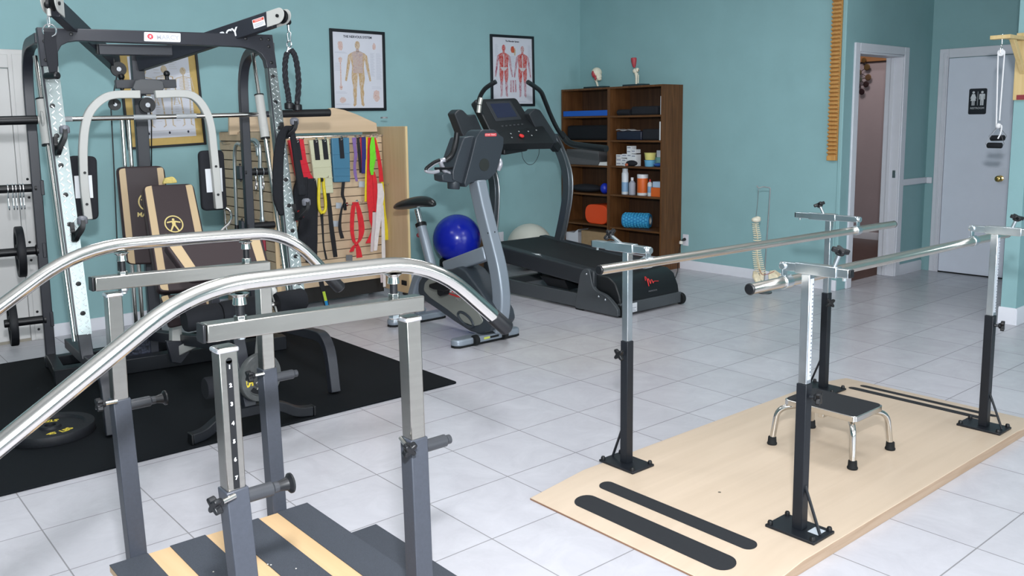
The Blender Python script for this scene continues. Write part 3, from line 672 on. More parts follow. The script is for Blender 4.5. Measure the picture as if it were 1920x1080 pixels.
# ============================================================ SHOULDER PULLEY on the partition end
PINE = wood('pale_pine', (0.62, 0.45, 0.20), (0.70, 0.53, 0.27), 'Z', .5, 6)
XE = 6.72
zb0, zb1 = sX(1899, 188, XE).z, sX(1905, 63, XE).z
t = thing('overhead_pulley', 'pine wall bracket with rope pulley and two black hand grips beside restroom door', 'exercise pulley', (XE, 2.37, zb0))
yL = sX(1903, 120, XE-.02).y
MB().span((XE-.022, 2.325, zb0), (XE-.0005, yL, zb1)).build('back_board', PINE, t, .002)
MB().span((XE-.026, 2.325, zb0+.002), (XE-.021, yL-.025, zb0+.035)).build('red_strip', mat('dark_red_strip', (.25, .03, .04), .5), t)
XA = 6.38; pe0, pe1 = sX(1856, 71, XA), sX(1894, 70, XA)
ya0, ya1 = pe1.y, pe0.y; za = pe0.z
MB().span((XA, ya0, za-.012), (XA+.06, ya1, za+.014)).build('cross_piece', PINE, t, .002)
MB().span((XA+.058, 2.345, za-.011), (XE-.02, 2.405, za+.013)).build('arm', PINE, t, .002)
MB().prism([(XE-.02, 2.355, za-.24), (XE-.02, 2.355, za-.19), (XA+.14, 2.355, za-.012), (XA+.09, 2.355, za-.012)], (0, .03, 0)).build('brace', PINE, t, .002)
q = sX(1879, 75, XA+.03); ey = q.y; hook = MB().tube([(XA+.03, ey, za+.02), (XA+.03, ey, za-.045)], .003, 8).ring((XA+.03, ey, za-.056), (0, 1, 0), .011, .0025).build('screw_eye', ZINC, t)
wp = sX(1877, 99, XA+.03); pc = V((XA+.03, ey, wp.z)); WPL = mat('white_plastic', (.80, .81, .83), .35)
MB().lathe([(.012, -.010), (.022, -.010), (.018, -.004), (.018, .004), (.022, .010), (.012, .010)], pc, (1, 0, 0), 20).build('pulley_wheel', WPL, t)
MB().tube([pc+V((-.014, 0, -.0)), pc+V((-.014, 0, .03)), pc+V((0, 0, .046)), pc+V((.014, 0, .03)), pc+V((.014, 0, 0))], .003, 8).build('pulley_strap', ZINC, t)
ROPE = mat('white_rope', (.82, .82, .84), .8, bump=.6, bscale=300)
kL, kR = sX(1868, 238, XA+.03), sX(1874, 226, XA+.03)
pth = [kL] + [pc+V((0, -math.cos(a)*-.020, math.sin(a)*.020)) for a in [PI*i/8 for i in range(9)]] + [kR]
MB().tube(pth, .0045, 10).build('rope', ROPE, t)
kn = sX(1872, 236, XA+.02); tail = sX(1871, 260, XA+.0)
MB().ball(kn, (.013, .018, .018)).tube(smooth_path([kn, sX(1878, 236, XA+.01), sX(1876, 250, XA), tail], 5), .0045, 8).build('rope_knot', ROPE, t)
for i, ((ax, ay), (bx, by), wire) in enumerate((((1857, 259), (1884, 258.5), (1870, 236)), ((1851, 272.5), (1879, 273), (1868, 236)))):
    XX = XA+.02-.03*i; a, b = sX(ax, ay, XX), sX(bx, by, XX); w0 = V((XA+.02, kn.y, kn.z))
    MB().lathe([(.006, 0), (.0155, .001), (.019, .006), (.019, (b-a).length-.006), (.0155, (b-a).length-.001), (.006, (b-a).length)], a, b-a, 18).build('hand_grip', FOAM, t)
    d = (a-b).normalized()*.012
    MB().tube(fillet_path([a+d*.4, a+d+V((0, 0, .012)), w0+V((0, 0, .0)), b-d+V((0, 0, .012)), b-d*.4], .012, 4), .0013, 8).build('grip_wire', mat('wire_grey', (.20, .20, .21), .4, .8), t)

# ============================================================ SPINE MODEL on a hooked rod stand
BONE = mat('ivory_bone', (0.78, 0.69, 0.50), .5, var=.12, scale=40)
BONE2 = mat('pale_bone', (0.80, 0.74, 0.60), .5, var=.06, scale=40)
O = V((6.50, 4.24, 0)); N = V((fwd.x, fwd.y, 0)).normalized(); R_H = V((N.y, -N.x, 0))
def sp(px, py, d=0.0): return sP(px, py, O+N*d, N)
t = thing('spine_model', 'ivory spine model with pelvis hanging from a hooked metal rod stand', 'anatomy model', O)
MB().lathe([(.10, 0), (.10, .006), (.012, .010), (.010, .02)], O, (0, 0, 1), 28, sx=1.0, sy=.7).build('stand_base', mat('dark_steel', (.12, .12, .13), .35, .8), t)
top = sp(1444.5, 352); e1, e2 = sp(1430, 350), sp(1422, 353); e3 = sp(1419, 348)
MB().tube(fillet_path([O+V((0, 0, .005)), top, e1, e2, e3], .012, 4), .0055, 10, radii=None).build('rod', mat('rod_steel', (.42, .43, .44), .3, 1.0), t)
h0, h1 = sp(1422, 356), sp(1417.5, 406)
MB().tube(smooth_path([h0, sp(1421, 372), sp(1420, 385), h1], 4), .0028, 8).ring(h0, R_H, .006, .0018).build('hanging_wire', mat('rod_steel', (.42, .43, .44), .3, 1.0), t)
sk = sp(1418, 412)
MB().ball(sk, (.045, .038, .025)).ball(sk+R_H*.012+V((0, 0, .012)), (.028, .026, .018)).build('skull_base', BONE2, t)
cl = smooth_path([sp(x, y) for x, y in ((1416, 420), (1417.5, 432), (1419.5, 444), (1419, 460), (1418.5, 474), (1420.5, 487), (1422.5, 499), (1426, 511))], 8)
nv = 24; tot = len(cl)-1
for i in range(nv):
    f = i/(nv-1)*tot; k = min(int(f), tot-1); p = cl[k].lerp(cl[k+1], f-k); tg = (cl[k]-cl[k+1]).normalized(); s = .55+.45*i/nv
    m = MB(); h = .0058*(.8+.4*i/nv)
    m.lathe([(.0125*s, -h), (.0105*s, 0), (.0125*s, h)], p, tg, 12)
    for sd in (-1, 1): m.tube([p, p+R_H*sd*.024*s*1.3-N*.004, p+R_H*sd*.038*s*1.3-N*.008+V((0, 0, .005))], .004, 6, radii=[.005, .0042, .0034])
    m.tube([p-N*.005, p-N*.026*s, p-N*.036*s-V((0, 0, .010))], .004, 6, radii=[.006, .0045, .0025])
    m.build('vertebra', BONE, t)
sc = sp(1430, 518)
MB().prism(round_poly([sc+R_H*x+V((0, 0, z)) for x, z in ((-.03, .03), (.03, .03), (.018, -.03), (.0, -.045), (-.018, -.03))], .01), N*.02).build('sacrum', BONE, t, .004)
for pl, sgn in ((((1411, 507), (1409, 518), (1414, 527), (1421, 535), (1427, 530), (1425, 519), (1419, 509)), -1), (((1441, 516), (1444, 508), (1453, 506), (1461, 512), (1466, 522), (1457, 529), (1449, 531), (1442, 526)), 1)):
    pts = [sp(x, y) for x, y in pl]; c = sum(pts, V((0, 0, 0)))/len(pts); m = MB(); r1 = m._v([p-N*.05*(1 if sgn else 1)*((p-c).dot(R_H)*sgn*8+.35) for p in pts]); r2 = m._v([c+(p-c)*.55 for p in pts]); r3 = m._v([c+(p-c)*.55+N*.016 for p in pts]); r4 = m._v([v.co+N*.014 for v in r1])
    n = len(pts)
    for A, B in ((r1, r2), (r3, r4), (r4, r1)):
        for j in range(n): m._f((A[j], A[(j+1) % n], B[(j+1) % n], B[j]))
    m._f(r2); m._f(list(reversed(r3))); m.build('pelvis_wing', BONE, t, .002)
MB().tube(smooth_path([sp(1423, 532), sp(1432, 537), sp(1444, 534), sp(1452, 528)], 5), .008, 8).build('pubic_arch', BONE, t)
RUSTY = mat('artery_red', (.35, .06, .04), .5)
MB().tube(smooth_path([sp(1424, 505, -.03), sp(1430, 515, -.035), sp(1445, 512, -.03), sp(1452, 508, -.03)], 4), .0025, 6).build('nerve', RUSTY, t)

# ============================================================ BOOKCASES
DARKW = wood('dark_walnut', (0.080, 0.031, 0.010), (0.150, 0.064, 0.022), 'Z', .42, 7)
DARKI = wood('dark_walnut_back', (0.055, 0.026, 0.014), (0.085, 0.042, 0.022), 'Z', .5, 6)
XF = 6.685; DEP = XB-XF-.003
yR, yM, yLc = 5.535, 6.243, 6.945
ZT = 1.838
def bookcase(y0, y1, shelf_z, label):
    t = thing('bookcase', label, 'bookcase', (XF+DEP/2, (y0+y1)/2, 0), 0, None); th = .019
    x0_, x1_ = XF, XF+DEP
    MB().span((x0_, y0, 0), (x1_, y0+th, ZT)).build('side_panel', DARKW, t, .001)
    MB().span((x0_, y1-th, 0), (x1_, y1, ZT)).build('side_panel', DARKW, t, .001)
    MB().span((x0_, y0+th, ZT-th), (x1_, y1-th, ZT)).build('top_panel', DARKW, t, .001)
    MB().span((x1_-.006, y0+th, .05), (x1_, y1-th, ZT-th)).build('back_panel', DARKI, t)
    for z in shelf_z: MB().span((x0_+.003, y0+th, z-th), (x1_-.006, y1-th, z)).build('shelf', wood('dark_walnut_shelf', (0.080, 0.031, 0.010), (0.150, 0.064, 0.022), 'Y', .42, 7), t, .001)
    MB().span((x0_+.02, y0+th, 0), (x0_+.035, y1-th, .05)).build('kick_panel', DARKW, t)
    return t
shR = [sX(1195, y, XF).z for y in (216, 263, 312.5, 367.5, 430.5)] + [.07]
shL = [sX(1110, y, XF).z for y in (217.5, 263, 310, 363, 420)] + [.07]
print('shelves', [round(z, 3) for z in shR], [round(z, 3) for z in shL])
bookcase(yR, yM-.0005, shR, 'right dark walnut bookcase holding bottles and a blue roller')
bookcase(yM+.0005, yLc, shL, 'left dark walnut bookcase behind the treadmill holding an orange roller')
def put(px0, px1, X): return sX(px0, 300, X).y, sX(px1, 300, X).y
def yy(px, py, X): return sX(px, py, X).y
NAVY = mat('black_fabric', (.010, .011, .016), .85, bump=.2, bscale=120)
GREYB = mat('grey_foam_block', (.10, .10, .105), .8)
def sbox(name, label, cat, px0, px1, ptop, zs, X, dep, m, bev=.004, group=None):
    a, b = sX(px0, 300, X), sX(px1, 300, X); ztop = sX((px0+px1)/2, ptop, X).z
    o = MB().span((X, min(a.y, b.y), zs+.0005), (X+dep, min(max(a.y, b.y), yLc-.021), ztop)).build(name, m, None, bev, 3); tag(o, label, cat, group); return o
zt_ = shL
# left bookcase
BLU = mat('bright_blue_foam', (.01, .10, .48), .6)
sbox('foam_pad', 'flat bright blue foam pad on top shelf of the left bookcase', 'foam pad', 1056.2, 1138.5, 207.5, zt_[0], XF+.003, .22, BLU)
sbox('foam_bolster', 'long black foam bolster on second shelf of left bookcase', 'bolster', 1062, 1139.5, 235, zt_[1], XF+.03, .2, FOAM, .03)
sbox('storage_box', 'dark grey block on third shelf of the left bookcase', 'block', 1062, 1122, 280, zt_[2], XF+.03, .2, GREYB, .004)
o = MB(); a = yy(1138, 300, XF+.02); b = yy(1122, 300, XF+.02)
o.prism([(XF+.02, a, zt_[2]+.001), (XF+.02, b, zt_[2]+.001), (XF+.02, b-.02, zt_[2]+.035), (XF+.02, a, zt_[2]+.04)], (.14, 0, 0)); tag(o.build('paper_stack', mat('white_paper', (.75, .75, .74), .7), None, .001), 'slanted white paper stack beside the grey block on the bookcase', 'paper')
m = MB(); c = V((XF+.12, (yy(1125, 300, XF+.1)+yy(1072, 300, XF+.1))/2, zt_[3]+.045)); m.ball(c, (.11, .21, .044), 24, 12)
tag(m.build('duffel_bag', NAVY), 'soft black bag on the fourth shelf of the left bookcase', 'bag')
c = sX(1134, 351, XF+.06); tag(MB().ball((c.x, c.y, zt_[3]+.058), (.05, .048, .057), 20, 12).build('small_ball', mat('cobalt_ball', (.01, .03, .42), .35)), 'small dark blue ball beside the black bag on the bookcase', 'ball')
# orange half roller
zc = zt_[4]; a = sX(1100, 400, XF+.03); b = sX(1139, 400, XF+.03); rr = .5*(sX(1118, 384, XF+.03).z-zc)
ORG = mat('orange_foam', (.78, .075, .012), .6)
m = MB(); cyl_c = V((XF+.03, (sX(1096.5, 400, XF+.03).y+sX(1139, 400, XF+.03).y)/2, zc+rr))
hw = abs(sX(1096.5, 400, XF+.03).y-sX(1138.5, 400, XF+.03).y)/2
pts = round_poly([(XF+.03, cyl_c.y-hw, zc+.001), (XF+.03, cyl_c.y+hw, zc+.001), (XF+.03, cyl_c.y+hw, zc+2*rr), (XF+.03, cyl_c.y-hw, zc+2*rr)], rr*.95, 8)
tag(m.prism(pts, (.24, 0, 0)).build('foam_roller', ORG, None, .008, 3), 'orange foam roller on lower shelf of the left bookcase', 'foam roller')
# bottom boxes
zc = zt_[5]; X = XF+.04
CARD = mat('cardboard', (.36, .24, .13), .75, var=.06, scale=20); WCARD = mat('white_cardboard', (.66, .67, .72), .6)
t = thing('cardboard_box', 'white cardboard box with raised flap at bottom of left bookcase', 'box', (X, yy(1075, 450, X), zc))
a, b = min(yLc-.022, yy(1056, 450, X)), yy(1078, 450, X); zt2 = sX(1066, 435, X).z
MB().span((X, b, zc+.001), (X+.2, a, zt2)).build('box_body', WCARD, t, .002)
MB().prism([(X, b, zt2), (X+.16, b, zt2+.002), (X+.12, b-.10, zt2+.05), (X-.01, b-.07, zt2+.045)], (0, .004, 0)).prism([(X-.002, b, zc+.01), (X-.002, b-.055, zc+.02), (X-.002, b-.045, zt2+.04), (X-.002, b+.01, zt2)], (.004, 0, 0)).build('flap', WCARD, t)
a, b = yy(1090, 450, X-.01), yy(1138.5, 450, X-.01); zt2 = sX(1110, 434, X).z
t = thing('cardboard_box', 'brown cardboard box at the bottom of the left bookcase', 'box', (X, (a+b)/2, zc))
MB().span((X-.01, b, zc+.001), (X+.2, a, zt2)).build('box_body', CARD, t, .002)
MB().span((X-.011, b+.0, zt2-.0005), (X+.2, a, zt2+.002)).build('lid', CARD, t, .001)
# right bookcase
zs_ = shR
m = MB(); a, b = yy(1157, 205, XF+.05), yy(1181, 205, XF+.05); m.lathe([(.0, 0), (.028, .002), (.031, .01), (.031, abs(a-b)*1.0)], (XF+.07, a, zs_[0]+.032), (0, -1, 0), 18)
tag(m.build('leather_roll', NAVY, None), 'short black roll at left of the upper right shelf', 'roll')
sbox('folded_brace', 'flat folded black brace on the upper shelf of right bookcase', 'brace', 1182, 1231, 199, zs_[0], XF+.04, .2, NAVY, .02)
sbox('white_carton', 'narrow white carton standing on the upper shelf of right bookcase', 'carton', 1237, 1241.5, 180, zs_[0], XF+.05, .14, WPL, .002)
sbox('pouch', 'navy pouch in clear wrap at left of second shelf, right bookcase', 'pouch', 1155, 1202, 246, zs_[1], XF+.05, .2, mat('navy_vinyl', (.012, .016, .035), .45), .012)
m = MB(); c = sX(1177, 241.5, XF+.08); zf = sX(1180, 246, XF+.05).z
random.seed(3)
pk = smooth_path([V((c.x+.01*math.sin(i*2.1), c.y+.12-.035*i, zf+.012+.008*math.sin(i*1.7))) for i in range(8)], 3); m.strip(pk, (.09, 0, 0), .004)
tag(m.build('plastic_wrap', mat('clear_wrap', (.85, .87, .9), .15, alpha=.55, spec=.8)), 'crumpled clear plastic wrap on top of the navy pouch', 'plastic wrap')
sbox('black_bag', 'black zip bag at the right of second shelf in right bookcase', 'bag', 1203, 1234, 242, zs_[1], XF+.05, .2, NAVY, .018)
o = sbox('white_carton', 'white and blue carton standing on second shelf of right bookcase', 'carton', 1235.5, 1241, 228, zs_[1]+.0, XF+.045, .12, WPL, .002)
CB = mat('carton_blue', (.04, .25, .55), .5); CO = mat('carton_orange', (.75, .14, .02), .5); LBL = mat('label_print_grey', (.25, .27, .35), .6)
# small cartons pile (third shelf)
small = [(1155, 1164.5, 302, 308.5), (1165, 1173.5, 302, 309), (1155, 1165, 295, 302), (1165.5, 1174, 296, 302.5), (1155, 1164.5, 288, 294.5), (1166, 1175.5, 287, 294), (1175.5, 1183.5, 286.5, 294), (1183.5, 1192, 288, 295), (1175, 1183, 279.5, 286.5), (1183.5, 1191.5, 278.5, 286), (1175, 1183.5, 272, 279.5)]
where = ['at the left end of bottom row', 'second in the bottom row', 'left in the second row', 'second in the second row', 'topmost of the left column', 'topmost of the second column', 'third column, lowest visible', 'fourth column, lowest visible', 'third column, middle', 'topmost of the fourth column', 'highest of the whole pile']
zbase = zs_[2]; sc0 = sX(1165, 308.8, XF+.07).z
for i, ((a, b, y0_, y1_), wlab) in enumerate(zip(small, where)):
    X = XF+.06+.03*(i % 3 == 2); p = sX(a, y1_, XF+.06); q = sX(b, y0_, XF+.06); dz = zbase+.001-sc0
    t = thing('supply_carton', 'small white supply carton on third shelf, ' + wlab, 'carton', (XF+.06, (p.y+q.y)/2, p.z+dz), 0, 'small white cartons piled on the third shelf')
    if i in (6, 7): lo = zbase+.001
    else: lo = p.z+dz
    MB().span((XF+.06, q.y+.001, max(zbase+.001, lo)), (XF+.14, p.y-.001, q.z+dz-.001)).build('carton_body', WPL, t, .001)
    m = MB(); zc_ = (p.z+q.z)/2+dz; m.span((XF+.0592, q.y+.008, zc_-.003), (XF+.0601, p.y-.008, zc_+.007)); m.build('print', LBL, t)
def tub(name, label, px, ptop, pbot, zs, X, wpx, mats, lid=None, taper=0.0, cat='tub'):
    c = sX(px, pbot, X); ztop = sX(px, ptop, X).z-(c.z-zs); a, b = yy(px-wpx/2, pbot, X), yy(px+wpx/2, pbot, X); r = abs(a-b)/2*.77; h = ztop-zs
    t = thing(name, label, cat, (X+r, (a+b)/2, zs))
    n = len(mats)
    for i, mm in enumerate(mats):
        z0 = h*i/n; z1 = h*(i+1)/n; r0 = r*(1+taper*z0/h); r1 = r*(1+taper*z1/h)
        MB().lathe([(r0*.97, z0+.0005), (r0, z0+.004), (r1, z1-.004), (r1*1.04, z1-.003), (r1*1.04, z1), (0, z1)], (X+r, (a+b)/2, zs+.0005), (0, 0, 1), 24).build(['tub', 'tub', 'tub'][i], mm, t)
    return t, r, h
YEL = mat('pale_yellow_putty', (.75, .68, .22), .5); LBL2 = mat('light_blue_putty', (.16, .45, .68), .5)
X = XF+.05
tub('putty_tub', 'light blue putty tub on third shelf, below the yellow tub', 1212.5, 297.5, 309.5, zs_[2], X, 19, [LBL2], taper=.1)
tb, r_, h_ = tub('putty_tub', 'pale yellow putty tub stacked on the light blue tub', 1213, 284, 297.5, zs_[2]+(sX(1212, 297.5, X).z-sX(1212, 309.5, X).z)+.002, X, 19, [YEL], taper=.15)
c = sX(1183, 300, XF+.05); m = MB(); c.z = zs_[2]+.03
tag(MB().ball((c.x-.022, c.y-.03, zs_[2]+.031), (.028, .075, .030), 20, 10).build('hand_exerciser', NAVY), 'black hand exerciser with red centre in front of the white cartons', 'hand exerciser')
tag(MB().ball((c.x-.062, c.y+.005, zs_[2]+.016), (.012, .022, .0155), 14, 8).build('putty_ball', mat('rust_putty', (.45, .12, .06), .5)), 'small rust red putty ball before the black hand exerciser', 'ball')
c = sX(1173, 306, XF+.03); tag(MB().lathe([(.02, 0), (.021, .003), (.021, .022), (.015, .026), (0, .026)], (c.x, c.y, zs_[2]+.0005), (0, 0, 1), 16).build('jar', WPL), 'tiny white round jar in front of the supply cartons', 'jar')
sbox('carton', 'teal carton behind the putty tubs at the right of third shelf', 'carton', 1224, 1241, 295, zs_[2], XF+.16, .1, mat('teal_card', (.20, .42, .42), .6), .001)
sbox('carton', 'white and blue printed carton on top of the teal carton', 'carton', 1231, 1241, 282, sX(1235, 295, XF+.16).z+.001, XF+.165, .08, mat('pale_blue_card', (.62, .68, .78), .6), .001)
c = sX(1231, 306, XF+.05); tag(MB().ball((c.x+.03, c.y, zs_[2]+.021), (.05, .05, .02), 18, 8).build('pouch', mat('royal_blue_vinyl', (.02, .10, .38), .35)), 'shiny royal blue pouch at right end of third shelf', 'pouch')
# fourth shelf
z4 = zs_[3]
def can(label, name, px, ptop, wpx, parts, X=XF+.06, cat='bottle'):
    c = sX(px, 366, X); off = z4+.0005-sX(px, 364, X).z; r = abs(yy(px-wpx/2, 360, X)-yy(px+wpx/2, 360, X))/2*.78
    H_ = sX(px, ptop, X).z-sX(px, 364.5, X).z; t = thing(name, label, cat, (X+r, c.y, z4))
    for nm, prof, mm in parts: MB().lathe([(a*r, b*H_) for a, b in prof], (X+r, c.y, z4+.0005), (0, 0, 1), 22).build(nm, mm, t)
    return t, r, H_, V((X+r, c.y, z4))
SPR = mat('spray_white', (.72, .76, .80), .4); SPB = mat('spray_blue_band', (.25, .42, .62), .4); HZ = mat('hazy_clear_plastic', (.45, .47, .55), .35, alpha=.9)
can('tall white and blue spray can on fourth shelf of right bookcase', 'spray_can', 1167.5, 316, 12.5, [('can_body', [(.96, 0), (1, .02), (1, .80), (.86, .85)], SPR), ('label_band', [(1.01, .10), (1.015, .12), (1.015, .45), (1.01, .47)], SPB), ('cap', [(.80, .85), (.80, .99), (.7, 1), (0, 1)], SPR)])
can('hazy clear squeeze bottle beside the tall spray can', 'squeeze_bottle', 1181, 332, 12.5, [('bottle_body', [(.95, 0), (1, .03), (1, .66), (.45, .80), (.35, .82)], HZ), ('cap', [(.42, .82), (.42, .99), (0, 1)], WPL)])
can('large white tub of wipes with orange label on the fourth shelf', 'wipes_tub', 1198, 325, 20, [('tub_body', [(.97, 0), (1, .02), (1, .86)], WPL), ('label_orange', [(1.005, .12), (1.012, .13), (1.012, .80), (1.005, .81)], CO), ('lid', [(1.03, .86), (1.03, .98), (.95, 1), (0, 1)], WPL)])
X = XF+.06; c = sX(1204, 345, X-.0); m = MB()
can('small white bottle with red nozzle beside the wipes tub', 'squeeze_bottle', 1215.5, 333, 9, [('bottle_body', [(.95, 0), (1, .03), (1, .74), (.5, .84)], SPR), ('label_band', [(1.01, .2), (1.02, .22), (1.02, .55), (1.01, .57)], SPB), ('red_nozzle', [(.4, .84), (.4, .92), (.2, 1), (0, 1)], mat('nozzle_red', (.6, .03, .03), .4))])
sbox('carton', 'orange printed carton at right end of the fourth shelf', 'carton', 1221, 1241.5, 352, z4, XF+.04, .12, CO, .002)
sbox('carton', 'white and blue carton on the orange carton, fourth shelf', 'carton', 1224, 1241, 341, sX(1231, 352, XF+.04).z+.001, XF+.045, .1, mat('white_blue_card', (.45, .58, .75), .5), .002)
# blue textured roller
z5 = zs_[4]; X = XF+.02
pA = sX(1166, 413, X); pB = sX(1213, 406, X+.05); r = .5*(sX(1185, 399.5, X).z-z5)*.98
A = V((XF+.045, pA.y, z5+r+.001)); B = V((XF+.16, pB.y+.03, z5+r+.001)); d = (B-A).normalized(); Ln = (B-A).length
t = thing('foam_roller', 'blue bumpy textured foam roller on the fifth shelf of right bookcase', 'foam roller', (A+B)*.5-V((0, 0, r)))
TUR = mat('turquoise_foam', (.02, .24, .50), .55)
m = MB().lathe([(r*.52, 0), (r*.86, 0), (r*.86, Ln), (r*.52, Ln), (r*.52, 0)], A, d, 24); m.build('roller_body', TUR, t)
ax_, ay_ = V((0, 0, 1)), d.cross(V((0, 0, 1))).normalized(); m = MB()
for i in range(9):
    for j in range(14):
        a = 2*PI*(j+.5*(i % 2))/14; c = A+d*(Ln*(.06+.88*(i+.5)/9 + (.02 if i >= 5 else -.02 if i < 4 else 0))); nn = ax_*math.cos(a)+ay_*math.sin(a); tt = d.cross(nn)
        Rm = Matrix((d, tt, nn)).transposed(); m.box(c+nn*r*.90, (Ln*.072, r*.30, r*.18), Rm)
tag(m.build('bumps', mat('turquoise_bumps', (.05, .36, .62), .5), t, .002), kind='stuff')
MB().lathe([(r*.40, -.001), (r*.52, -.001), (r*.52, Ln+.001), (r*.40, Ln+.001), (r*.40, -.001)], A, d, 24).build('core_tube', mat('core_grey', (.5, .5, .47), .5), t)
# anatomy models on the bookcases
MUS = mat('muscle_red', (.42, .045, .06), .5, var=.2, scale=60); GRN = mat('dark_green_base', (.008, .03, .04), .5)
Xm = XF+.13
def an(px, py): return sX(px, py, Xm)
zt = ZT+.0005
t = thing('skull_model', 'small white skull model with red muscle on the left bookcase top', 'anatomy model', an(1117, 163))
a, b = an(1100, 160), an(1135, 160); MB().span((Xm-.05, b.y, zt), (Xm+.07, a.y, zt+.02)).build('base', GRN, t, .003)
dz = zt+.02-an(1118, 160).z; up = lambda p: p+V((0, 0, dz))
MB().tube(smooth_path([up(an(1121, 160)), up(an(1119, 153)), up(an(1116, 147))], 5), .011, 12, radii=None).build('stand', BONE2, t)
c = up(an(1120, 136)); m = MB().ball(c+V((0, .01, .012)), (.06, .052, .055), 20, 14).ball(c+V((-.004, -.028, -.03)), (.035, .026, .038), 16, 10).ball(c+V((0, -.03, -.058)), (.03, .022, .016), 14, 8).ball(c+V((0, .012, -.05)), (.022, .02, .03), 12, 8)
m.build('skull', BONE2, t)
MB().ball(c+V((-.03, .012, .0)), (.036, .030, .045), 16, 10).ball(c+V((-.035, -.006, -.04)), (.014, .012, .03), 12, 8).build('jaw_muscle', MUS, t)
t = thing('knee_model', 'white knee joint model with red thigh muscle on right bookcase top', 'anatomy model', an(1191, 160))
a, b = an(1173, 158.5), an(1210, 158); MB().span((Xm-.05, b.y, zt), (Xm+.07, a.y, zt+.02)).build('base', GRN, t, .003)
dz = zt+.02-an(1192, 158).z
MB().lathe([(.010, 0), (.011, .06), (.013, .085), (.020, .105), (.020, .112)], up(an(1193, 158)), (0, 0, 1), 14).ball(up(an(1191, 133)), (.024, .03, .026)).ball(up(an(1195, 131)), (.02, .017, .022)).tube([up(an(1196.5, 156)), up(an(1197, 140))], .006, 10).build('bones', BONE2, t)
MB().lathe([(.010, -.01), (.019, .01), (.026, .045), (.030, .075), (.028, .088), (0, .09)], up(an(1189, 125)), (.0, .08, 1), 16).build('thigh_muscle', MUS, t)
MB().ball(up(an(1197, 131.5)), (.006, .006, .009)).ball(up(an(1193, 145)), (.004, .005, .014)).build('ligament', mat('tendon_brown', (.25, .10, .06), .6), t)
# ============================================================ MAT and SMITH MACHINE
MATR = mat('black_rubber_mat', (.0045, .006, .008), .8, spec=.15, var=.25, scale=500, bump=.35, bscale=420)
mz = .010
tag(MB().prism(round_poly([(-.6, 3.895, .0005), (2.905, 3.885, .0005), (2.905, 6.16, .0005), (-.6, 6.16, .0005)], .02, 3), (0, 0, mz-.0005)).build('rubber_mat', MATR, None, .002), 'large black rubber floor mat under the weight machine', 'floor mat')
SM = Frame(1.79, 5.0, -6.4)
LEAN = .23
o_f = SM.w(0, .14, 1.82); lv = (SM.v*LEAN+V((0, 0, 1))).normalized(); n_f = SM.u.cross(lv).normalized()
def SL(px, py, d=0.0): return sP(px, py, o_f+SM.v*d, n_f)
def SY(px, py, y): return SM.y(px, py, y)
MET = mat('machine_charcoal', (.019, .021, .029), .4, var=.05, scale=200)
DIAM = mat('diamond_plate_base', (.25, .29, .29), .42, 1.0, var=.05, scale=30)
LGREY = mat('light_grey_paint', (.46, .46, .44), .38)
VINYL = mat('dark_brown_vinyl', (.030, .018, .020), .55, bump=.12, bscale=400)
TAN = mat('tan_vinyl', (.50, .37, .22), .5, bump=.1, bscale=300)
GOLD = mat('gold_print', (.62, .50, .20), .45)
sm = thing('weight_machine', 'tall charcoal cable weight machine with diamond plate uprights and a barbell', 'weight machine', SM.w(0, 0, mz), SM.a)
fw = -SM.v
# front U frame at the top
op = [(67, 52), (508, 66), (516.5, 128), (498, 128), (494.5, 113), (487, 102), (474, 94), (455, 89), (430, 87.5), (300, 83), (143, 77.5), (127, 79.5), (114, 86), (107.5, 98), (108.5, 125), (75.5, 125)]
MB().prism([SL(*p)+fw*.03 for p in op], SM.v*.06).build('front_frame', MET, sm, .004)
for p in ((132, 65), (82, 78), (85, 113), (458, 73), (487, 74), (501, 75), (501, 88), (506, 118)):
    MB().lathe([(.010, 0), (.010, .004), (.006, .006), (0, .006)], SL(*p)+fw*.0302, fw, 12).build('bolt', BLACK, sm)
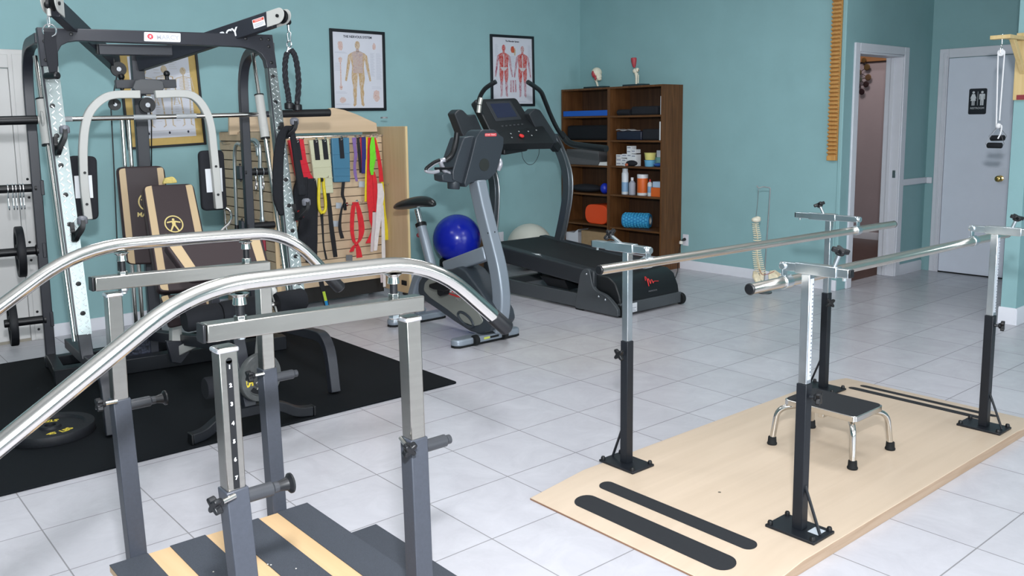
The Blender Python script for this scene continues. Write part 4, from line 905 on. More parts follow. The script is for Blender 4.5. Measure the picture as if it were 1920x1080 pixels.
# leaning diamond plate columns
for nm, q, holes in (('L', [(76, 125), (108.5, 125), (171, 624), (142, 627)], [(92.5, 143), (97, 199), (105, 255), (113, 310), (121.7, 365), (129.5, 420), (138, 476), (145.7, 531), (154, 586)]),
                     ('R', [(499, 128), (516.5, 128), (571, 566), (546, 568)], [(509, 144), (514, 192), (521, 240), (527, 288), (533, 337), (539, 385), (545.5, 432), (551.5, 480), (558, 530)])):
    P = [SL(*p) for p in q]
    body = MB().prism([p+fw*.022 for p in P], SM.v*.055).build('upright', MET, sm, .003)
    ex = .12
    def fp(s, t): return (P[0].lerp(P[1], s)).lerp(P[3].lerp(P[2], s), t)
    s0 = .13
    MB().prism([fp(s0, 0)+fw*.0222, fp(1, 0)+fw*.0222, fp(1, 1)+fw*.0222, fp(s0, 1)+fw*.0222], fw*.003).prism([fp(-.002, 0)+fw*.024, fp(-.002, 0)+SM.v*.028, fp(-.002, 1)+SM.v*.028, fp(-.002, 1)+fw*.024], SM.u*-.002).build('diamond_plate', DIAM, sm)
    m = MB(); Lh = (P[3]-P[0]).length; nn = int(Lh/.030); dn = (P[3]-P[0]).normalized(); nrm = (dn.cross(SM.u)).normalized()
    if nrm.dot(fw) < 0: nrm = -nrm
    for i in range(nn):
        for j in range(2):
            c = fp(.35 if j == 0 else .78, (i+.5*j+.3)/nn)+fw*.0262; a = math.radians(48 if (i+j) % 2 else -48)
            dx = SM.u*math.cos(a)+dn*math.sin(a); dy = nrm.cross(dx); m.box(c, (.021, .006, .003), Matrix((dx, dy, nrm)).transposed())
    m.build('tread_pattern', mat('diamond_lugs', (.85, .90, .92), .18, 1.0), sm, .001)
    for h in holes:
        MB().lathe([(.0125, 0), (.0135, .0015), (.0095, .003), (0, .001)], SL(*h)+fw*.0255, fw, 16).build('adjust_hole', BLACK, sm)
    # lower column, forward leg
    b0 = (P[2]+P[3])*.5; s = -1 if nm == 'L' else 1
    lo = SM.loc(b0); bt = SM.w(s*.578, -.20, .27)
    MB().beam(b0+lv*.01+SM.v*.006, bt, .062, .05, SM.v).build('lower_column', MET, sm, .003)
    pts = [SM.w(s*.572, .55, .20), SM.w(s*.572, -.10, .25), SM.w(s*.572, -.71, .315), SM.w(s*.572, -.765, mz+.0065)]
    path = fillet_path(pts, .22, 9)
    MB().rsweep(path, .055, .055, SM.u).build('front_leg', MET, sm, .004)
    # rear upright sweeping forward into the top corner
    tp = SL(70 if nm == 'L' else 507, 62 if nm == 'L' else 75)+SM.v*.03
    lt = SM.loc(tp); bx = -.655 if nm == 'L' else .635
    rb = SM.w(bx, .80, mz); rt = SM.w(bx*.99, .78, 2.0)
    MB().rsweep(fillet_path([rb, SM.w(bx*1.0, .79, 1.965), SM.w(s*.635, .20, 1.965)], .33, 10), .055, .055, SM.u).build('rear_upright', MET, sm, .004)
# base tubes
MB().span((-.70, .30, mz), (.70, .38, mz+.085)).build('x', MET) if False else None
m = MB().beam(SM.w(-.69, .36, mz+.047), SM.w(.69, .36, mz+.047), .09, .09); m.build('base_tube', BLACKP, sm, .004)
m = MB().beam(SM.w(-.69, .80, mz+.034), SM.w(.69, .80, mz+.034), .06, .06); m.build('base_tube', BLACKP, sm, .004)
for s in (-1, 1): MB().beam(SM.w(s*.655, .36, mz+.05), SM.w(s*.655, .80, mz+.05), .055, .07).build('side_rail', BLACKP, sm, .004)
# twin booms on top with end brackets
hubL, hubR = SY(216, 119, .80), SY(262, 119, .80)
endL, endR = SY(104, 14, -.04), SY(512, 36, -.04)
for nm, a, b in (('L', hubL, endL), ('R', hubR, endR)):
    MB().beam(a, b, .05, .098).build('boom', MET, sm, .004)
    d = (b-a).normalized(); sd = d.cross(V((0, 0, 1))).normalized()
    for s in (-1, 1):
        c = b+d*.03+sd*s*.031; pts = []
        for i in range(13): t = -PI/2+PI*i/12; pts.append(c+d*(.03+.045*math.cos(t))+V((0, 0, 1))*.045*math.sin(t))
        pts += [c-d*.05+V((0, 0, .045)), c-d*.05-V((0, 0, .045))]
        MB().prism(pts, sd*s*.006).build('pulley_plate', LGREY, sm, .002)
        MB().lathe([(.010, 0), (.010, .008), (0, .008)], c+d*.03+sd*s*.006, sd*s, 8).build('bolt', BLACK, sm)
    MB().lathe([(.015, -.012), (.040, -.012), (.034, 0), (.040, .012), (.015, .012)], b+d*.06, sd, 24).build('pulley_wheel', BLACK, sm)
d = (endR-hubR).normalized(); sd = d.cross(V((0, 0, 1))).normalized(); sd = sd if sd.dot(fw) > 0 else -sd
upb = sd.cross(d); upb = upb if upb.z > 0 else -upb
cS = endR-d*.085+sd*.0252
m = MB().prism([cS-d*.043-upb*.026, cS+d*.043-upb*.026, cS+d*.043+upb*.026, cS-d*.043+upb*.026], sd*.0008); st = m.build('warning_sticker', SW, sm)
MB().prism([cS-d*.040+upb*.008+sd*.0008, cS+d*.040+upb*.008+sd*.0008, cS+d*.040+upb*.023+sd*.0008, cS-d*.040+upb*.023+sd*.0008], sd*.0004).build('red_band', mat('warning_red', (.65, .08, .04), .5), st)
text('WARNING', SW, st, cS+upb*.0155+sd*.0014, d, upb, .008, .0002)
for k in range(3): MB().prism([cS-d*.036-upb*(.002+.007*k)+sd*.0008, cS+d*(.034-.012*(k == 2))-upb*(.002+.007*k)+sd*.0008, cS+d*(.034-.012*(k == 2))-upb*(.0045+.007*k)+sd*.0008, cS-d*.036-upb*(.0045+.007*k)+sd*.0008], sd*.0003).build('small_print', LBL, st)
q = SY(379, 70, .12); q2 = hubR+d*((q-hubR).dot(d))
text('MARCY', SW, sm, q2+sd*.0256-upb*.010, d, upb, .050, .0006, bold=.002)
# brace tube between the booms
a, b = SY(184, 93, .42), SY(322, 95, .42)
MB().beam(a, b, .05, .062).build('brace_tube', MET, sm, .004)
MB().beam(a+SM.u*-.012, a, .046, .058).build('end_plug', BLACK, sm, .003)
# white maker's label
la = [SL(x, y)+fw*.0305 for x, y in ((268, 78), (336, 80), (336, 63.5), (268, 61))]
lab = MB().prism(round_poly(la, .006), fw*.001).build('maker_label', SW, sm)
c = SL(312, 71.5)+fw*.0318; ux = (la[1]-la[0]).normalized(); uy = (la[3]-la[0]).normalized()
text('MARCY', mat('label_grey', (.42, .42, .46), .4), lab, c, ux, uy, .027, .0004, bold=.0012)
nl = ux.cross(uy).normalized(); nl = nl if nl.dot(fw) > 0 else -nl
c = SL(279.5, 69.5)+fw*.0316; MB().lathe([(.016, 0), (.016, .0006), (0, .0006)], c, nl, 20).build('emblem', mat('emblem_red', (.55, .03, .05), .4), lab)
def fig(m, c, ux, uy, nz, r, th=.0005):      # spread figure inside a ring
    P = lambda x, y: c+ux*x*r+uy*y*r
    m.lathe([(.16*r, 0), (.16*r, th)], P(0, .58), nz, 12)
    m.prism([P(*p) for p in ((-.82, .28), (-.80, .12), (-.22, .22), (-.20, -.1), (-.55, -.85), (-.40, -.92), (0, -.22), (.40, -.92), (.55, -.85), (.20, -.1), (.22, .22), (.80, .12), (.82, .28), (.2, .42), (-.2, .42))], nz*th); return m
fig(MB(), c+nl*.0006, ux, uy, nl, .0115).build('emblem_figure', SW, lab)
# guide rods, sliding sleeves and the barbell
DB = .25; zb = 1.556
for nm, a, b, s0, s1 in (('L', (66, 105), (140, 640), (76, 186), (84, 272)), ('R', (474, 100), (543, 565), (488, 178), (497.5, 259))):
    A, B = SL(*a, DB), SL(*b, DB); MB().cyl(B, A, .0125, 14).build('guide_rod', CHROME, sm)
    dv = (A-B).normalized(); p0 = B+dv*((SL(*s0, DB)-B).dot(dv)); p1 = B+dv*((SL(*s1, DB)-B).dot(dv))
    MB().cyl(p1, p0, .028, 20).build('slide_sleeve', LGREY, sm, .002)
    for q_ in (p0, p1): MB().cyl(q_-dv*.004, q_+dv*.004, .03, 20).build('sleeve_ring', BLACK, sm)
bl, br = SY(78, 224.5, .33), SY(505, 214, .33); ux = (br-bl).normalized()
def onb(px): q = SY(px, 218, .33); return bl+ux*((q-bl).dot(ux))
E0, E1 = bl-ux*.42, onb(619)
barb = MB().cyl(bl, br, .0145, 18).build('barbell', CHROME, sm)
for a, b in ((onb(250), onb(292)), (onb(330), onb(368)), (onb(116), onb(135))): MB().lathe([(.0149, 0), (.0152, .003), (.0152, (b-a).length-.003), (.0149, (b-a).length)], a, ux, 20).build('knurled_grip', mat('knurled_steel', (.62, .64, .66), .5, .9, bump=.8, bscale=700), barb)
MB().cyl(E0, bl-ux*.02, .025, 20).build('bar_sleeve', BLACK, barb, .003); MB().cyl(br+ux*.06, E1, .025, 20).build('bar_sleeve', BLACK, barb, .003)
MB().lathe([(.05, -.008), (.055, -.004), (.055, .004), (.03, .010)], bl, -ux, 18).cyl(bl-ux*.03, bl+ux*.03, .02, 14).build('bar_hub', LGREY, barb, .002)
MB().cyl(br-ux*.03, br+ux*.065, .02, 14).build('bar_hub', MET, barb, .002)
# centre tower
t0 = SY(256, 104, .84); t1 = SM.w(SM.loc(t0)[0]+.0, .84, mz+.05)
MB().beam(t0, V((t1.x, t1.y, mz+.05)), .075, .06, SM.v).build('centre_post', MET, sm, .004)
for dx in (-.13, -.09):
    a = SM.w(SM.loc(t0)[0]+dx, .76, 1.55); MB().cyl(V((a.x, a.y, .10)), a, .0125, 12).build('guide_rod', CHROME, sm)
cc = SM.loc(SY(275, 158, .66))
MB().beam(SY(216, 158, .66), SY(329, 157, .66), .05, .052).build('pivot_tube', MET, sm, .003)
pp = [(247, 165), (252, 152), (262, 148), (292, 149), (304, 152), (307, 164), (302, 174), (292, 177), (258, 177)]
MB().prism([SY(x, y, .60) for x, y in pp], SM.v*-.02).build('pivot_plate', mat('dark_grey_cast', (.075, .078, .085), .45), sm, .005)
for (x, y), hh in (((313, 146), 1), ((228, 152), 0)): 
    c = SY(x, y, .66); MB().cyl(c+V((0, 0, -.05)), c+V((0, 0, .02)), .012, 12).ball(c+V((0, 0, .026)), .02, 12, 8).build('stop_peg', BLACK, sm)
for x, y, r in ((276, 197, .047), (215, 196, .036), (222, 130, .045), (204, 113, .03)):
    c = SY(x, y, .57 if x > 250 else .7); MB().lathe([(.008, -.014), (r, -.014), (r*.84, -.004), (r*.84, .004), (r, .014), (.008, .014)], c, fw, 24).build('pulley_wheel', BLACK, sm)
    MB().lathe([(r*.35, .015), (r*.3, .02), (r*.12, .02), (r*.12, .026), (0, .026)], c, fw, 16).build('pulley_hub', mat('grey_hub', (.35, .36, .38), .35, .8), sm)
MB().beam(SY(276, 180, .60), SY(276, 196, .60), .04, .05, SM.u).build('pulley_bracket', ZINC, sm, .002)
MB().tube(smooth_path([SY(222, 128, .7), SY(214, 170, .7), SY(214, 196, .68)], 4), .004, 8).tube([SY(208, 200, .7), SY(213, 300, .72), SM.w(-.25, .72, .3)], .004, 8).tube([SY(281, 203, .55), SY(284, 230, .6), SM.w(cc[0], .75, 1.0)], .004, 8).build('cable', BLACK, sm)
# speckled plate at the foot of the tower
MB().prism([SY(x, y, .42) for x, y in ((232, 628), (292, 616), (298, 684), (240, 693))], SM.v*.02).build('foot_plate', mat('speckled_blue_plate', (.03, .035, .055), .4, .4, var=.9, scale=60, bump=.6, bscale=60), sm, .003)
# butterfly arms and pads
YA = .34
aL = [(262, 177), (214, 178), (190, 187), (170, 207), (160, 233), (155.5, 277), (157, 340), (165, 411)]
aR = [(290, 177), (345, 176), (368, 185), (386, 210), (395, 240), (400, 285), (405, 335), (410, 391)]
for nm, pts, pad, stk, bl_ in (('L', aL, [(128, 292), (182, 293), (186, 412), (131, 413)], [(139, 330), (172, 328.5), (175, 371), (142, 372)], [(159, 324), (163, 383)]),
                         ('R', aR, [(373, 283), (420, 281), (427, 393), (380, 396)], [(384.5, 317), (416, 315), (418, 359), (388, 361)], [(405, 312), (409, 365)])):
    P = smooth_path([SY(x, y, YA) for x, y in pts], 4)
    ar = MB().rsweep(P, .045, .05, SM.v).build('press_arm', LGREY, sm, .004)
    Q = [SY(x, y, YA+.05) for x, y in pad]
    MB().prism(round_poly(Q, .035), SM.v*.05).build('arm_pad', VINYL if False else NAVY, sm, .012, 3)
    S = [SY(x, y, YA+.047) for x, y in stk]
    MB().prism(S, SM.v*.002).build('instruction_label', SW, sm)
    for b_ in bl_: MB().lathe([(.008, 0), (.008, .003), (0, .003)], SY(*b_, YA-.0255), fw, 12).build('bolt', BLACK, ar)
# pads with piping and stripes
def pad(parent, name, Q, nz, th, logo=None, stripes=(.0, .17, .83, 1.0), rad=.04, logo_t='MARCY', fs=.024, body=None):
    """Q: lower-left, lower-right, upper-right, upper-left of the front face"""
    Q = [V(p) for p in Q]; nz = V(nz).normalized()
    def P(s, t, h=0.0): return (Q[0].lerp(Q[1], s)).lerp(Q[3].lerp(Q[2], s), t)+nz*h
    b = MB().prism(round_poly(Q, rad), -nz*th).build(name, VINYL, parent, .012, 3)
    ux = (Q[1]-Q[0]).normalized(); uy = (Q[3]-Q[0]).normalized()
    for s0, s1 in ((stripes[0]+.035, stripes[1]), (stripes[2], stripes[3]-.035)):
        MB().prism(round_poly([P(s0, .02, -.001), P(s1, .01, -.001), P(s1, .99, -.001), P(s0, .98, -.001)], [.025 if s0 < .1 else .002, .002 if s0 < .1 else .025, .002 if s0 < .1 else .025, .025 if s0 < .1 else .002]), nz*.0025).build('side_stripe', TAN, b, .001)
    if logo:
        s, t, r = logo; c = P(s, t, .0006); uyy = (uy-ux*uy.dot(ux)).normalized()
        m = MB(); n = 28
        pts = [c+(ux*math.cos(2*PI*i/n)+uyy*math.sin(2*PI*i/n))*r for i in range(n)]; m.sweep(pts, [(-r*.07, 0), (r*.07, 0), (r*.07, .0012), (-r*.07, .0012)], nz, closed=True)
        fig(m, c, ux, uyy, nz, r*.95, .001); m.build('printed_emblem', GOLD, b)
        text(logo_t, GOLD, b, P(s, t)-uyy*(r+fs*.95)+nz*.0004, ux, uyy, fs, .0004, bold=.001)
    return b
Q = [SY(x, y, .56) for x, y in ((238, 497), (302, 494), (308.5, 311), (219, 314))]
Q[1] = SY(330, 494, .56)
pad(sm, 'back_pad', Q, fw, .06, (.57, .645, .056), logo_t='MARCY', fs=.028)
a = SM.w(SM.loc((Q[0]+Q[2])*.5)[0], .62, 0)
MB().beam(V((a.x, a.y, .9)), V((a.x, a.y, .9))+SM.v*.2, .05, .05).beam(V((a.x, a.y, 1.15)), V((a.x, a.y, 1.15))+SM.v*.2, .05, .05).build('pad_bracket', MET, sm, .003)
# safety hooks on the columns
HKG = mat('hook_grey', (.16, .165, .19), .4)
for tip, base_, in (((116, 243), (103, 268)), ((149, 410), (134, 428)), ((563, 377), (548, 392)), ((541, 228), (525, 240))):
    b = SL(*base_)+fw*.02; t_ = SL(*tip)+fw*.10
    m = MB(); pl = [b+lv*.055, b-lv*.055, b-lv*.055+fw*.03, b+fw*.09-lv*.03, t_-lv*.02]
    hk = MB().rsweep(fillet_path([b+lv*.03, b-lv*.03, b-lv*.05+fw*.05, t_-lv*.035, t_], .03, 4), .05, .022, SM.u).build('safety_hook', BLACK, sm, .004)
    MB().lathe([(.022, -.02), (.026, -.014), (.026, .012), (.016, .022), (0, .024)], t_, (lv+fw*.2), 14).build('hook_tip', HKG, hk)
# storage pegs on the rear uprights
PEGS = {}
for key, (ax, ay), (bx_, by_) in (('L1', (68, 352), (-40, 354)), ('L2', (72, 469), (-40, 476)), ('L3', (86, 598), (8, 611)), ('R1', (457, 323), (508, 321)), ('R2', (461, 425), (515, 420))):
    a, b = SY(ax, ay, .80), SY(bx_, by_, .80); d = (b-a).normalized(); d = SM.u*(-1 if key[0] == 'L' else 1)
    e = a+d*(b-a).length
    pg = MB().lathe([(.036, 0), (.036, .012), (.025, .018), (.025, (e-a).length-.004), (.022, (e-a).length), (0, (e-a).length)], a, d, 20).build('storage_peg', BLACK, sm)
    MB().box(a+d*-.03+V((0, 0, .0)), (.02, .075, .09), Matrix((SM.u, SM.v, V((0, 0, 1)))).transposed()).build('peg_plate', MET, pg, .003)
    for s in (-1, 1):
        for sx2 in ((-.012, .045) if key[0] == 'L' else (-.03, .02)): MB().ball(a+d*(.0+sx2)+V((0, 0, s*.055))+fw*.02, .008, 8, 6).build('bolt', BLACK, pg)
    PEGS[key] = (a, d, (e-a).length)
# ------------------------------------------------------------ plates on the pegs
IRON = mat('black_iron_plate', (.009, .010, .013), .58, spec=.3, var=.2, scale=60, bump=.1, bscale=200)
IRONG = mat('grey_iron_plate', (.095, .10, .10), .42, .3, var=.15, scale=40)
YPR = mat('yellow_print', (.70, .55, .05), .5)
def plate(name, label, c, ax, r, th, m, grip=False, lab=None, txt_up=None, tm=None):
    c = V(c); ax = V(ax).normalized(); t = thing(name, label, 'weight plate', c)
    MB().lathe([(.0265, -th*.5), (.045, -th*.5), (.05, -th*.25), (r*.74, -th*.22), (r*.78, -th*.5), (r*.98, -th*.5), (r, -th*.36), (r, th*.36), (r*.98, th*.5), (r*.78, th*.5), (r*.74, th*.22), (.05, th*.25), (.045, th*.5), (.0265, th*.5), (.0265, -th*.5)], c, ax, 40).build('plate_body', m, t)
    return t
for key, px, r, label in (('L2', 38, .155, 'black weight plate on the middle left storage peg'), ('L3', 24, .14, 'black weight plate on the lowest left storage peg')):
    a, d, L_ = PEGS[key]; q = SY(px, 470 if key == 'L2' else 605, .80); c = a+d*((q-a).dot(d)); plate('weight_plate', label, c-V((0, 0, .0012)), d, r, .042, IRON)
# loose plate lying on the mat
c0 = sZ(94, 797, mz+.045); t = plate('weight_plate', 'thick black weight plate with yellow lettering lying flat on the black mat', (c0.x, c0.y, mz+.0235), (0, 0, 1), .20, .046, IRON)
for txt, ang, rr in (('45 LBS', 0, .105), ('STANDARD', 180, .105)):
    for i, chh in enumerate(txt):
        a = math.radians(-78+ang+(i-(len(txt)-1)/2)*11) if ang == 0 else math.radians(-78+180-(i-(len(txt)-1)/2)*-11)
        e = V((math.cos(a), math.sin(a), 0)); 
        if chh != ' ': text(chh, YPR, t, V((c0.x, c0.y, mz+.0235+.0107))+e*rr, V((-e.y, e.x, 0)), -e, .036, .0006, bold=.001)
# ------------------------------------------------------------ snap hooks on the top pegs
HOOK = mat('chrome_hook', (.78, .78, .80), .22, 1.0)
def carabiner(label, c, ax, group):
    t = thing('snap_hook', label, 'snap hook', c, 0, group); c = V(c); ax = V(ax)
    MB().ring(c, ax, .0295, .0035, 22, 6).build('ring', HOOK, t)
    p = c-V((0, 0, .031)); side = ax.cross(V((0, 0, 1))).normalized()
    MB().tube(smooth_path([p, p+side*.004-V((0, 0, .02)), p+side*.018-V((0, 0, .05)), p+side*.012-V((0, 0, .085)), p-side*.008-V((0, 0, .092)), p-side*.014-V((0, 0, .07))], 5), .0038, 8).build('hook', HOOK, t)
    MB().tube([p-side*.013-V((0, 0, .07)), p-side*.004-V((0, 0, .024))], .003, 6).build('gate', HOOK, t)
a, d, L_ = PEGS['L1']
for i, (px, wl) in enumerate(((14, 'farthest from the upright'), (23, 'fourth from the upright'), (29, 'middle of the five'), (37, 'second from the upright'), (43, 'nearest the upright'))):
    q = SY(px, 352, .80); carabiner('silver snap hook on the top left storage peg, ' + wl, a+d*((q-a).dot(d))-V((0, 0, .0010)), d, 'snap hooks hung on the top left peg')
a, d, L_ = PEGS['R1']
for px, wl in ((479, 'nearer the upright'), (492, 'nearer the peg tip')):
    q = SY(px, 322, .80); carabiner('silver snap hook on the right storage peg, ' + wl, a+d*((q-a).dot(d))-V((0, 0, .0010)), d, 'snap hooks hung on the right peg')
# ------------------------------------------------------------ cable attachments
eb = endL+(endL-hubL).normalized()*.11
t = thing('strap_handle', 'black single strap handle hanging from left boom of weight machine', 'cable handle', SY(100, 140, -.08))
YH = SM.loc(SY(92, 20, -.10))[1]; y_ = -.10
MB().ball(SY(90, 9, y_), .020, 14, 10).build('cable_stop', BLACK, t)
MB().cyl(SY(92, 30, y_), SY(90.5, 12, y_), .011, 12).build('swivel', LGREY, t)
MB().tube(fillet_path([SY(90, 31, y_), SY(88, 36, y_), SY(90.5, 51, y_), SY(93.5, 49, y_), SY(92, 32, y_)], .006, 3), .0035, 8, closed=True).build('snap_clip', HOOK, t)
MB().ring(SY(93, 57, y_), SM.v*1.0+SM.u*.3, .031, .004, 24, 8).build('d_ring', HOOK, t)
m = MB().strip([SY(93, 59, y_), SY(94.5, 85, y_), SY(98.5, 118, y_), SY(100.5, 140, y_)], [SM.u*.052, SM.u*.058, SM.u*.05, SM.u*.036], .012); m.build('strap', NAVY, t, .003)
e = SY(98, 142, y_); MB().lathe([(.012, -.05), (.017, -.05), (.019, -.03), (.019, .04), (.012, .045)], e, fw+SM.u*.55, 16).build('grip', BLACK, t)
y_ = -.06
t = thing('triceps_rope', 'black braided triceps rope hanging from right boom of weight machine', 'triceps rope', SY(548, 205, y_))
MB().ball(SY(540, 41, y_), .020, 14, 10).build('cable_stop', BLACK, t)
MB().cyl(SY(541.5, 58, y_), SY(540.5, 47, y_), .009, 12).build('swivel', HOOK, t)
MB().tube(fillet_path([SY(541.5, 58, y_), SY(538.5, 63, y_), SY(540, 77, y_), SY(544, 77, y_), SY(545, 62, y_)], .006, 3), .004, 8, closed=True).build('snap_clip', HOOK, t)
MB().ring(SY(542, 83, y_), SM.u+SM.v*.5, .018, .004, 18, 8).build('quick_link', HOOK, t)
MB().prism([SY(537, 98, y_), SY(548, 98, y_), SY(545, 88, y_), SY(540, 88, y_)], SM.v*.012).build('clamp', ZINC, t, .002)
for pts in (((538, 99), (534.5, 120), (535.5, 150), (540, 175), (542, 192)), ((546, 94), (553, 105), (558, 130), (560, 160), (557, 195))):
    P = smooth_path([SY(x, y, y_-.01) for x, y in pts], 10); rr = [0]*len(P)
    rp_ = MB()
    for k in range(3):      # three twisted strands
        S_ = [];
        for i, p in enumerate(P):
            tg = (P[min(i+1, len(P)-1)]-P[max(i-1, 0)]).normalized(); x = tg.orthogonal().normalized() if i == 0 else (x-tg*x.dot(tg)).normalized(); yv = tg.cross(x); a = i*.55+2*PI*k/3; S_.append(p+(x*math.cos(a)+yv*math.sin(a))*.0085)
        rp_.tube(S_, .0095, 8)
    ro = rp_.build('braided_rope', NAVY, t)
    e = P[-1]; MB().lathe([(.014, .02), (.016, .0), (.027, -.004), (.029, -.012), (.029, -.036), (.024, -.042), (0, -.043)], e, (0, 0, 1), 18).build('rubber_end', BLACK, ro)
# black padded sling draped over the upper right hook
t = thing('padded_sling', 'black padded sling draped over the upper right hook of weight machine', 'sling', SL(515, 400))
for k, (pts, ws) in enumerate(((((531, 236), (520, 252), (514, 285), (512, 330), (513, 372), (519, 402)), (.045, .055, .062, .066, .062, .03)), (((533, 236), (539, 252), (544, 282), (550, 318), (556, 350), (557, 366)), (.045, .035, .036, .042, .052, .045)))):
    P = smooth_path([SL(x, y)+fw*(.085+.0*k) for x, y in pts], 4); W_ = []
    for i in range(len(P)): f = i/(len(P)-1)*(len(ws)-1); j = min(int(f), len(ws)-2); W_.append(SM.u*(ws[j]+(ws[j+1]-ws[j])*(f-j)))
    MB().strip(P, W_, .028).build('padded_arm', FOAM, t, .010, 3)
# ============================================================ ADJUSTABLE BENCH
BF = Frame(1.705, 3.93, -1.0)
bn = thing('weight_bench', 'dark brown and tan padded weight bench with black foam leg rollers', 'weight bench', BF.w(0, .6, mz), BF.a)
def BY(px, py, y): return BF.y(px, py, y)
bw = -BF.v
f0, f1 = BF.loc(sZ(362, 835, mz)), BF.loc(sZ(592, 781, mz)); hw = (f1[0]-f0[0])/2; cx = (f0[0]+f1[0])/2
P = [BF.w(cx-hw, .0, mz+.026), BF.w(cx-hw*.75, .02, mz+.028), BF.w(cx-hw*.45, .04, mz+.085), BF.w(cx+hw*.45, .04, mz+.085), BF.w(cx+hw*.75, .02, mz+.028), BF.w(cx+hw, 0, mz+.026)]
MB().rsweep(fillet_path(P, .08, 4), .05, .048).build('front_foot', BLACKP, bn, .004)
for s in (-1, 1): MB().box(BF.w(cx+s*(hw+.001), 0, mz+.0262), (.012, .056, .052)).build('foot_cap', BLACK, bn, .004)
MB().beam(BF.w(cx, .05, mz+.08), BF.w(cx, .16, .44), .05, .06, BF.u).build('front_post', LGREY if False else MET, bn, .004)
a, b = BY(357, 664, .55), BF.w(cx, .13, .36)
MB().beam(BF.w(cx, 1.55, .20), BF.w(cx, .13, .40), .06, .06).build('main_beam', MET, bn, .004)
MB().beam(BF.w(cx, 1.52, mz+.03), BF.w(cx, 1.52, .25), .05, .05, BF.v).build('rear_post', MET, bn, .004)
MB().beam(BF.w(cx-.26, 1.52, mz+.026), BF.w(cx+.26, 1.52, mz+.026), .05, .05).build('rear_foot', BLACKP, bn, .004)
# grey seat bracket
q0, q1 = BY(329, 606, .95), BY(329, 662, .95)
MB().beam(q0, q1, .055, .06, BF.v).beam(q1, BY(372, 640, .80), .04, .05).build('seat_bracket', LGREY, bn, .004)
MB().prism([BY(x, y, .9) for x, y in ((312, 640), (350, 640), (356, 662), (340, 682), (322, 680))], BF.v*.03).build('adjuster_plate', MET, bn, .004)
# seat
Q = [BY(314, 597, .74), BY(407, 576, .74), BY(392, 541, 1.05), BY(298, 556, 1.05)]
nz = (Q[1]-Q[0]).cross(Q[3]-Q[0]); pad(bn, 'seat', Q, nz, .065, None, rad=.03)
# backrest
Q = [BY(298, 548, 1.10), BY(404, 540, 1.10), BY(363, 343, 1.42), BY(267, 347, 1.42)]
nz = (Q[1]-Q[0]).cross(Q[3]-Q[0]); pad(bn, 'backrest', Q, nz, .06, (.465, .615, .052), rad=.04, fs=.026)
MB().beam(BF.w(cx, 1.20, .46), BF.w(cx, 1.44, 1.02), .05, .04, BF.u).build('backrest_frame', MET, bn, .004)
# arm curl pad
Q = [BY(358, 526, .38), BY(508, 508, .38), BY(491, 441, .50), BY(306, 456, .50)]
nz = (Q[1]-Q[0]).cross(Q[3]-Q[0]); pad(bn, 'curl_pad', Q, nz, .055, None, stripes=(.0, .15, .86, 1.0), rad=.04)
MB().beam(BF.w(cx, .42, .36), BF.w(cx, .46, .72), .045, .045, BF.u).build('curl_pad_post', MET, bn, .004)
# foam rollers on their axles
A, B = BY(345, 601, .16), BY(571, 560, .16)
def onax(px): q = BY(px, 580, .16); return A+(B-A).normalized()*((q-A).dot((B-A).normalized()))
MB().cyl(onax(350), onax(566), .012, 12).build('roller_axle', CHROME, bn)
for p, q, r in ((343, 411, .058), (413, 482, .060), (519, 571, .058)):
    p_, q_ = onax(p), onax(q); L_ = (q_-p_).length
    MB().lathe([(.014, 0), (r*.9, 0), (r, .012), (r, L_-.012), (r*.9, L_), (.014, L_)], p_, q_-p_, 26).build('foam_roller', FOAM, bn)
p_, q_ = BY(384, 729, .05), BY(421, 722, .05); L_ = (q_-p_).length; MB().lathe([(.014, 0), (.05, 0), (.054, .01), (.054, L_-.01), (.05, L_), (.014, L_)], p_, q_-p_, 22).build('foam_roller', FOAM, bn)
MB().beam(onax(497), BY(486, 700, .05), .04, .05, BF.u).build('lever_arm', LGREY, bn, .004)
MB().tube(smooth_path([BY(508, 537, .22), BY(514, 547, .21), BY(519, 570, .18), BY(524, 588, .16)], 5), .016, 14).build('grey_handle', LGREY, bn)
MB().lathe([(.02, 0), (.02, .03), (.012, .034), (.012, .05)], BY(524, 588, .16), (1, 0, -.1), 12).build('handle_clamp', LGREY, bn)
pc = BY(478, 702, .045)
MB().cyl(pc+BF.v*.04, pc-BF.v*.16, .0125, 14).build('plate_peg', CHROME, bn)
t = plate('weight_plate', 'grey weight plate with yellow number on front of the bench', pc-BF.v*.055, bw+BF.u*.25, .118, .036, IRONG)
nd = (bw+BF.u*.25).normalized(); c0 = pc-BF.v*.055+nd*.009; side = nd.cross(V((0, 0, 1))).normalized(); side = -side if side.dot(BF.u) < 0 else side
text('25', YPR, t, c0-side*.070+V((0, 0, -.005)), V((0, 0, -1)), side, .044, .0005, bold=.002)
for ang in (62, 242, 150, 330):
    a = math.radians(ang); pts = []
    for i in range(9): b = a-.38+.76*i/8; pts.append(c0+nd*.0002+(side*math.cos(b)+V((0, 0, 1))*math.sin(b))*.083)
    for i in range(9): b = a+.34-.68*i/8; pts.append(c0+nd*.0002+(side*math.cos(b)+V((0, 0, 1))*math.sin(b))*.060)
    if ang in (62, 242): MB().prism(pts, nd*.0006).build('grip_slot', BLACK, t)
m = MB(); cc_ = pc-BF.v*.10
m.ring(cc_, nd, .016, .003, 18, 6).tube([cc_+side*-.014, cc_-side*.045+V((0, 0, -.012))], .003, 6).tube([cc_-side*.010+V((0, 0, -.012)), cc_-side*.040+V((0, 0, -.045))], .003, 6)
tag(m.build('spring_collar', CHROME), 'chrome spring collar on the bench plate peg', 'spring collar')
t = thing('folded_cloth', 'small yellow folded cloth hanging behind the bench backrest top', 'cloth', BY(322, 340, 1.52))
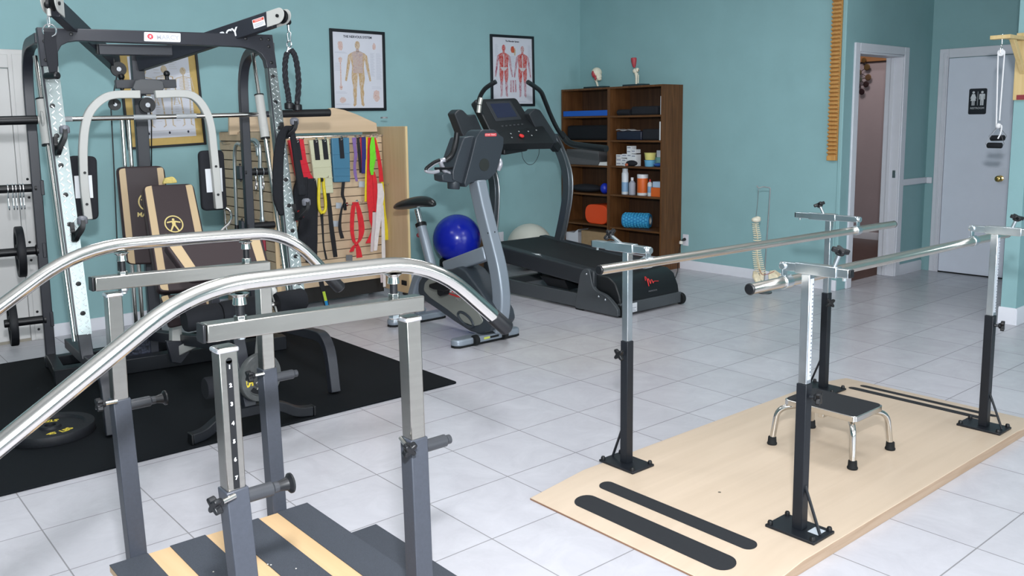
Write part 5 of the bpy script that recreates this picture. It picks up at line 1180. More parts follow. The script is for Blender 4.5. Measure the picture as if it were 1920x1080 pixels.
q = BY(318, 338, 1.50); MB().prism(round_poly([BY(306, 345, 1.50), BY(333, 343, 1.50), BY(331, 337, 1.50), BY(325, 331, 1.50), BY(310, 334, 1.50)], .01), BF.v*.03).build('cloth_body', mat('mustard_cloth', (.62, .50, .16), .8, var=.15, scale=60), t, .005)
# curved chrome handle by the machine
t = thing('curl_handle', 'curved chrome pull handle hanging beside right press arm', 'cable handle', SY(428, 420, .5))
MB().tube(smooth_path([SY(423, 391, .5), SY(431, 396, .5), SY(434, 407, .5), SY(430, 418, .5), SY(420, 427, .5), SY(412, 436, .5)], 6), .0085, 10).build('bent_bar', CHROME, t)
MB().tube([SY(421, 394, .52), SY(423, 415, .52), SY(426, 437, .52)], .007, 10).build('straight_bar', CHROME, t)

# ============================================================ TREADMILL
TB = mat('treadmill_black', (.008, .010, .012), .42); TG = mat('treadmill_grey', (.060, .068, .075), .42, var=.05, scale=150); TD = mat('treadmill_dark', (.022, .026, .031), .45)
XL, XR = 4.83, 5.585
tm = thing('treadmill', 'large black and grey treadmill with tall curved console posts', 'treadmill', ((XL+XR)/2, 5.2, 0))
def TX(px, py, X=XL): return sX(px, py, X)
# hood
pr = [(4.425, .035), (4.415, .10), (4.425, .16), (4.47, .255), (4.54, .295), (4.66, .30), (4.74, .285), (4.74, .035)]
pr = [V((XL+.03, y, z)) for y, z in pr]; MB().prism(pr, (XR-XL-.045, 0, 0)).build('motor_hood', TB, tm, .012, 3)
MB().span((XL+.02, 4.398, .018), (XR-.01, 4.43, .105)).build('front_plate', TG, tm, .004)
ps = MB().prism(round_poly([(XL-.012, y, z) for y, z in ((4.40, .012), (4.40, .07), (4.52, .16), (4.66, .185), (4.70, .34), (4.755, .345), (4.80, .30), (4.86, .02), (4.84, .012))], [.01, .03, .05, .05, .035, .035, .03, .02, .01], 4), (.036, 0, 0)).build('side_bracket', TG, tm, .003)
MB().prism(round_poly([(XR-.012, y, z) for y, z in ((4.42, .012), (4.42, .07), (4.52, .16), (4.66, .185), (4.70, .34), (4.755, .345), (4.80, .30), (4.86, .02), (4.84, .012))], [.01, .03, .05, .05, .035, .035, .03, .02, .01], 4), (.02, 0, 0)).build('side_bracket', TG, tm, .003)
for y, z in ((4.53, .125), (4.60, .14), (4.73, .30)): MB().lathe([(.008, 0), (.006, .003), (0, .003)], (XL-.012, y, z), (-1, 0, 0), 10).build('bolt', ZINC, tm)
for x in (XL+.035, XR+.0): MB().lathe([(.01, -.018), (.045, -.018), (.048, -.012), (.048, .012), (.045, .018), (.01, .018)], (x, 4.415, .0485), (1, 0, 0), 26).build('wheel', RUBBER, tm)
MB().span((XL-.005, 4.55, .0), (XL+.03, 4.60, .012)).span((XL-.005, 4.80, .0), (XL+.03, 4.85, .012)).build('rubber_foot', RUBBER, tm) if False else MB().span((XL-.005, 4.78, .0), (XL+.03, 4.86, .013)).build('rubber_foot', RUBBER, tm, .002)
# lower frame
for x in (XL, XR-.04): MB().prism([(x, 4.80, .02), (x, 4.80, .13), (x, 5.62, .13), (x, 6.10, .14), (x, 6.10, .02)], (.04, 0, 0)).build('base_rail', TG, tm, .004)
MB().span((XL, 6.04, .0), (XR, 6.10, .06)).build('rear_crossbar', TG, tm, .004)
MB().prism([(XL+.06, 5.0, .13), (XL+.06, 5.25, .13), (XL+.06, 5.35, .20), (XL+.06, 5.05, .20)], (.6, 0, 0)).build('lift_frame', TB, tm)
# inclined deck: running belt, side foot rails
y0_, z0_, y1_, z1_ = 4.66, .325, 6.02, .425
def dk(m, x0_, x1_, dz0, dz1, e=0.0): m.prism([(x0_, y0_+e, z0_+dz0), (x0_, y1_-e, z1_+dz0), (x0_, y1_-e, z1_+dz1), (x0_, y0_+e, z0_+dz1)], (x1_-x0_, 0, 0)); return m
dk(MB(), XL+.08, XR-.08, -.05, -.004, .02).build('running_belt', mat('belt_black', (.009, .009, .010), .6, var=.3, scale=250), tm)
for x0_, x1_ in ((XL-.005, XL+.095), (XR-.095, XR+.0)): dk(MB(), x0_, x1_, -.13, .006).build('foot_rail', TD, tm, .015, 3)
MB().cyl((XL+.09, y0_+.02, z0_-.035), (XR-.09, y0_+.02, z0_-.035), .03, 18).build('belt_roller', TB, tm)
lc = sX(1008, 486, XL+.045); lc.z = z0_+(lc.y-y0_)/(y1_-y0_)*(z1_-z0_)+.0065
m = MB(); uy = V((0, 1, (z1_-z0_)/(y1_-y0_))).normalized(); ux = V((1, 0, 0)); LW = mat('logo_white', (.75, .77, .78), .4)
sil = [(-.075, .0), (-.03, .006), (-.01, .028), (.012, .03), (.0, .010), (.03, -.004), (.075, -.018), (.03, -.010), (-.01, -.016), (-.03, -.004)]
m.prism([lc+uy*-x+ux*y for x, y in sil], ux.cross(uy)*.0008); m.build('deck_logo', LW, tm)
# red script mark and small lettering on the hood
q0 = sY(1225, 545, 4.415); RED = mat('logo_red', (.62, .03, .03), .4)
n_ = V((0, -.88, .47)).normalized(); uu = V((1, 0, 0)); vv = n_.cross(uu); vv = -vv if vv.z < 0 else vv
pc = V((q0.x, 4.443, .212))
st = [(-.055, .02), (-.045, .045), (-.035, .03), (-.042, -.02), (-.03, .018), (-.018, .028), (-.015, -.005), (.0, .016), (.012, .018), (.014, -.004), (.03, .006), (.075, .002)]
MB().tube(smooth_path([pc+n_*.012+uu*x*1.1+vv*y*1.25 for x, y in st], 4), .0030, 6).build('red_mark', RED, tm)
text('FREEMOTION', mat('logo_dim', (.12, .12, .13), .5), tm, V((q0.x, 4.4235, .155))+V((0, -.004, 0)), uu, V((0, .15, 1)), .012, .001)
lb = MB().span((XL+.075, 4.3965, .025), (XL+.205, 4.3985, .095)).build('spec_label', SW, tm)
MB().span((XL+.078, 4.3955, .07), (XL+.125, 4.3967, .092)).build('orange_patch', mat('label_orange', (.75, .25, .08), .5), lb)
for k in range(3): MB().span((XL+.08, 4.3958, .032+.012*k), (XL+.195-.02*(k == 1), 4.3968, .036+.012*k)).build('print_line', LBL, lb)
# posts
TS = mat('post_satin_grey', (.10, .115, .13), .32, .6)
for X, pts in ((5.53, ((1041, 482), (1048, 452), (1058, 405), (1064, 365), (1064, 330), (1057, 300), (1046, 272), (1038, 255))), (4.87, ((921, 470), (924, 430), (927, 385), (927, 350), (922, 322), (914, 298), (907, 280)))):
    P = smooth_path([TX(x, y, X) for x, y in pts], 5); P = [V((p.x, p.y+.0, p.z)) for p in P]
    up = MB().rsweep([V((P[0].x, P[0].y+.06, .10))]+P, .06, .085, V((0, 1, 0))).build('console_post', TS, tm, .008, 3)
    MB().tube([p+V((-.0, -.045, .0))+V((.012, 0, 0)) for p in P], .009, 8).build('steel_edge', mat('edge_steel', (.5, .52, .54), .3, 1.0), up)
# console
Yb, Yt = 5.50, 5.68
def cY(px, py, y): return sY(px, py, y)
Q = [cY(927, 262, Yb), cY(1012, 252, Yb), cY(968, 183, Yt), cY(889, 186, Yt)]
nn = (Q[1]-Q[0]).cross(Q[3]-Q[0]).normalized(); nn = nn if nn.y < 0 else -nn
pn = MB().prism(round_poly([Q[0], Q[1], Q[2], Q[3]], .03), -nn*.07).build('console_panel', TB, tm, .01, 3)
def cq(s, t, h=.001): return (Q[0].lerp(Q[1], s)).lerp(Q[3].lerp(Q[2], s), t)+nn*h
MB().prism(round_poly([cq(.22, .42), cq(.80, .42), cq(.80, .92), cq(.22, .92)], .01), nn*.004).build('screen_bezel', TD, pn, .002)
MB().prism([cq(.29, .50, .005), cq(.74, .50, .005), cq(.74, .86, .005), cq(.29, .86, .005)], nn*.001).build('screen', mat('dark_screen', (.012, .018, .045), .15, spec=.8), pn)
for i in range(6): MB().box(cq(.30+.09*i, .30, .003), (.02, .006, .010)).build('button', mat('button_grey', (.05, .055, .06), .5), pn, .001)
K = [cY(925, 270, Yb-.12), cY(1040, 268, Yb-.12), cY(1018, 236, Yb+.02), cY(938, 248, Yb+.02)]
nk = (K[1]-K[0]).cross(K[3]-K[0]).normalized(); nk = nk if nk.y < 0 else -nk
kb = MB().prism(round_poly(K, .02), -nk*.06).build('control_shelf', TB, tm, .008, 3)
sk_ = K[0].lerp(K[1], .46).lerp(K[3].lerp(K[2], .46), .5)
MB().lathe([(.022, 0), (.022, .01), (.016, .014), (0, .014)], sk_, nk, 16).build('red_stop_key', RED, kb)
for s_, t_ in ((.25, .75), (.42, .85), (.62, .78), (.80, .8), (.28, .45), (.66, .5)):
    p_ = K[0].lerp(K[1], s_).lerp(K[3].lerp(K[2], s_), t_); MB().lathe([(.007, 0), (.007, .003), (0, .003)], p_, nk, 10).build('button', mat('button_light', (.35, .38, .38), .5), kb)
LB = [cY(945, 291, Yb-.05), cY(990, 283, Yb-.05), cY(993, 262, Yb-.05), cY(945, 268, Yb-.05)]
MB().prism(round_poly(LB, .02), V((0, .12, 0))).build('reading_rack', TB, tm, .012, 3)
for nm, poly_ in (('L', ((852, 213), (860, 205), (868, 206), (880, 218), (892, 214), (905, 245), (905, 262), (872, 262), (866, 250))), ('R', ((992, 214), (1004, 203), (1013, 206), (1042, 252), (1046, 268), (1018, 270), (1008, 248)))):
    pts = [cY(x, y, Yb+.03) for x, y in poly_]; MB().prism(round_poly(pts, .015), V((0, .10, 0))).build('speaker_pod', TD, tm, .01, 3)
for X, pts in ((4.87, ((866, 262), (905, 272), (915, 290))), (5.53, ((1000, 262), (1030, 262), (1045, 280)))):
    pts = [cY(x, y, Yb+.10) for x, y in pts]
    MB().rsweep(pts, .08, .07, V((0, 0, 1))).build('console_bracket', TB, tm, .01, 3)
# handlebars
hl = [cY(903, 214, Yb-.02), cY(897, 200, Yb-.03), cY(900, 182, Yb-.05), cY(908, 168, Yb-.10), cY(918, 160, Yb-.15), cY(930, 153, Yb-.20)]
MB().tube(smooth_path(hl, 5), .018, 14).build('handlebar', TB, tm)
MB().tube([cY(897.5, 211, Yb-.045), cY(899, 197, Yb-.052)], .0175, 14).build('pulse_sensor', mat('sensor_steel', (.62, .60, .55), .4, .6), tm); MB().tube([cY(899.3, 195.5, Yb-.052), cY(902, 183, Yb-.062)], .0175, 14).build('pulse_sensor', mat('sensor_steel', (.62, .60, .55), .4, .6), tm)
hr = [cY(990, 154, Yb-.20), cY(1002, 162, Yb-.16), cY(1014, 172, Yb-.10), cY(1022, 190, Yb-.04), cY(1032, 215, Yb+.02), cY(1044, 240, Yb+.05), cY(1056, 258, Yb+.08)]
MB().tube(smooth_path(hr, 5), .019, 14).build('handlebar', TB, tm)
a_ = [V((5.53, 5.66, 1.40)), TX(1052, 250, 5.56), TX(1068, 268, 5.56), TX(1095, 274, 5.56), TX(1137, 279, 5.56)]
MB().tube(smooth_path(a_[1:], 5), .030, 14, radii=None).build('side_handrail', TB, tm)
a_ = [TX(880, 262, 4.84), TX(868, 290, 4.84)]
MB().tube(smooth_path([cY(978, 284, Yb-.05), cY(981, 298, Yb-.06), cY(990, 308, Yb-.06), cY(1001, 306, Yb-.06), cY(1010, 290, Yb-.06), cY(1011, 270, Yb-.06)], 5), .0022, 6).build('safety_cord', BLACK, tm)

# ============================================================ EXERCISE BIKE
SIL = mat('silver_blue_paint', (.26, .30, .35), .35, .35); DKB = mat('bike_dark_plastic', (.030, .038, .048), .42, var=.05, scale=100); KHA = mat('grey_green_panel', (.25, .26, .235), .38, .3)
XM = 3.67
bk = thing('exercise_bike', 'silver upright exercise bike with dark console in front of the blue ball', 'exercise bike', (XM, 5.0, 0))
def KX(px, py, dx=0.0): return sX(px, py, XM+dx)
# stabilisers
a, b = sZ(846, 647, .02), sZ(972, 622, .02); yy_ = (a.y+b.y)/2
def foot(x0_, x1_, y, nm):
    pts = []; 
    for i in range(9): t = -PI/2+PI*i/8; pts.append(V((x1_-.05+math.cos(t)*.05, y+math.sin(t)*.05, .012)))
    for i in range(9): t = PI/2+PI*i/8; pts.append(V((x0_+.05+math.cos(t)*.05, y+math.sin(t)*.05, .012)))
    o = MB().prism(pts, (0, 0, .045)).build(nm, SIL, bk, .012, 3); MB().prism([V((p.x, p.y, .0005)) for p in pts[:: 2]], (0, 0, .0115)).build('foot_pad', RUBBER, o); return o
ff = foot(a.x, b.x, yy_, 'front_stabiliser'); xc_ = (a.x+b.x)/2
for x in (xc_-.13, xc_+.12): MB().lathe([(.008, -.016), (.034, -.016), (.036, -.01), (.036, .01), (.034, .016), (.008, .016)], (x, yy_-.05, .038), (1, 0, 0), 20).build('transport_wheel', RUBBER, bk)
MB().span((xc_-.11, yy_-.056, .018), (xc_+.10, yy_-.050, .058)).build('axle_plate', SIL, bk, .002)
for x0_, x1_, mm in ((xc_-.06, xc_-.01, mat('lime_label', (.55, .60, .10), .5)), (xc_-.005, xc_+.07, BLACK)): MB().span((x0_, yy_-.0575, .032), (x1_, yy_-.0555, .046)).build('stabiliser_label', mm, bk)
a2, b2 = sZ(724, 607, .02), sZ(838, 590, .02); foot(a2.x, b2.x, (a2.y+b2.y)/2, 'rear_stabiliser'); yr_ = (a2.y+b2.y)/2
# chip of wood under the front foot
p_ = sZ(866, 648, 0); tag(MB().prism([V((p_.x-.05, p_.y-.045, .0005)), V((p_.x+.05, p_.y-.035, .0005)), V((p_.x+.045, p_.y+.0, .0005)), V((p_.x-.045, p_.y+.005, .0005))], (0, 0, .010)).build('wood_shim', wood('shim_wood', (.40, .22, .10), (.48, .28, .14), 'X', .6), None, .002), 'thin brown wood shim under front foot of the exercise bike', 'shim')
# main curved column
P = smooth_path([KX(x, y) for x, y in ((895, 340), (899, 360), (908, 400), (922, 455), (934, 505), (940, 555), (938, 590), (930, 618))], 5)
MB().rsweep(P, .085, .105, V((0, 1, 0))).build('front_column', SIL, bk, .018, 3)
for px, py in ((915, 437), (928, 435)): MB().lathe([(.005, 0), (.005, .002), (0, .002)], KX(px, py, -.043), (-1, 0, 0), 8).build('screw', BLACK, bk)
# connecting beam and seat tube
MB().rsweep([KX(838, 502), KX(915, 474)], .075, .10, V((0, 0, 1))).build('connecting_beam', SIL, bk, .015, 3)
p0, p1 = KX(812, 510), KX(789.5, 422); MB().tube([p0, p1], .036, 20).build('seat_tube', SIL, bk)
MB().lathe([(.036, -.012), (.042, -.010), (.042, .014), (.036, .018)], p1, p1-p0, 22).build('collar', BLACK, bk)
p2 = KX(782.5, 392); sp_ = MB().cyl(p1, p2, .0225, 18).build('seat_post', ZINC, bk)
for i in range(5): q = p1.lerp(p2, .2+.16*i); MB().lathe([(.004, 0), (.004, .0012), (0, .0012)], q+V((-.018, -.0135, 0)), (-.8, -.6, 0), 8).build('post_hole', BLACK, sp_)
kq = KX(785, 441, .0); MB().cyl(kq+V((0, .0, 0)), KX(795, 444), .007, 10).build('pull_pin', BLACK, bk); MB().ball(kq, (.018, .016, .018), 12, 8).build('red_knob', mat('knob_dark_red', (.20, .03, .04), .4), bk)
# saddle
SD = mat('saddle_black', (.010, .012, .013), .35); m = MB(); rings = []
c0, c1 = KX(749, 388), KX(815, 384); axs = (c1-c0); 
for i, (wd, th, dz, sg_) in enumerate(((.05, .022, -.008, 0), (.09, .042, .0, .08), (.115, .052, .006, .25), (.11, .056, .014, .45), (.08, .056, .020, .65), (.052, .050, .014, .82), (.038, .038, .004, .95), (.012, .012, .0, 1.0))):
    c = c0+axs*sg_+V((0, 0, dz)); rings.append([m.bm.verts.new(c+V((math.cos(2*PI*j/16)*wd, 0, math.sin(2*PI*j/16)*th*(1.0 if math.sin(2*PI*j/16) > 0 else .55)))) for j in range(16)])
for A_, B_ in zip(rings, rings[1:]):
    for j in range(16): m._f((A_[j], A_[(j+1) % 16], B_[(j+1) % 16], B_[j]))
m._f(list(reversed(rings[0]))); m._f(rings[-1]); m.build('saddle', SD, bk, sub=1)
# drive shroud
so = [(783, 548), (784, 530), (792, 517), (806, 510), (824, 507), (845, 505), (858, 500), (872, 508), (900, 545), (925, 585), (929, 604), (918, 621), (900, 627), (880, 621), (850, 602), (815, 577), (793, 563)]
MB().prism(round_poly([KX(x, y, -.085) for x, y in so], .02, 3), (.18, 0, 0)).build('drive_shroud', DKB, bk, .012, 3)
si = [(794, 545), (796, 530), (806, 521), (822, 518), (840, 520), (866, 546), (894, 582), (906, 602), (900, 609), (888, 612), (868, 604), (838, 580), (806, 558)]
sp2 = MB().prism(round_poly([KX(x, y, -.091) for x, y in si], .02, 3), (.008, 0, 0)).build('side_panel', KHA, bk, .004)
cE = KX(873, 599, -.092); e1 = (KX(887, 610, -.092)-KX(859, 588, -.092)); L1 = e1.length/2; e1.normalize(); e2 = V((-1, 0, 0)).cross(e1).normalized()
MB().tube([cE+e1*math.cos(2*PI*i/28)*L1+e2*math.sin(2*PI*i/28)*L1*.42 for i in range(28)], .010, 8, closed=True).build('oval_trim', DKB, sp2)
rs = [KX(x, y, -.092) for x, y in ((845, 537), (880, 549), (884, 556), (860, 552), (842, 547))]
MB().prism(rs, (-.001, 0, 0)).build('white_sticker', SW, sp2)
for q_ in (((845, 537), (880, 549), (881, 551), (845, 539)), ((841, 549), (858, 554), (884, 558), (884, 561), (857, 557), (840, 551))): MB().prism([KX(x, y, -.0932) for x, y in q_], (-.001, 0, 0)).build('red_stripe', RED, sp2)
ct = KX(858, 547, -.0935); uxx = (KX(880, 552, -.0935)-KX(842, 543, -.0935)).normalized(); text('xTRUE', RED, sp2, ct, uxx, V((0, 0, 1)), .035, .0006, bold=.001)
text('PRO', mat('badge_silver', (.6, .6, .6), .3, .8), sp2, KX(859, 561.5, -.0925), uxx, V((0, 0, 1)), .022, .0006)
# crank and pedal, rear frame
cr = KX(826, 540, -.10); MB().lathe([(.03, 0), (.03, .02), (.02, .03), (0, .03)], cr+V((.02, 0, 0)), (-1, 0, 0), 18).build('crank_hub', BLACK, bk)
pe = KX(822, 537, -.17); MB().beam(cr, pe+V((.05, 0, .0)), .03, .02).build('crank_arm', BLACK, bk, .003)
MB().prism(round_poly([KX(x, y, -.20) for x, y in ((804, 533), (818, 529), (846, 535), (848, 541), (832, 546), (812, 543), (804, 539))], .008), (.09, 0, 0)).build('pedal', BLACK, bk, .006)
MB().prism(round_poly([KX(x, y, -.19) for x, y in ((819, 543), (833, 545), (831, 553), (825, 556), (820, 552))], .006), (.05, 0, 0)).build('pedal_strap', BLACK, bk, .004)
P = smooth_path([KX(812, 505, .02), KX(797, 508, .02), KX(786, 520, .02), KX(779, 540, .02), KX(775, 565, .02), V((XM+.02, yr_, .06))], 5); MB().rsweep(P, .07, .07, V((0, 1, 0))).build('rear_frame', SIL, bk, .012, 3)
# console
YC0 = 4.62
def bY(px, py, y=YC0): return sY(px, py, y)
L_ = [(849, 322), (860, 286), (870, 258), (884, 255), (893, 256), (882, 305), (872, 346), (862, 343), (850, 338)]
R__ = [(893, 258), (900, 246), (906, 243), (928, 243), (937, 253), (945, 258), (944, 274), (938, 300), (930, 324), (918, 336), (903, 341), (882, 343), (874, 352), (871, 344), (882, 303)]
MB().prism(round_poly([bY(x, y, YC0+.03) for x, y in L_], .012), V((-.02, .13, 0))).build('console_side', DKB, bk, .010, 3)
cs = MB().prism(round_poly([bY(x, y) for x, y in R__], .012), V((0, .14, 0))).build('console_housing', DKB, bk, .010, 3)
MB().lathe([(.043, 0), (.043, .002), (0, .003)], bY(908, 309, YC0-.0005), (0, -1, 0), 26).build('speaker_grille', mat('grille_dark', (.015, .02, .018), .7), cs)
lr = [bY(x, y, YC0-.001) for x, y in ((909, 250), (931, 249.5), (931, 255.5), (909, 256))]
ll = MB().prism(round_poly(lr, .008), V((0, -.001, 0))).build('red_label', mat('label_red', (.62, .06, .07), .4), cs)
text('STAR TRAC', mat('label_pink', (.85, .60, .60), .4), ll, bY(920, 252.8, YC0-.0022), V((1, 0, 0)), V((0, 0, 1)), .013, .0004)
c = bY(851, 345, YC0+.08); MB().lathe([(.038, -.035), (.042, -.03), (.046, .03), (.044, .035), (0, .036)], c, (.1, 0, 1), 24).build('cup_holder', DKB, bk)
MB().prism([bY(x, y, YC0+.04) for x, y in ((829, 327), (838, 323), (868, 336), (866, 343), (840, 342), (830, 339))], V((0, .10, 0))).build('console_tray', DKB, bk, .008, 3)
# handlebars
g = [bY(857, 249, YC0-.0), bY(855, 265, YC0-.0), bY(851, 281, YC0-.0), bY(845, 293, YC0+.0), bY(835, 301, YC0+.02)]
MB().tube(smooth_path(g, 5), .019, 16).build('upright_grip', BLACK, bk)
SG = mat('grip_silver', (.52, .52, .57), .35, .4)
MB().tube(smooth_path([bY(837, 299, YC0+.02), bY(827, 302, YC0+.02), bY(829, 312, YC0+.04), bY(837, 323, YC0+.06), bY(850, 327, YC0+.07)], 5), .015, 14).build('handlebar_tube', SG, bk)
MB().tube(smooth_path([bY(823, 302, YC0), bY(812, 308, YC0), bY(800, 317, YC0), bY(800, 321, YC0), bY(812, 323, YC0+.01), bY(822, 321, YC0+.02)], 5), .012, 12).build('lower_grip', SG, bk)
MB().tube(smooth_path([bY(824, 300, YC0-.01), bY(813, 305, YC0-.01), bY(800, 315, YC0-.01), bY(799, 319, YC0-.01)], 5), .011, 12).build('grip_cover', BLACK, bk)
MB().tube(smooth_path([bY(816, 316, YC0+.02), bY(832, 316, YC0+.03), bY(850, 315, YC0+.05)], 4), .009, 10).build('cross_handle', BLACK, bk)
MB().tube(smooth_path([bY(936, 300, YC0+.08), bY(938, 308, YC0+.06), bY(934, 318, YC0+.08)], 4), .018, 12).build('handlebar_tube', SG, bk)

# ============================================================ BALLS and boxes behind
VB = mat('blue_vinyl_ball', (.008, .020, .42), .22, spec=.6, bump=.05, bscale=60); VW = mat('cream_vinyl_ball', (.62, .62, .55), .35); VP = mat('purple_vinyl_ball', (.11, .012, .16), .35)
c = sY(857, 447, 6.33); r = .222; zs0 = c.z-r
tag(MB().ball(c, r, 40, 24).build('exercise_ball', VB), 'large blue exercise ball behind the bike against the back wall', 'exercise ball')
tag(MB().lathe([(.17, 0), (.175, .004), (.165, zs0+.025), (.15, zs0+.035), (.135, zs0+.03), (.13, .02), (0, .02)], (c.x, c.y, .0005), (0, 0, 1), 32).build('ball_stand', RUBBER), 'low black ring stand under the large blue ball', 'ball stand')  # made-up support added under the raised blue ball, mostly unseen behind the bike
c2 = sY(993, 464, 6.56); c2.z = .235; tag(MB().ball(c2, .2345, 40, 24).build('exercise_ball', VW), 'cream white exercise ball behind the treadmill deck', 'exercise ball')
c3 = sY(812, 540, 5.95); tag(MB().ball((c3.x, c3.y+.02, .151), .15, 32, 20).build('exercise_ball', VP), 'purple exercise ball half hidden behind the bike frame', 'exercise ball')
p_ = sY(890, 430, 6.66); tag(MB().span((p_.x-.10, 6.62, 0), (sY(909, 430, 6.62).x, 6.86, p_.z)).build('carton', wood('brown_crate', (.16, .09, .05), (.22, .13, .08), 'Z', .6), None, .004), 'brown crate by the back wall right of the large blue ball', 'crate')  # lower part of the crate, out of sight, is added
# ============================================================ MOBILE SLATWALL STAND
MPL = wood('maple_laminate', (0.56, 0.42, 0.28), (0.62, 0.47, 0.32), 'X', .4, 4); MPZ = wood('maple_laminate_tall', (0.56, 0.40, 0.23), (0.62, 0.46, 0.28), 'Z', .42, 4)
GRV = mat('slat_groove', (.05, .035, .025), .7)
YS, XL0, XR0 = 6.38, 2.74, 4.02
gs = thing('slatwall_stand', 'maple slatwall display stand with arched header and side panels on casters', 'display stand', ((XL0+XR0)/2, YS, 0))
zb = sY(640, 531.5, YS).z; zt = sY(640, 253, YS).z
def gY(px, py, d=0.0): return sY(px, py, YS-d)
# header with an arched top
hp = [(430, 253), (708, 247), (706, 231), (690, 224), (668, 214), (645, 206), (625, 202), (617, 203), (616, 214), (430, 219)]
MB().prism([gY(*p, .012) for p in hp], (0, .024, 0)).build('header', MPL, gs, .003)
MB().span((XL0+.02, YS-.001, zb), (XR0-.01, YS+.016, zt)).build('groove_backing', GRV, gs)
m = MB(); nsl = int(round((zt-zb)/.0735)); ph = (zt-zb)/nsl
for i in range(nsl): m.span((XL0+.02, YS-.012, zb+i*ph+.0028), (XR0-.01, YS-.0005, zb+(i+1)*ph-.0028))
tag(m.build('slat_panel', MPL, gs, .0015), kind='stuff')
MB().span((XL0+.05, YS+.01, .045), (XR0-.02, YS+.05, zb)).build('plinth', mat('plinth_black', (.010, .009, .008), .6), gs)
# right side panel, left slatted side panel
z0r, z1r = .068, sX(735, 237, XR0).z
MB().span((XR0, 6.03, z0r), (XR0+.022, 6.70, z1r)).build('side_panel', MPZ, gs, .003)
MB().span((XR0+.0005, 6.018, z0r), (XR0+.0215, 6.031, z1r)).build('panel_edge', mat('light_edge_band', (.66, .50, .27), .4), gs, .002)
yLf, yLb = sX(514, 400, XL0).y, min(sX(411, 250, XL0).y, 6.72)
zl1 = sX(425, 247, XL0).z
MB().span((XL0+.006, yLf, .07), (XL0+.022, yLb, zl1)).build('groove_backing', GRV, gs)
m = MB(); nsl2 = int(round((zl1-.07)/.0735)); p2_ = (zl1-.07)/nsl2
for i in range(nsl2): m.span((XL0-.006, yLf, .07+i*p2_+.0035), (XL0+.0065, yLb, .07+(i+1)*p2_-.0035))
tag(m.build('side_slat_panel', MPL, gs, .0015), kind='stuff')
MB().span((XL0-.008, yLf-.012, .07), (XL0+.024, yLf, zl1)).build('panel_edge', MPZ, gs, .002)
for x, y, g in ((XR0+.011, 6.08, 0), (XR0+.011, 6.62, 0), (XL0+.01, yLf+.05, mz), (XL0+.01, yLb-.06, 0)):
    MB().box((x, y, .062), (.05, .06, .016)).build('caster_plate', BLACK, gs, .002)
    MB().lathe([(.006, -.011), (.025, -.011), (.027, -.006), (.027, .006), (.025, .011), (.006, .011)], (x-.02, y, .0275+g), (0, 1, .0), 18).build('caster', BLACK, gs)
q = sX(758, 530, XR0-.0); MB().span((XR0-.01, q.y-.04, q.z-.02), (XR0, q.y+.03, q.z+.02)).build('corner_bracket', BLACK, gs, .002)
q = gY(709, 212, -.02); MB().lathe([(.03, 0), (.03, .012), (0, .014)], V((XR0+.06, YS+.05, q.z-.045)), (0, 0, 1), 14).build('top_cap', mat('cap_grey', (.25, .25, .26), .4), gs)
a, b = gY(541, 258.5, .035), gY(706, 252, .035); MB().tube([a, b], .004, 8).tube([a, a+V((0, .03, 0))], .004, 6).tube([b, b+V((0, .03, 0))], .004, 6).build('hang_rail', CHROME, gs)
def peg(px, py, ln=.09, y0=None):
    p = gY(px, py, .012); MB().tube([p, p+V((0, -ln, 0)), p+V((0, -ln-.008, .012))], .0028, 8).box(p+V((0, -.002, 0)), (.02, .004, .03)).build('peg_hook', CHROME, gs)
for px, py in ((559, 261), (593, 262), (610, 261), (640, 257), (666, 256), (674, 257), (683, 256), (700, 254), (706, 255), (605, 332), (580, 338), (669, 378), (650, 383), (717, 346)): peg(px, py)
# clear sign holders
CLR = mat('clear_holder', (.55, .60, .66), .25, alpha=.75)
for i, (x0_, y0_, x1_, y1_, wl) in enumerate(((673, 340, 684, 351, 'under the hanging navy band'), (630, 380, 641, 391, 'left of the blue cuff strap'), (617, 414, 640, 425, 'behind the long black strap'), (649, 478, 661, 489, 'low on the slats under the red band'))):
    p = [gY(x0_, y1_, .03), gY(x1_, y1_, .03), gY(x1_, y0_, .035), gY(x0_, y0_, .035)]
    tag(MB().prism(p, (0, .004, 0)).build('label_holder', CLR if i != 3 else mat('dark_clip', (.18, .19, .2), .4), None, .001), 'small clear price holder on the slats, ' + wl if i != 3 else 'grey metal clip low on the slats under the red band', 'label holder')
# ------------------------------------------------------------ cuff weights
def vinyl(n, c): return mat(n, c, .45, bump=.25, bscale=40)
def cuff(name, label, outline, straps, m_, folds, d=.07, extra=None):
    t = thing(name, label, 'cuff weight', gY(*outline[0], d))
    b = MB().prism(round_poly([gY(x, y, d) for x, y in outline], .008), (0, .030, 0)).build('pouch', m_, t, .009, 3)
    for (x0_, y0_), (x1_, y1_) in folds: MB().tube([gY(x0_, y0_, d+.0005), gY(x1_, y1_, d+.0005)], .0025, 6).build('seam', m_, b)
    for (x0_, y0_, x1_, y1_, w_) in straps:
        p, q = gY(x0_, y0_, d+.003), gY(x1_, y1_, d+.003); w__ = abs(gY(x0_+w_, y0_, d).x-gY(x0_, y0_, d).x)
        s = MB().strip([p, q], V((w__, 0, 0)), .004).build('strap', NAVY, t, .001)
        MB().ring(p+V((0, -.004, -.012)), (0, 1, 0), .008, .002, 14, 6).build('grommet', CHROME, s)
    return t
cuff('cuff_weight', 'red cuff weight with black strap at left of the slatwall', [(541.5, 263), (569, 260.5), (575, 300), (582, 325), (590, 338), (572, 336), (556, 330), (549, 300)], [(557, 262, 563, 300, 8)], vinyl('red_vinyl', (.62, .012, .03)), [((546, 284), (572, 281)), ((551, 310), (578, 306)), ((555, 324), (582, 322))])
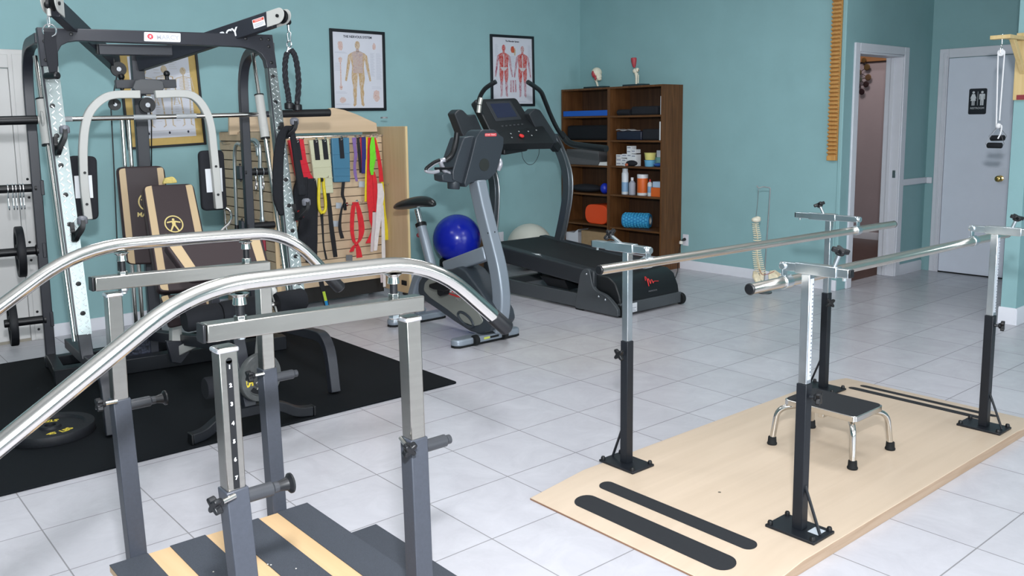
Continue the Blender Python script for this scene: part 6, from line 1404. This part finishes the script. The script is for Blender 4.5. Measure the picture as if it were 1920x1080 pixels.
cuff('cuff_weight', 'long cream cuff weight with two black straps on the slatwall', [(580, 263), (617, 260), (621, 300), (625.5, 362), (592, 363.5), (586, 310)], [(592, 262, 596, 300, 9), (608, 261, 612, 299, 9)], vinyl('cream_vinyl', (.60, .60, .42)), [((584, 291), (619, 289)), ((586, 315), (622, 312)), ((589, 334), (624, 333)), ((591, 350), (625, 348))])
cuff('cuff_weight', 'blue grey cuff weight with black strap at middle of the slatwall', [(622, 259), (655, 258), (656.5, 300), (657, 341), (627, 342), (624, 300)], [(639, 258, 642, 297, 8)], vinyl('blue_vinyl', (.06, .19, .30)), [((624, 290), (656, 287)), ((626, 316), (657, 315)), ((627, 330), (657, 330))])
# ------------------------------------------------------------ hanging bands and straps
def band(name, label, cat, pts, w_, col, d=.05, th=.003, rough=.5, taper=None, k=4, w2=None, m_=None):
    P = [gY(x, y, d+(0.004*math.sin(i*1.3))) for i, (x, y) in enumerate(pts)]; P = smooth_path(P, k); n = len(P); wl = abs(gY(pts[0][0]+1, pts[0][1], d).x-gY(pts[0][0], pts[0][1], d).x)
    ws = w_ if isinstance(w_, (list, tuple)) else [w_, w_]; W = []
    for i in range(n): f = i/(n-1)*(len(ws)-1); j = min(int(f), len(ws)-2); W.append(V((wl*(ws[j]+(ws[j+1]-ws[j])*(f-j)), 0, 0)))
    o = MB().strip(P, W, th).build(name, m_ or mat('band_'+label.split()[0]+'_%d' % len(MATS), col, rough, var=.1, scale=40), None, .0008); return tag(o, label, cat)
BLKW = mat('black_webbing', (.008, .008, .010), .7)
RD = mat('red_band', (.60, .015, .025), .5, var=.12, scale=30); YL = mat('yellow_band', (.75, .60, .02), .5, var=.1, scale=30)
band('webbing_strap', 'long black strap hanging below the cream cuff weight', 'strap', ((614, 362), (618, 390), (622, 430), (626, 460), (629, 482)), [8, 8, 9, 8], (0,)*3, .06, m_=BLKW)
band('webbing_strap', 'black strap hanging below the blue cuff weight with buckle', 'strap', ((644, 341), (642, 365), (646, 378), (640, 395), (637, 425), (642, 447)), [6, 6, 5, 4, 6, 7], (0,)*3, .06, m_=BLKW)
p = gY(647, 388, .065); tag(MB().box(p, (.026, .012, .055)).build('buckle', BLACK, None, .003), 'black buckle on the strap below the blue cuff', 'buckle')
band('webbing_strap', 'thin black strap hanging below the yellow tubing loop', 'strap', ((603, 400), (605, 430), (607, 460), (612, 486)), [6, 4, 3, 4], (0,)*3, .055, m_=BLKW)
# yellow tubing loop
t = thing('exercise_tubing', 'yellow exercise tubing loop hanging under the cream cuff weight', 'exercise tubing', gY(604, 402, .08))
for pts in (((599, 334), (598, 350), (597.5, 375), (599, 392), (603.5, 400)), ((606, 334), (607, 350), (610, 375), (610, 392), (605, 400))): MB().tube(smooth_path([gY(x, y, .09) for x, y in pts], 5), .013, 10).build('tube', YL, t)
MB().span(gY(592, 341, .10), gY(612, 334, .02)).build('wrap', BLKW, t, .003) if False else MB().cyl(gY(601, 337, .10), gY(605, 337, .10), .016, 10).build('collar', BLKW, t)
# black harness
t = thing('harness', 'black fabric harness hanging beneath the red cuff weight', 'harness', gY(575, 500, .05))
for pts, ws in (((((567, 332), (563, 355), (562, 385), (563, 410)), (20, 26, 24, 14))), ((((583, 334), (585, 370), (584, 410), (582, 450), (584, 492)), (16, 22, 22, 26, 20))), (((571, 390), (569, 420), (566, 455), (570, 480)), (18, 18, 22, 16))):
    P = smooth_path([gY(x, y, .06) for x, y in pts], 5); wl = abs(gY(571, 400, .06).x-gY(570, 400, .06).x); n = len(P); W = []
    for i in range(n): f = i/(n-1)*(len(ws)-1); j = min(int(f), len(ws)-2); W.append(V((wl*(ws[j]+(ws[j+1]-ws[j])*(f-j)), 0, 0)))
    MB().strip(P, W, .035).build('fabric_panel', NAVY, t, .012, 3)
tag(MB().prism([gY(x, y, .10) for x, y in ((554, 402), (562, 394), (569, 398), (571, 407), (562, 412), (553, 418))], (0, .03, 0)).build('red_pad', RD, None, .006), 'small red pad sticking out behind the right column hook', 'pad')
# resistance bands on the right
band('resistance_band', 'lilac resistance band hanging right of the blue cuff weight', 'resistance band', ((664, 258), (665, 275), (667, 290), (665, 310), (666, 325), (669, 340)), [8, 6, 6, 5, 6, 4], (.20, .12, .34), .05)
band('resistance_band', 'black resistance band hanging between lilac and red bands', 'resistance band', ((671, 258), (674, 290), (677, 324)), [5, 6, 6], (.012, .010, .014), .05)
band('resistance_band', 'narrow dark red resistance band between black and navy bands', 'resistance band', ((676.5, 258), (679, 290), (680, 322)), [4, 4, 4], (.42, .02, .04), .055)
band('resistance_band', 'navy blue resistance band hanging beside the narrow red band', 'resistance band', ((682, 257), (682.5, 290), (682, 325)), [8, 8, 8], (.02, .02, .16), .06)
band('resistance_band', 'narrow yellow band hanging between the navy and red bands', 'resistance band', ((688.5, 257), (688, 300), (687, 340), (686.5, 378)), [5, 5, 5, 6], (0,)*3, .06, m_=YL)
t = thing('resistance_band', 'wide red resistance band loop with ragged tail, right end of slatwall', 'resistance band', gY(700, 400, .07))
def tb(pts, ws, d, m_, th=.003, nm='band_length'):
    P = smooth_path([gY(x, y, d) for x, y in pts], 4); wl = abs(gY(701, 400, d).x-gY(700, 400, d).x); n = len(P); W = []
    for i in range(n): f = i/(n-1)*(len(ws)-1); j = min(int(f), len(ws)-2); W.append(V((wl*(ws[j]+(ws[j+1]-ws[j])*(f-j)), 0, 0)))
    return MB().strip(P, W, th).build(nm, m_, t, .0008)
tb(((693, 258), (692, 300), (694, 340), (698, 375), (702, 396)), (6, 7, 12, 20, 22), .07, RD); tb(((702, 258), (708, 285), (713, 315), (715, 341)), (4, 6, 7, 8), .068, RD); tb(((694, 380), (696, 410), (700, 428), (695, 442), (690, 456)), (7, 8, 6, 5, 10), .072, RD); tb(((700, 322), (703, 340), (705, 370), (707, 398)), (5, 8, 9, 8), .075, RD)
band('resistance_band', 'lime green resistance band hanging in front of the red loop', 'resistance band', ((699, 257), (698.5, 275), (699, 298), (697, 315), (698, 328)), [5, 10, 11, 8, 5], (.14, .62, .02), .085)
t = thing('resistance_band', 'long yellow resistance band hanging beside the white band', 'resistance band', gY(722, 450, .05))
tb(((705, 262), (711, 300), (717, 345), (720, 390), (723, 420), (725, 450)), (3, 4, 5, 5, 7, 7), .05, YL)
t = thing('resistance_band', 'white resistance band with long tails at the right end of slatwall', 'resistance band', gY(716, 500, .08))
WB = mat('white_band', (.66, .62, .62), .55, var=.08, scale=30); PKB = mat('pale_pink_band', (.60, .50, .50), .55, alpha=.9)
tb(((712, 344), (714, 365), (712, 385), (709, 420), (706, 445), (704, 470)), (9, 13, 12, 9, 8, 6), .085, WB); tb(((716, 385), (718, 420), (719, 470), (720, 505), (721, 538)), (6, 6, 7, 6, 5), .08, WB); tb(((703, 398), (702, 420), (699, 445), (697, 472)), (9, 8, 7, 5), .078, PKB)
tb(((713.5, 490), (715, 510), (716, 530)), (4, 5, 4), .07, PKB)
t = thing('resistance_band', 'red band tied in a knotted loop at middle of slatwall', 'resistance band', gY(668, 480, .09))
tb(((664, 379), (661, 400), (660, 430), (663, 450), (668, 458)), (7, 8, 7, 6, 5), .10, RD); tb(((669, 379), (675, 405), (678, 430), (675, 448), (668, 458)), (6, 10, 11, 7, 5), .095, RD); tb(((668, 457), (662, 464), (659, 472)), (4, 7, 8), .10, RD); tb(((669, 457), (672, 468), (674, 483)), (5, 9, 11), .10, RD)
MB().ball(gY(668, 458, .10), (.016, .012, .012)).build('knot', RD, t)
# strap with green lettering below the panel
P0, P1 = gY(602, 528, .14), sZ(616, 578, .02)
t = thing('webbing_strap', 'black strap with lime green and blue print hanging to the floor below slatwall', 'strap', (P1.x, P1.y, .0))
P1 = gY(613, 574, .14); 
MB().strip([P0, P1], V((.042, 0, 0)), .006).build('strap', BLKW, t, .001)
e0 = P0.lerp(P1, .40); e1 = P0.lerp(P1, .78); e2 = P0.lerp(P1, .97)
MB().strip([e0+V((0, -.004, 0)), e1+V((0, -.004, 0))], V((.024, 0, 0)), .002).build('lime_print', mat('lime_print', (.45, .60, .05), .5), t); MB().strip([e1+V((0, -.004, 0)), e2+V((0, -.004, 0))], V((.026, 0, 0)), .002).build('blue_print', mat('blue_print', (.01, .22, .50), .5), t)
# ------------------------------------------------------------ aluminium canes on the left panel
XC = XL0-.05; ALU = mat('aluminium_tube', (.50, .55, .56), .35, .9)
def cX(px, py, dx=0.0): return sX(px, py, XC+dx)
for lab, pts, tipc in (('first aluminium cane from the left on the slatted side panel', ((452, 272), (446, 269), (441.5, 276), (440, 300), (442, 360), (444, 425)), BLACK), ('middle aluminium cane hanging on the slatted side panel', ((484, 292), (481, 272), (474, 264), (466, 268), (463.5, 285), (465, 350), (468, 425)), BLACK), ('aluminium cane with red lower shaft, nearest the machine column', ((462, 285), (464, 269), (473, 262), (482, 266), (487, 280), (488, 330), (492, 412)), None)):
    dx = -.02 if tipc is None else 0
    t = thing('walking_cane', lab, 'walking cane', cX(*pts[-1], dx)); MB().tube(smooth_path([cX(x, y, dx) for x, y in pts], 5), .0135, 12).build('shaft', ALU, t)
    e = cX(*pts[-1], dx)
    if tipc: MB().lathe([(.012, .03), (.016, 0), (.018, -.03), (0, -.031)], e, (0, 0, 1), 14).build('rubber_tip', tipc, t)
    else:
        MB().cyl(e, cX(496, 470, dx), .013, 12).build('red_shaft', mat('cane_red', (.28, .01, .03), .4), t); MB().lathe([(.016, -.02), (.019, 0), (.016, .02)], e, (0, 0, 1), 14).build('collar', ALU, t)
    h = cX(pts[1][0]+2, pts[1][1]+3, dx); MB().tube([h+V((.05-dx, 0, 0)), h+V((-.03, 0, .0))], .003, 6).build('cane_peg', CHROME, gs)
for px, py in ((428, 266), (432, 270)): 
    p = sX(px, py, XL0-.008); MB().tube([p, p+V((-.06, 0, 0)), p+V((-.066, 0, .012))], .003, 6).build('peg_hook', CHROME, gs)

# ============================================================ ANATOMY POSTERS on the back wall
PAPER = mat('poster_paper', (.66, .67, .74), .35, var=.02, scale=6); FRM = mat('poster_frame_black', (.006, .008, .012), .4)
def noise_mat(name, cols, scale, stretch):
    if name in MATS: return MATS[name]
    m = bpy.data.materials.new(name); m.use_nodes = True; nt = m.node_tree; b = nt.nodes['Principled BSDF']; b.inputs['Roughness'].default_value = .4
    tc = nt.nodes.new('ShaderNodeTexCoord'); mp = nt.nodes.new('ShaderNodeMapping'); mp.inputs['Scale'].default_value = stretch; nt.links.new(tc.outputs['Object'], mp.inputs['Vector'])
    n = nt.nodes.new('ShaderNodeTexNoise'); n.inputs['Scale'].default_value = scale; n.inputs['Detail'].default_value = 5; n.inputs['Distortion'].default_value = 1.0; nt.links.new(mp.outputs['Vector'], n.inputs['Vector'])
    r = nt.nodes.new('ShaderNodeValToRGB'); cr = r.color_ramp
    for i, c in enumerate(cols):
        pos = .32+.36*i/(len(cols)-1)
        if i < 2: e = cr.elements[i]; e.position = pos if i == 0 else pos
        else: e = cr.elements.new(pos)
        e.color = (*c, 1)
    nt.links.new(n.outputs['Fac'], r.inputs['Fac']); nt.links.new(r.outputs['Color'], b.inputs['Base Color']); MATS[name] = m; return m
MUSC = noise_mat('printed_muscle', [(.42, .02, .02), (.55, .05, .04), (.62, .30, .30), (.50, .03, .03)], 60, (1, 1, .5))
MUSD = noise_mat('printed_limb', [(.25, .03, .07), (.50, .22, .28), (.60, .50, .55), (.35, .04, .06)], 70, (1, 1, .4))
NERV = noise_mat('printed_nerves', [(.60, .42, .22), (.46, .30, .14), (.62, .50, .38), (.40, .28, .22)], 80, (1, 1, .35))
ORGN = noise_mat('printed_organs', [(.40, .30, .34), (.55, .45, .40), (.45, .28, .25)], 60, (1, 1, 1))
SKEL = noise_mat('printed_bones', [(.50, .36, .20), (.62, .52, .38), (.42, .28, .16)], 90, (1, 1, .4))
PINKP = noise_mat('printed_pink', [(.62, .35, .30), (.66, .55, .52), (.50, .22, .18)], 70, (1, 1, 1)); FINE = mat('fine_print', (.45, .47, .55), .5); TITLE = mat('title_print', (.02, .025, .05), .5)
def poster(label, P, fw_=.026, matw=0.0, matm=None):
    """P: four outer corners (ul, ur, lr, ll) on the wall plane"""
    nz = -FA.v; t = thing('wall_poster', label, 'poster', (P[2]+P[3])*.5)
    def at(s, r, h): return (P[3].lerp(P[2], s)).lerp(P[0].lerp(P[1], s), r)+nz*h
    W = (P[1]-P[0]).length; H_ = (P[0]-P[3]).length; a, b = fw_/W, fw_/H_
    m = MB()
    for q in (((0, 0), (1, 0), (1-a, b), (a, b)), ((1, 0), (1, 1), (1-a, 1-b), (1-a, b)), ((1, 1), (0, 1), (a, 1-b), (1-a, 1-b)), ((0, 1), (0, 0), (a, b), (a, 1-b))): m.prism([at(s, r, .001) for s, r in q], nz*.018)
    m.build('frame', FRM, t, .002)
    if matw:
        mb = MB().prism([at(a, b, .002), at(1-a, b, .002), at(1-a, 1-b, .002), at(a, 1-b, .002)], nz*.004); mb.build('mat_border', matm, t); a += matw/W; b += matw/H_
    MB().prism([at(a, b, .004), at(1-a, b, .004), at(1-a, 1-b, .004), at(a, 1-b, .004)], nz*.004).build('chart_sheet', PAPER, t)
    ux = (P[2]-P[3]).normalized(); uy = (P[0]-P[3]).normalized()
    return t, (lambda s, r, h=.0085: at(s, r, h)), ux, uy, nz, W, H_
def ell(m, c, ux, uy, nz, rx, ry, th, n=18): m.prism([c+ux*rx*math.cos(2*PI*i/n)+uy*ry*math.sin(2*PI*i/n) for i in range(n)], nz*th)
BODY = {'torso': [(-.13, .80), (-.05, .835), (.05, .835), (.13, .80), (.125, .70), (.105, .60), (.115, .50), (-.115, .50), (-.105, .60), (-.125, .70)],
        'legL': [(-.115, .505), (-.005, .505), (-.012, .42), (-.03, .27), (-.035, .18), (-.045, .03), (-.08, .0), (-.10, .02), (-.085, .10), (-.10, .20), (-.09, .28), (-.118, .42)],
        'armL': [(-.13, .80), (-.17, .77), (-.19, .66), (-.205, .56), (-.225, .45), (-.235, .39), (-.205, .38), (-.185, .46), (-.155, .57), (-.135, .67), (-.12, .74)]}
def figure(t, c, ux, uy, nz, h, mt, ml, mh=None, spread=0.0):
    def P(x, y): return c+ux*x*h+uy*y*h
    m = MB(); m.prism([P(*p) for p in BODY['torso']], nz*.0008); m.prism([P(*p) for p in ((-.03, .82), (.03, .82), (.025, .88), (-.025, .88))], nz*.0008); m.build('printed_torso', mt, t)
    m = MB()
    for s in (1, -1):
        for k in ('legL', 'armL'): m.prism([P(x*s, y) for x, y in BODY[k]], nz*.0009)
    m.build('printed_limbs', ml, t)
    m = MB(); ell(m, P(0, .925), ux, uy, nz, .045*h, .062*h, .001); m.build('printed_head', mh or ml, t)
def lines(t, at, boxes, m_=None):
    m = MB()
    for s0, s1, r0, r1, n in boxes:
        for i in range(n): r = r0+(r1-r0)*i/max(1, n-1); e = s1-(s1-s0)*.25*((i*7) % 3)/2; m.prism([at(s0, r), at(e, r), at(e, r+.0035), at(s0, r+.0035)], -FA.v*.0004)
    tag(m.build('fine_print', m_ or FINE, t), kind='stuff')
def blob(t, c, ux, uy, nz, rx, ry, mt, seed=0):
    random.seed(seed); m = MB(); n = 16; m.prism([c+ux*rx*(1+random.uniform(-.2, .2))*math.cos(2*PI*i/n)+uy*ry*(1+random.uniform(-.2, .2))*math.sin(2*PI*i/n) for i in range(n)], nz*.0007); m.build('printed_detail', mt, t)
# nervous system
P = [FA.y(x, y, 0) for x, y in ((616.4, 53), (719.5, 60.5), (723, 207.5), (621.5, 208.5))]
t, at, ux, uy, nz, W, H_ = poster('framed nervous system chart with one tan standing figure', P)
text('THE NERVOUS SYSTEM', TITLE, t, at(.50, .915), ux, uy, .021, .0003, bold=.0008)
figure(t, at(.49, .055), ux, uy, nz, .82*H_, ORGN, NERV)
m = MB(); c = at(.49, .055); hh = .82*H_
for s in (-1, 1): m.prism([c+ux*s*x*hh+uy*y*hh+nz*.001 for x, y in ((.132, .80), (.10, .81), (.085, .60), (.09, .50), (.115, .50), (.105, .60))], nz*.0006)
m.build('printed_flank', NERV, t)
for s, r, rx, ry, mt in ((.185, .80, .026, .042, PINKP), (.175, .63, .018, .025, PINKP), (.175, .29, .016, .022, PINKP), (.80, .805, .018, .03, PINKP), (.82, .19, .036, .055, PINKP), (.20, .135, .03, .026, PINKP)): blob(t, at(s, r), ux, uy, nz, rx, ry, mt, int(s*100))
m = MB(); m.prism([at(.165, .30), at(.185, .30), at(.185, .62), at(.168, .62)], nz*.0006); m.build('printed_nerve_fibre', PINKP, t)
lines(t, at, ((.08, .30, .71, .72, 2), (.72, .80, .44, .72, 22), (.83, .93, .40, .72, 24), (.74, .92, .28, .30, 2), (.08, .28, .22, .235, 2), (.08, .20, .50, .58, 5), (.62, .70, .46, .66, 12), (.08, .34, .08, .085, 2)))
# muscular system
P = [FA.y(x, y, 0) for x, y in ((917.7, 64), (999, 68.7), (1001.3, 199.3), (920, 199.5))]
t, at, ux, uy, nz, W, H_ = poster('framed muscular system chart with two red figures above the treadmill', P)
text('The Muscular System', TITLE, t, at(.50, .915), ux, uy, .016, .0003, bold=.0008)
figure(t, at(.295, .13), ux, uy, nz, .745*H_, MUSC, MUSD, MUSC); figure(t, at(.725, .125), ux, uy, nz, .745*H_, MUSC, MUSD, noise_mat('printed_skull', [(.62, .55, .55), (.5, .2, .2), (.65, .62, .62)], 60, (1, 1, 1)))
for cx_ in (.295, .725):
    c = at(cx_, .13); hh = .745*H_; m = MB()
    for s in (-1, 1): m.prism([c+ux*s*x*hh+uy*y*hh+nz*.001 for x, y in ((.012, .50), (.11, .50), (.112, .42), (.08, .29), (.04, .29), (.018, .40))], nz*.0006)
    m.build('printed_thighs', MUSC, t); m = MB(); m.prism([c+ux*x*hh+uy*y*hh+nz*.001 for x, y in ((-.012, .81), (.012, .81), (.01, .56), (-.01, .56))], nz*.0006); m.prism([c+ux*x*hh+uy*y*hh+nz*.001 for x, y in ((-.10, .565), (.10, .565), (.03, .50), (-.03, .50))], nz*.0006); m.build('printed_tendon', mat('tendon_white', (.62, .58, .60), .4), t)
blob(t, at(.505, .80), ux, uy, nz, .026, .036, noise_mat('printed_orange_red', [(.60, .14, .05), (.50, .05, .04)], 60, (1, 1, 1)), 3); blob(t, at(.555, .77), ux, uy, nz, .012, .04, SKEL, 4)
m = MB(); 
for k in (-1, 0, 1): m.prism([at(.505+k*.055-.018, .20), at(.505+k*.055+.018, .20), at(.505+k*.05+.016, .37), at(.505+k*.05-.016, .37)], nz*.0007)
m.build('printed_detail', MUSD, t)
lines(t, at, ((.10, .18, .70, .86, 12), (.86, .94, .70, .86, 12), (.44, .56, .56, .70, 8), (.46, .54, .45, .5, 3), (.08, .16, .30, .42, 6), (.10, .90, .055, .065, 2)))
# skeleton chart behind the machine
GOLDM = mat('gold_mat_board', (.55, .38, .12), .55, var=.05, scale=20)
pr_ = FA.y(386, 271, 0); pl = FA.y(239, 281, 0); pt = FA.y(367, 88, 0)
P = [pl+(pt-pr_), pt, pr_, pl]
t, at, ux, uy, nz, W, H_ = poster('framed skeleton chart with gold mat behind the weight machine', P, .018, .055, GOLDM)
for s, sc_ in ((.29, .60), (.55, .62), (.79, .60)):
    c = at(s, .20); h = sc_*H_
    def Pq(x, y): return c+ux*x*h+uy*y*h
    m = MB(); ell(m, Pq(0, .93), ux, uy, nz, .05*h, .062*h, .0008)
    m.prism([Pq(-.012, .52), Pq(.012, .52), Pq(.012, .88), Pq(-.012, .88)], nz*.0008)
    for i in range(8): y = .80-.026*i; wv = .085*(1-.04*abs(i-4)); m.prism([Pq(-wv, y-.006), Pq(0, y+.002), Pq(wv, y-.006), Pq(wv, y+.002), Pq(0, y+.012), Pq(-wv, y+.002)], nz*.0007)
    m.prism([Pq(-.09, .54), Pq(-.03, .49), Pq(.03, .49), Pq(.09, .54), Pq(.07, .57), Pq(0, .54), Pq(-.07, .57)], nz*.0008)
    for sg_ in (-1, 1):
        for pts in (((.07, .51), (.055, .27), (.075, .27), (.095, .51)), ((.055, .26), (.05, .03), (.068, .03), (.077, .26)), ((.045, .03), (.10, .0), (.10, .012), (.07, .035)), ((.12, .80), (.155, .60), (.17, .60), (.14, .81)), ((.155, .59), (.185, .43), (.195, .43), (.172, .59)), ((.18, .43), (.20, .36), (.215, .37), (.20, .43)), ((.0, .83), (.13, .80), (.13, .815), (.0, .845))): m.prism([Pq(x*sg_, y) for x, y in pts], nz*.0008)
    m.build('printed_skeleton', SKEL, t)
    m = MB(); ell(m, at(s-.01, .145), ux, uy, nz, .008, .01, .0006); m.build('printed_dot', TITLE, t)
lines(t, at, ((.40, .46, .26, .70, 20), (.64, .70, .26, .70, 20), (.20, .90, .165, .17, 1), (.42, .50, .74, .80, 3), (.62, .72, .78, .84, 4), (.84, .90, .30, .74, 18)), mat('fine_print_tan', (.50, .47, .45), .5))
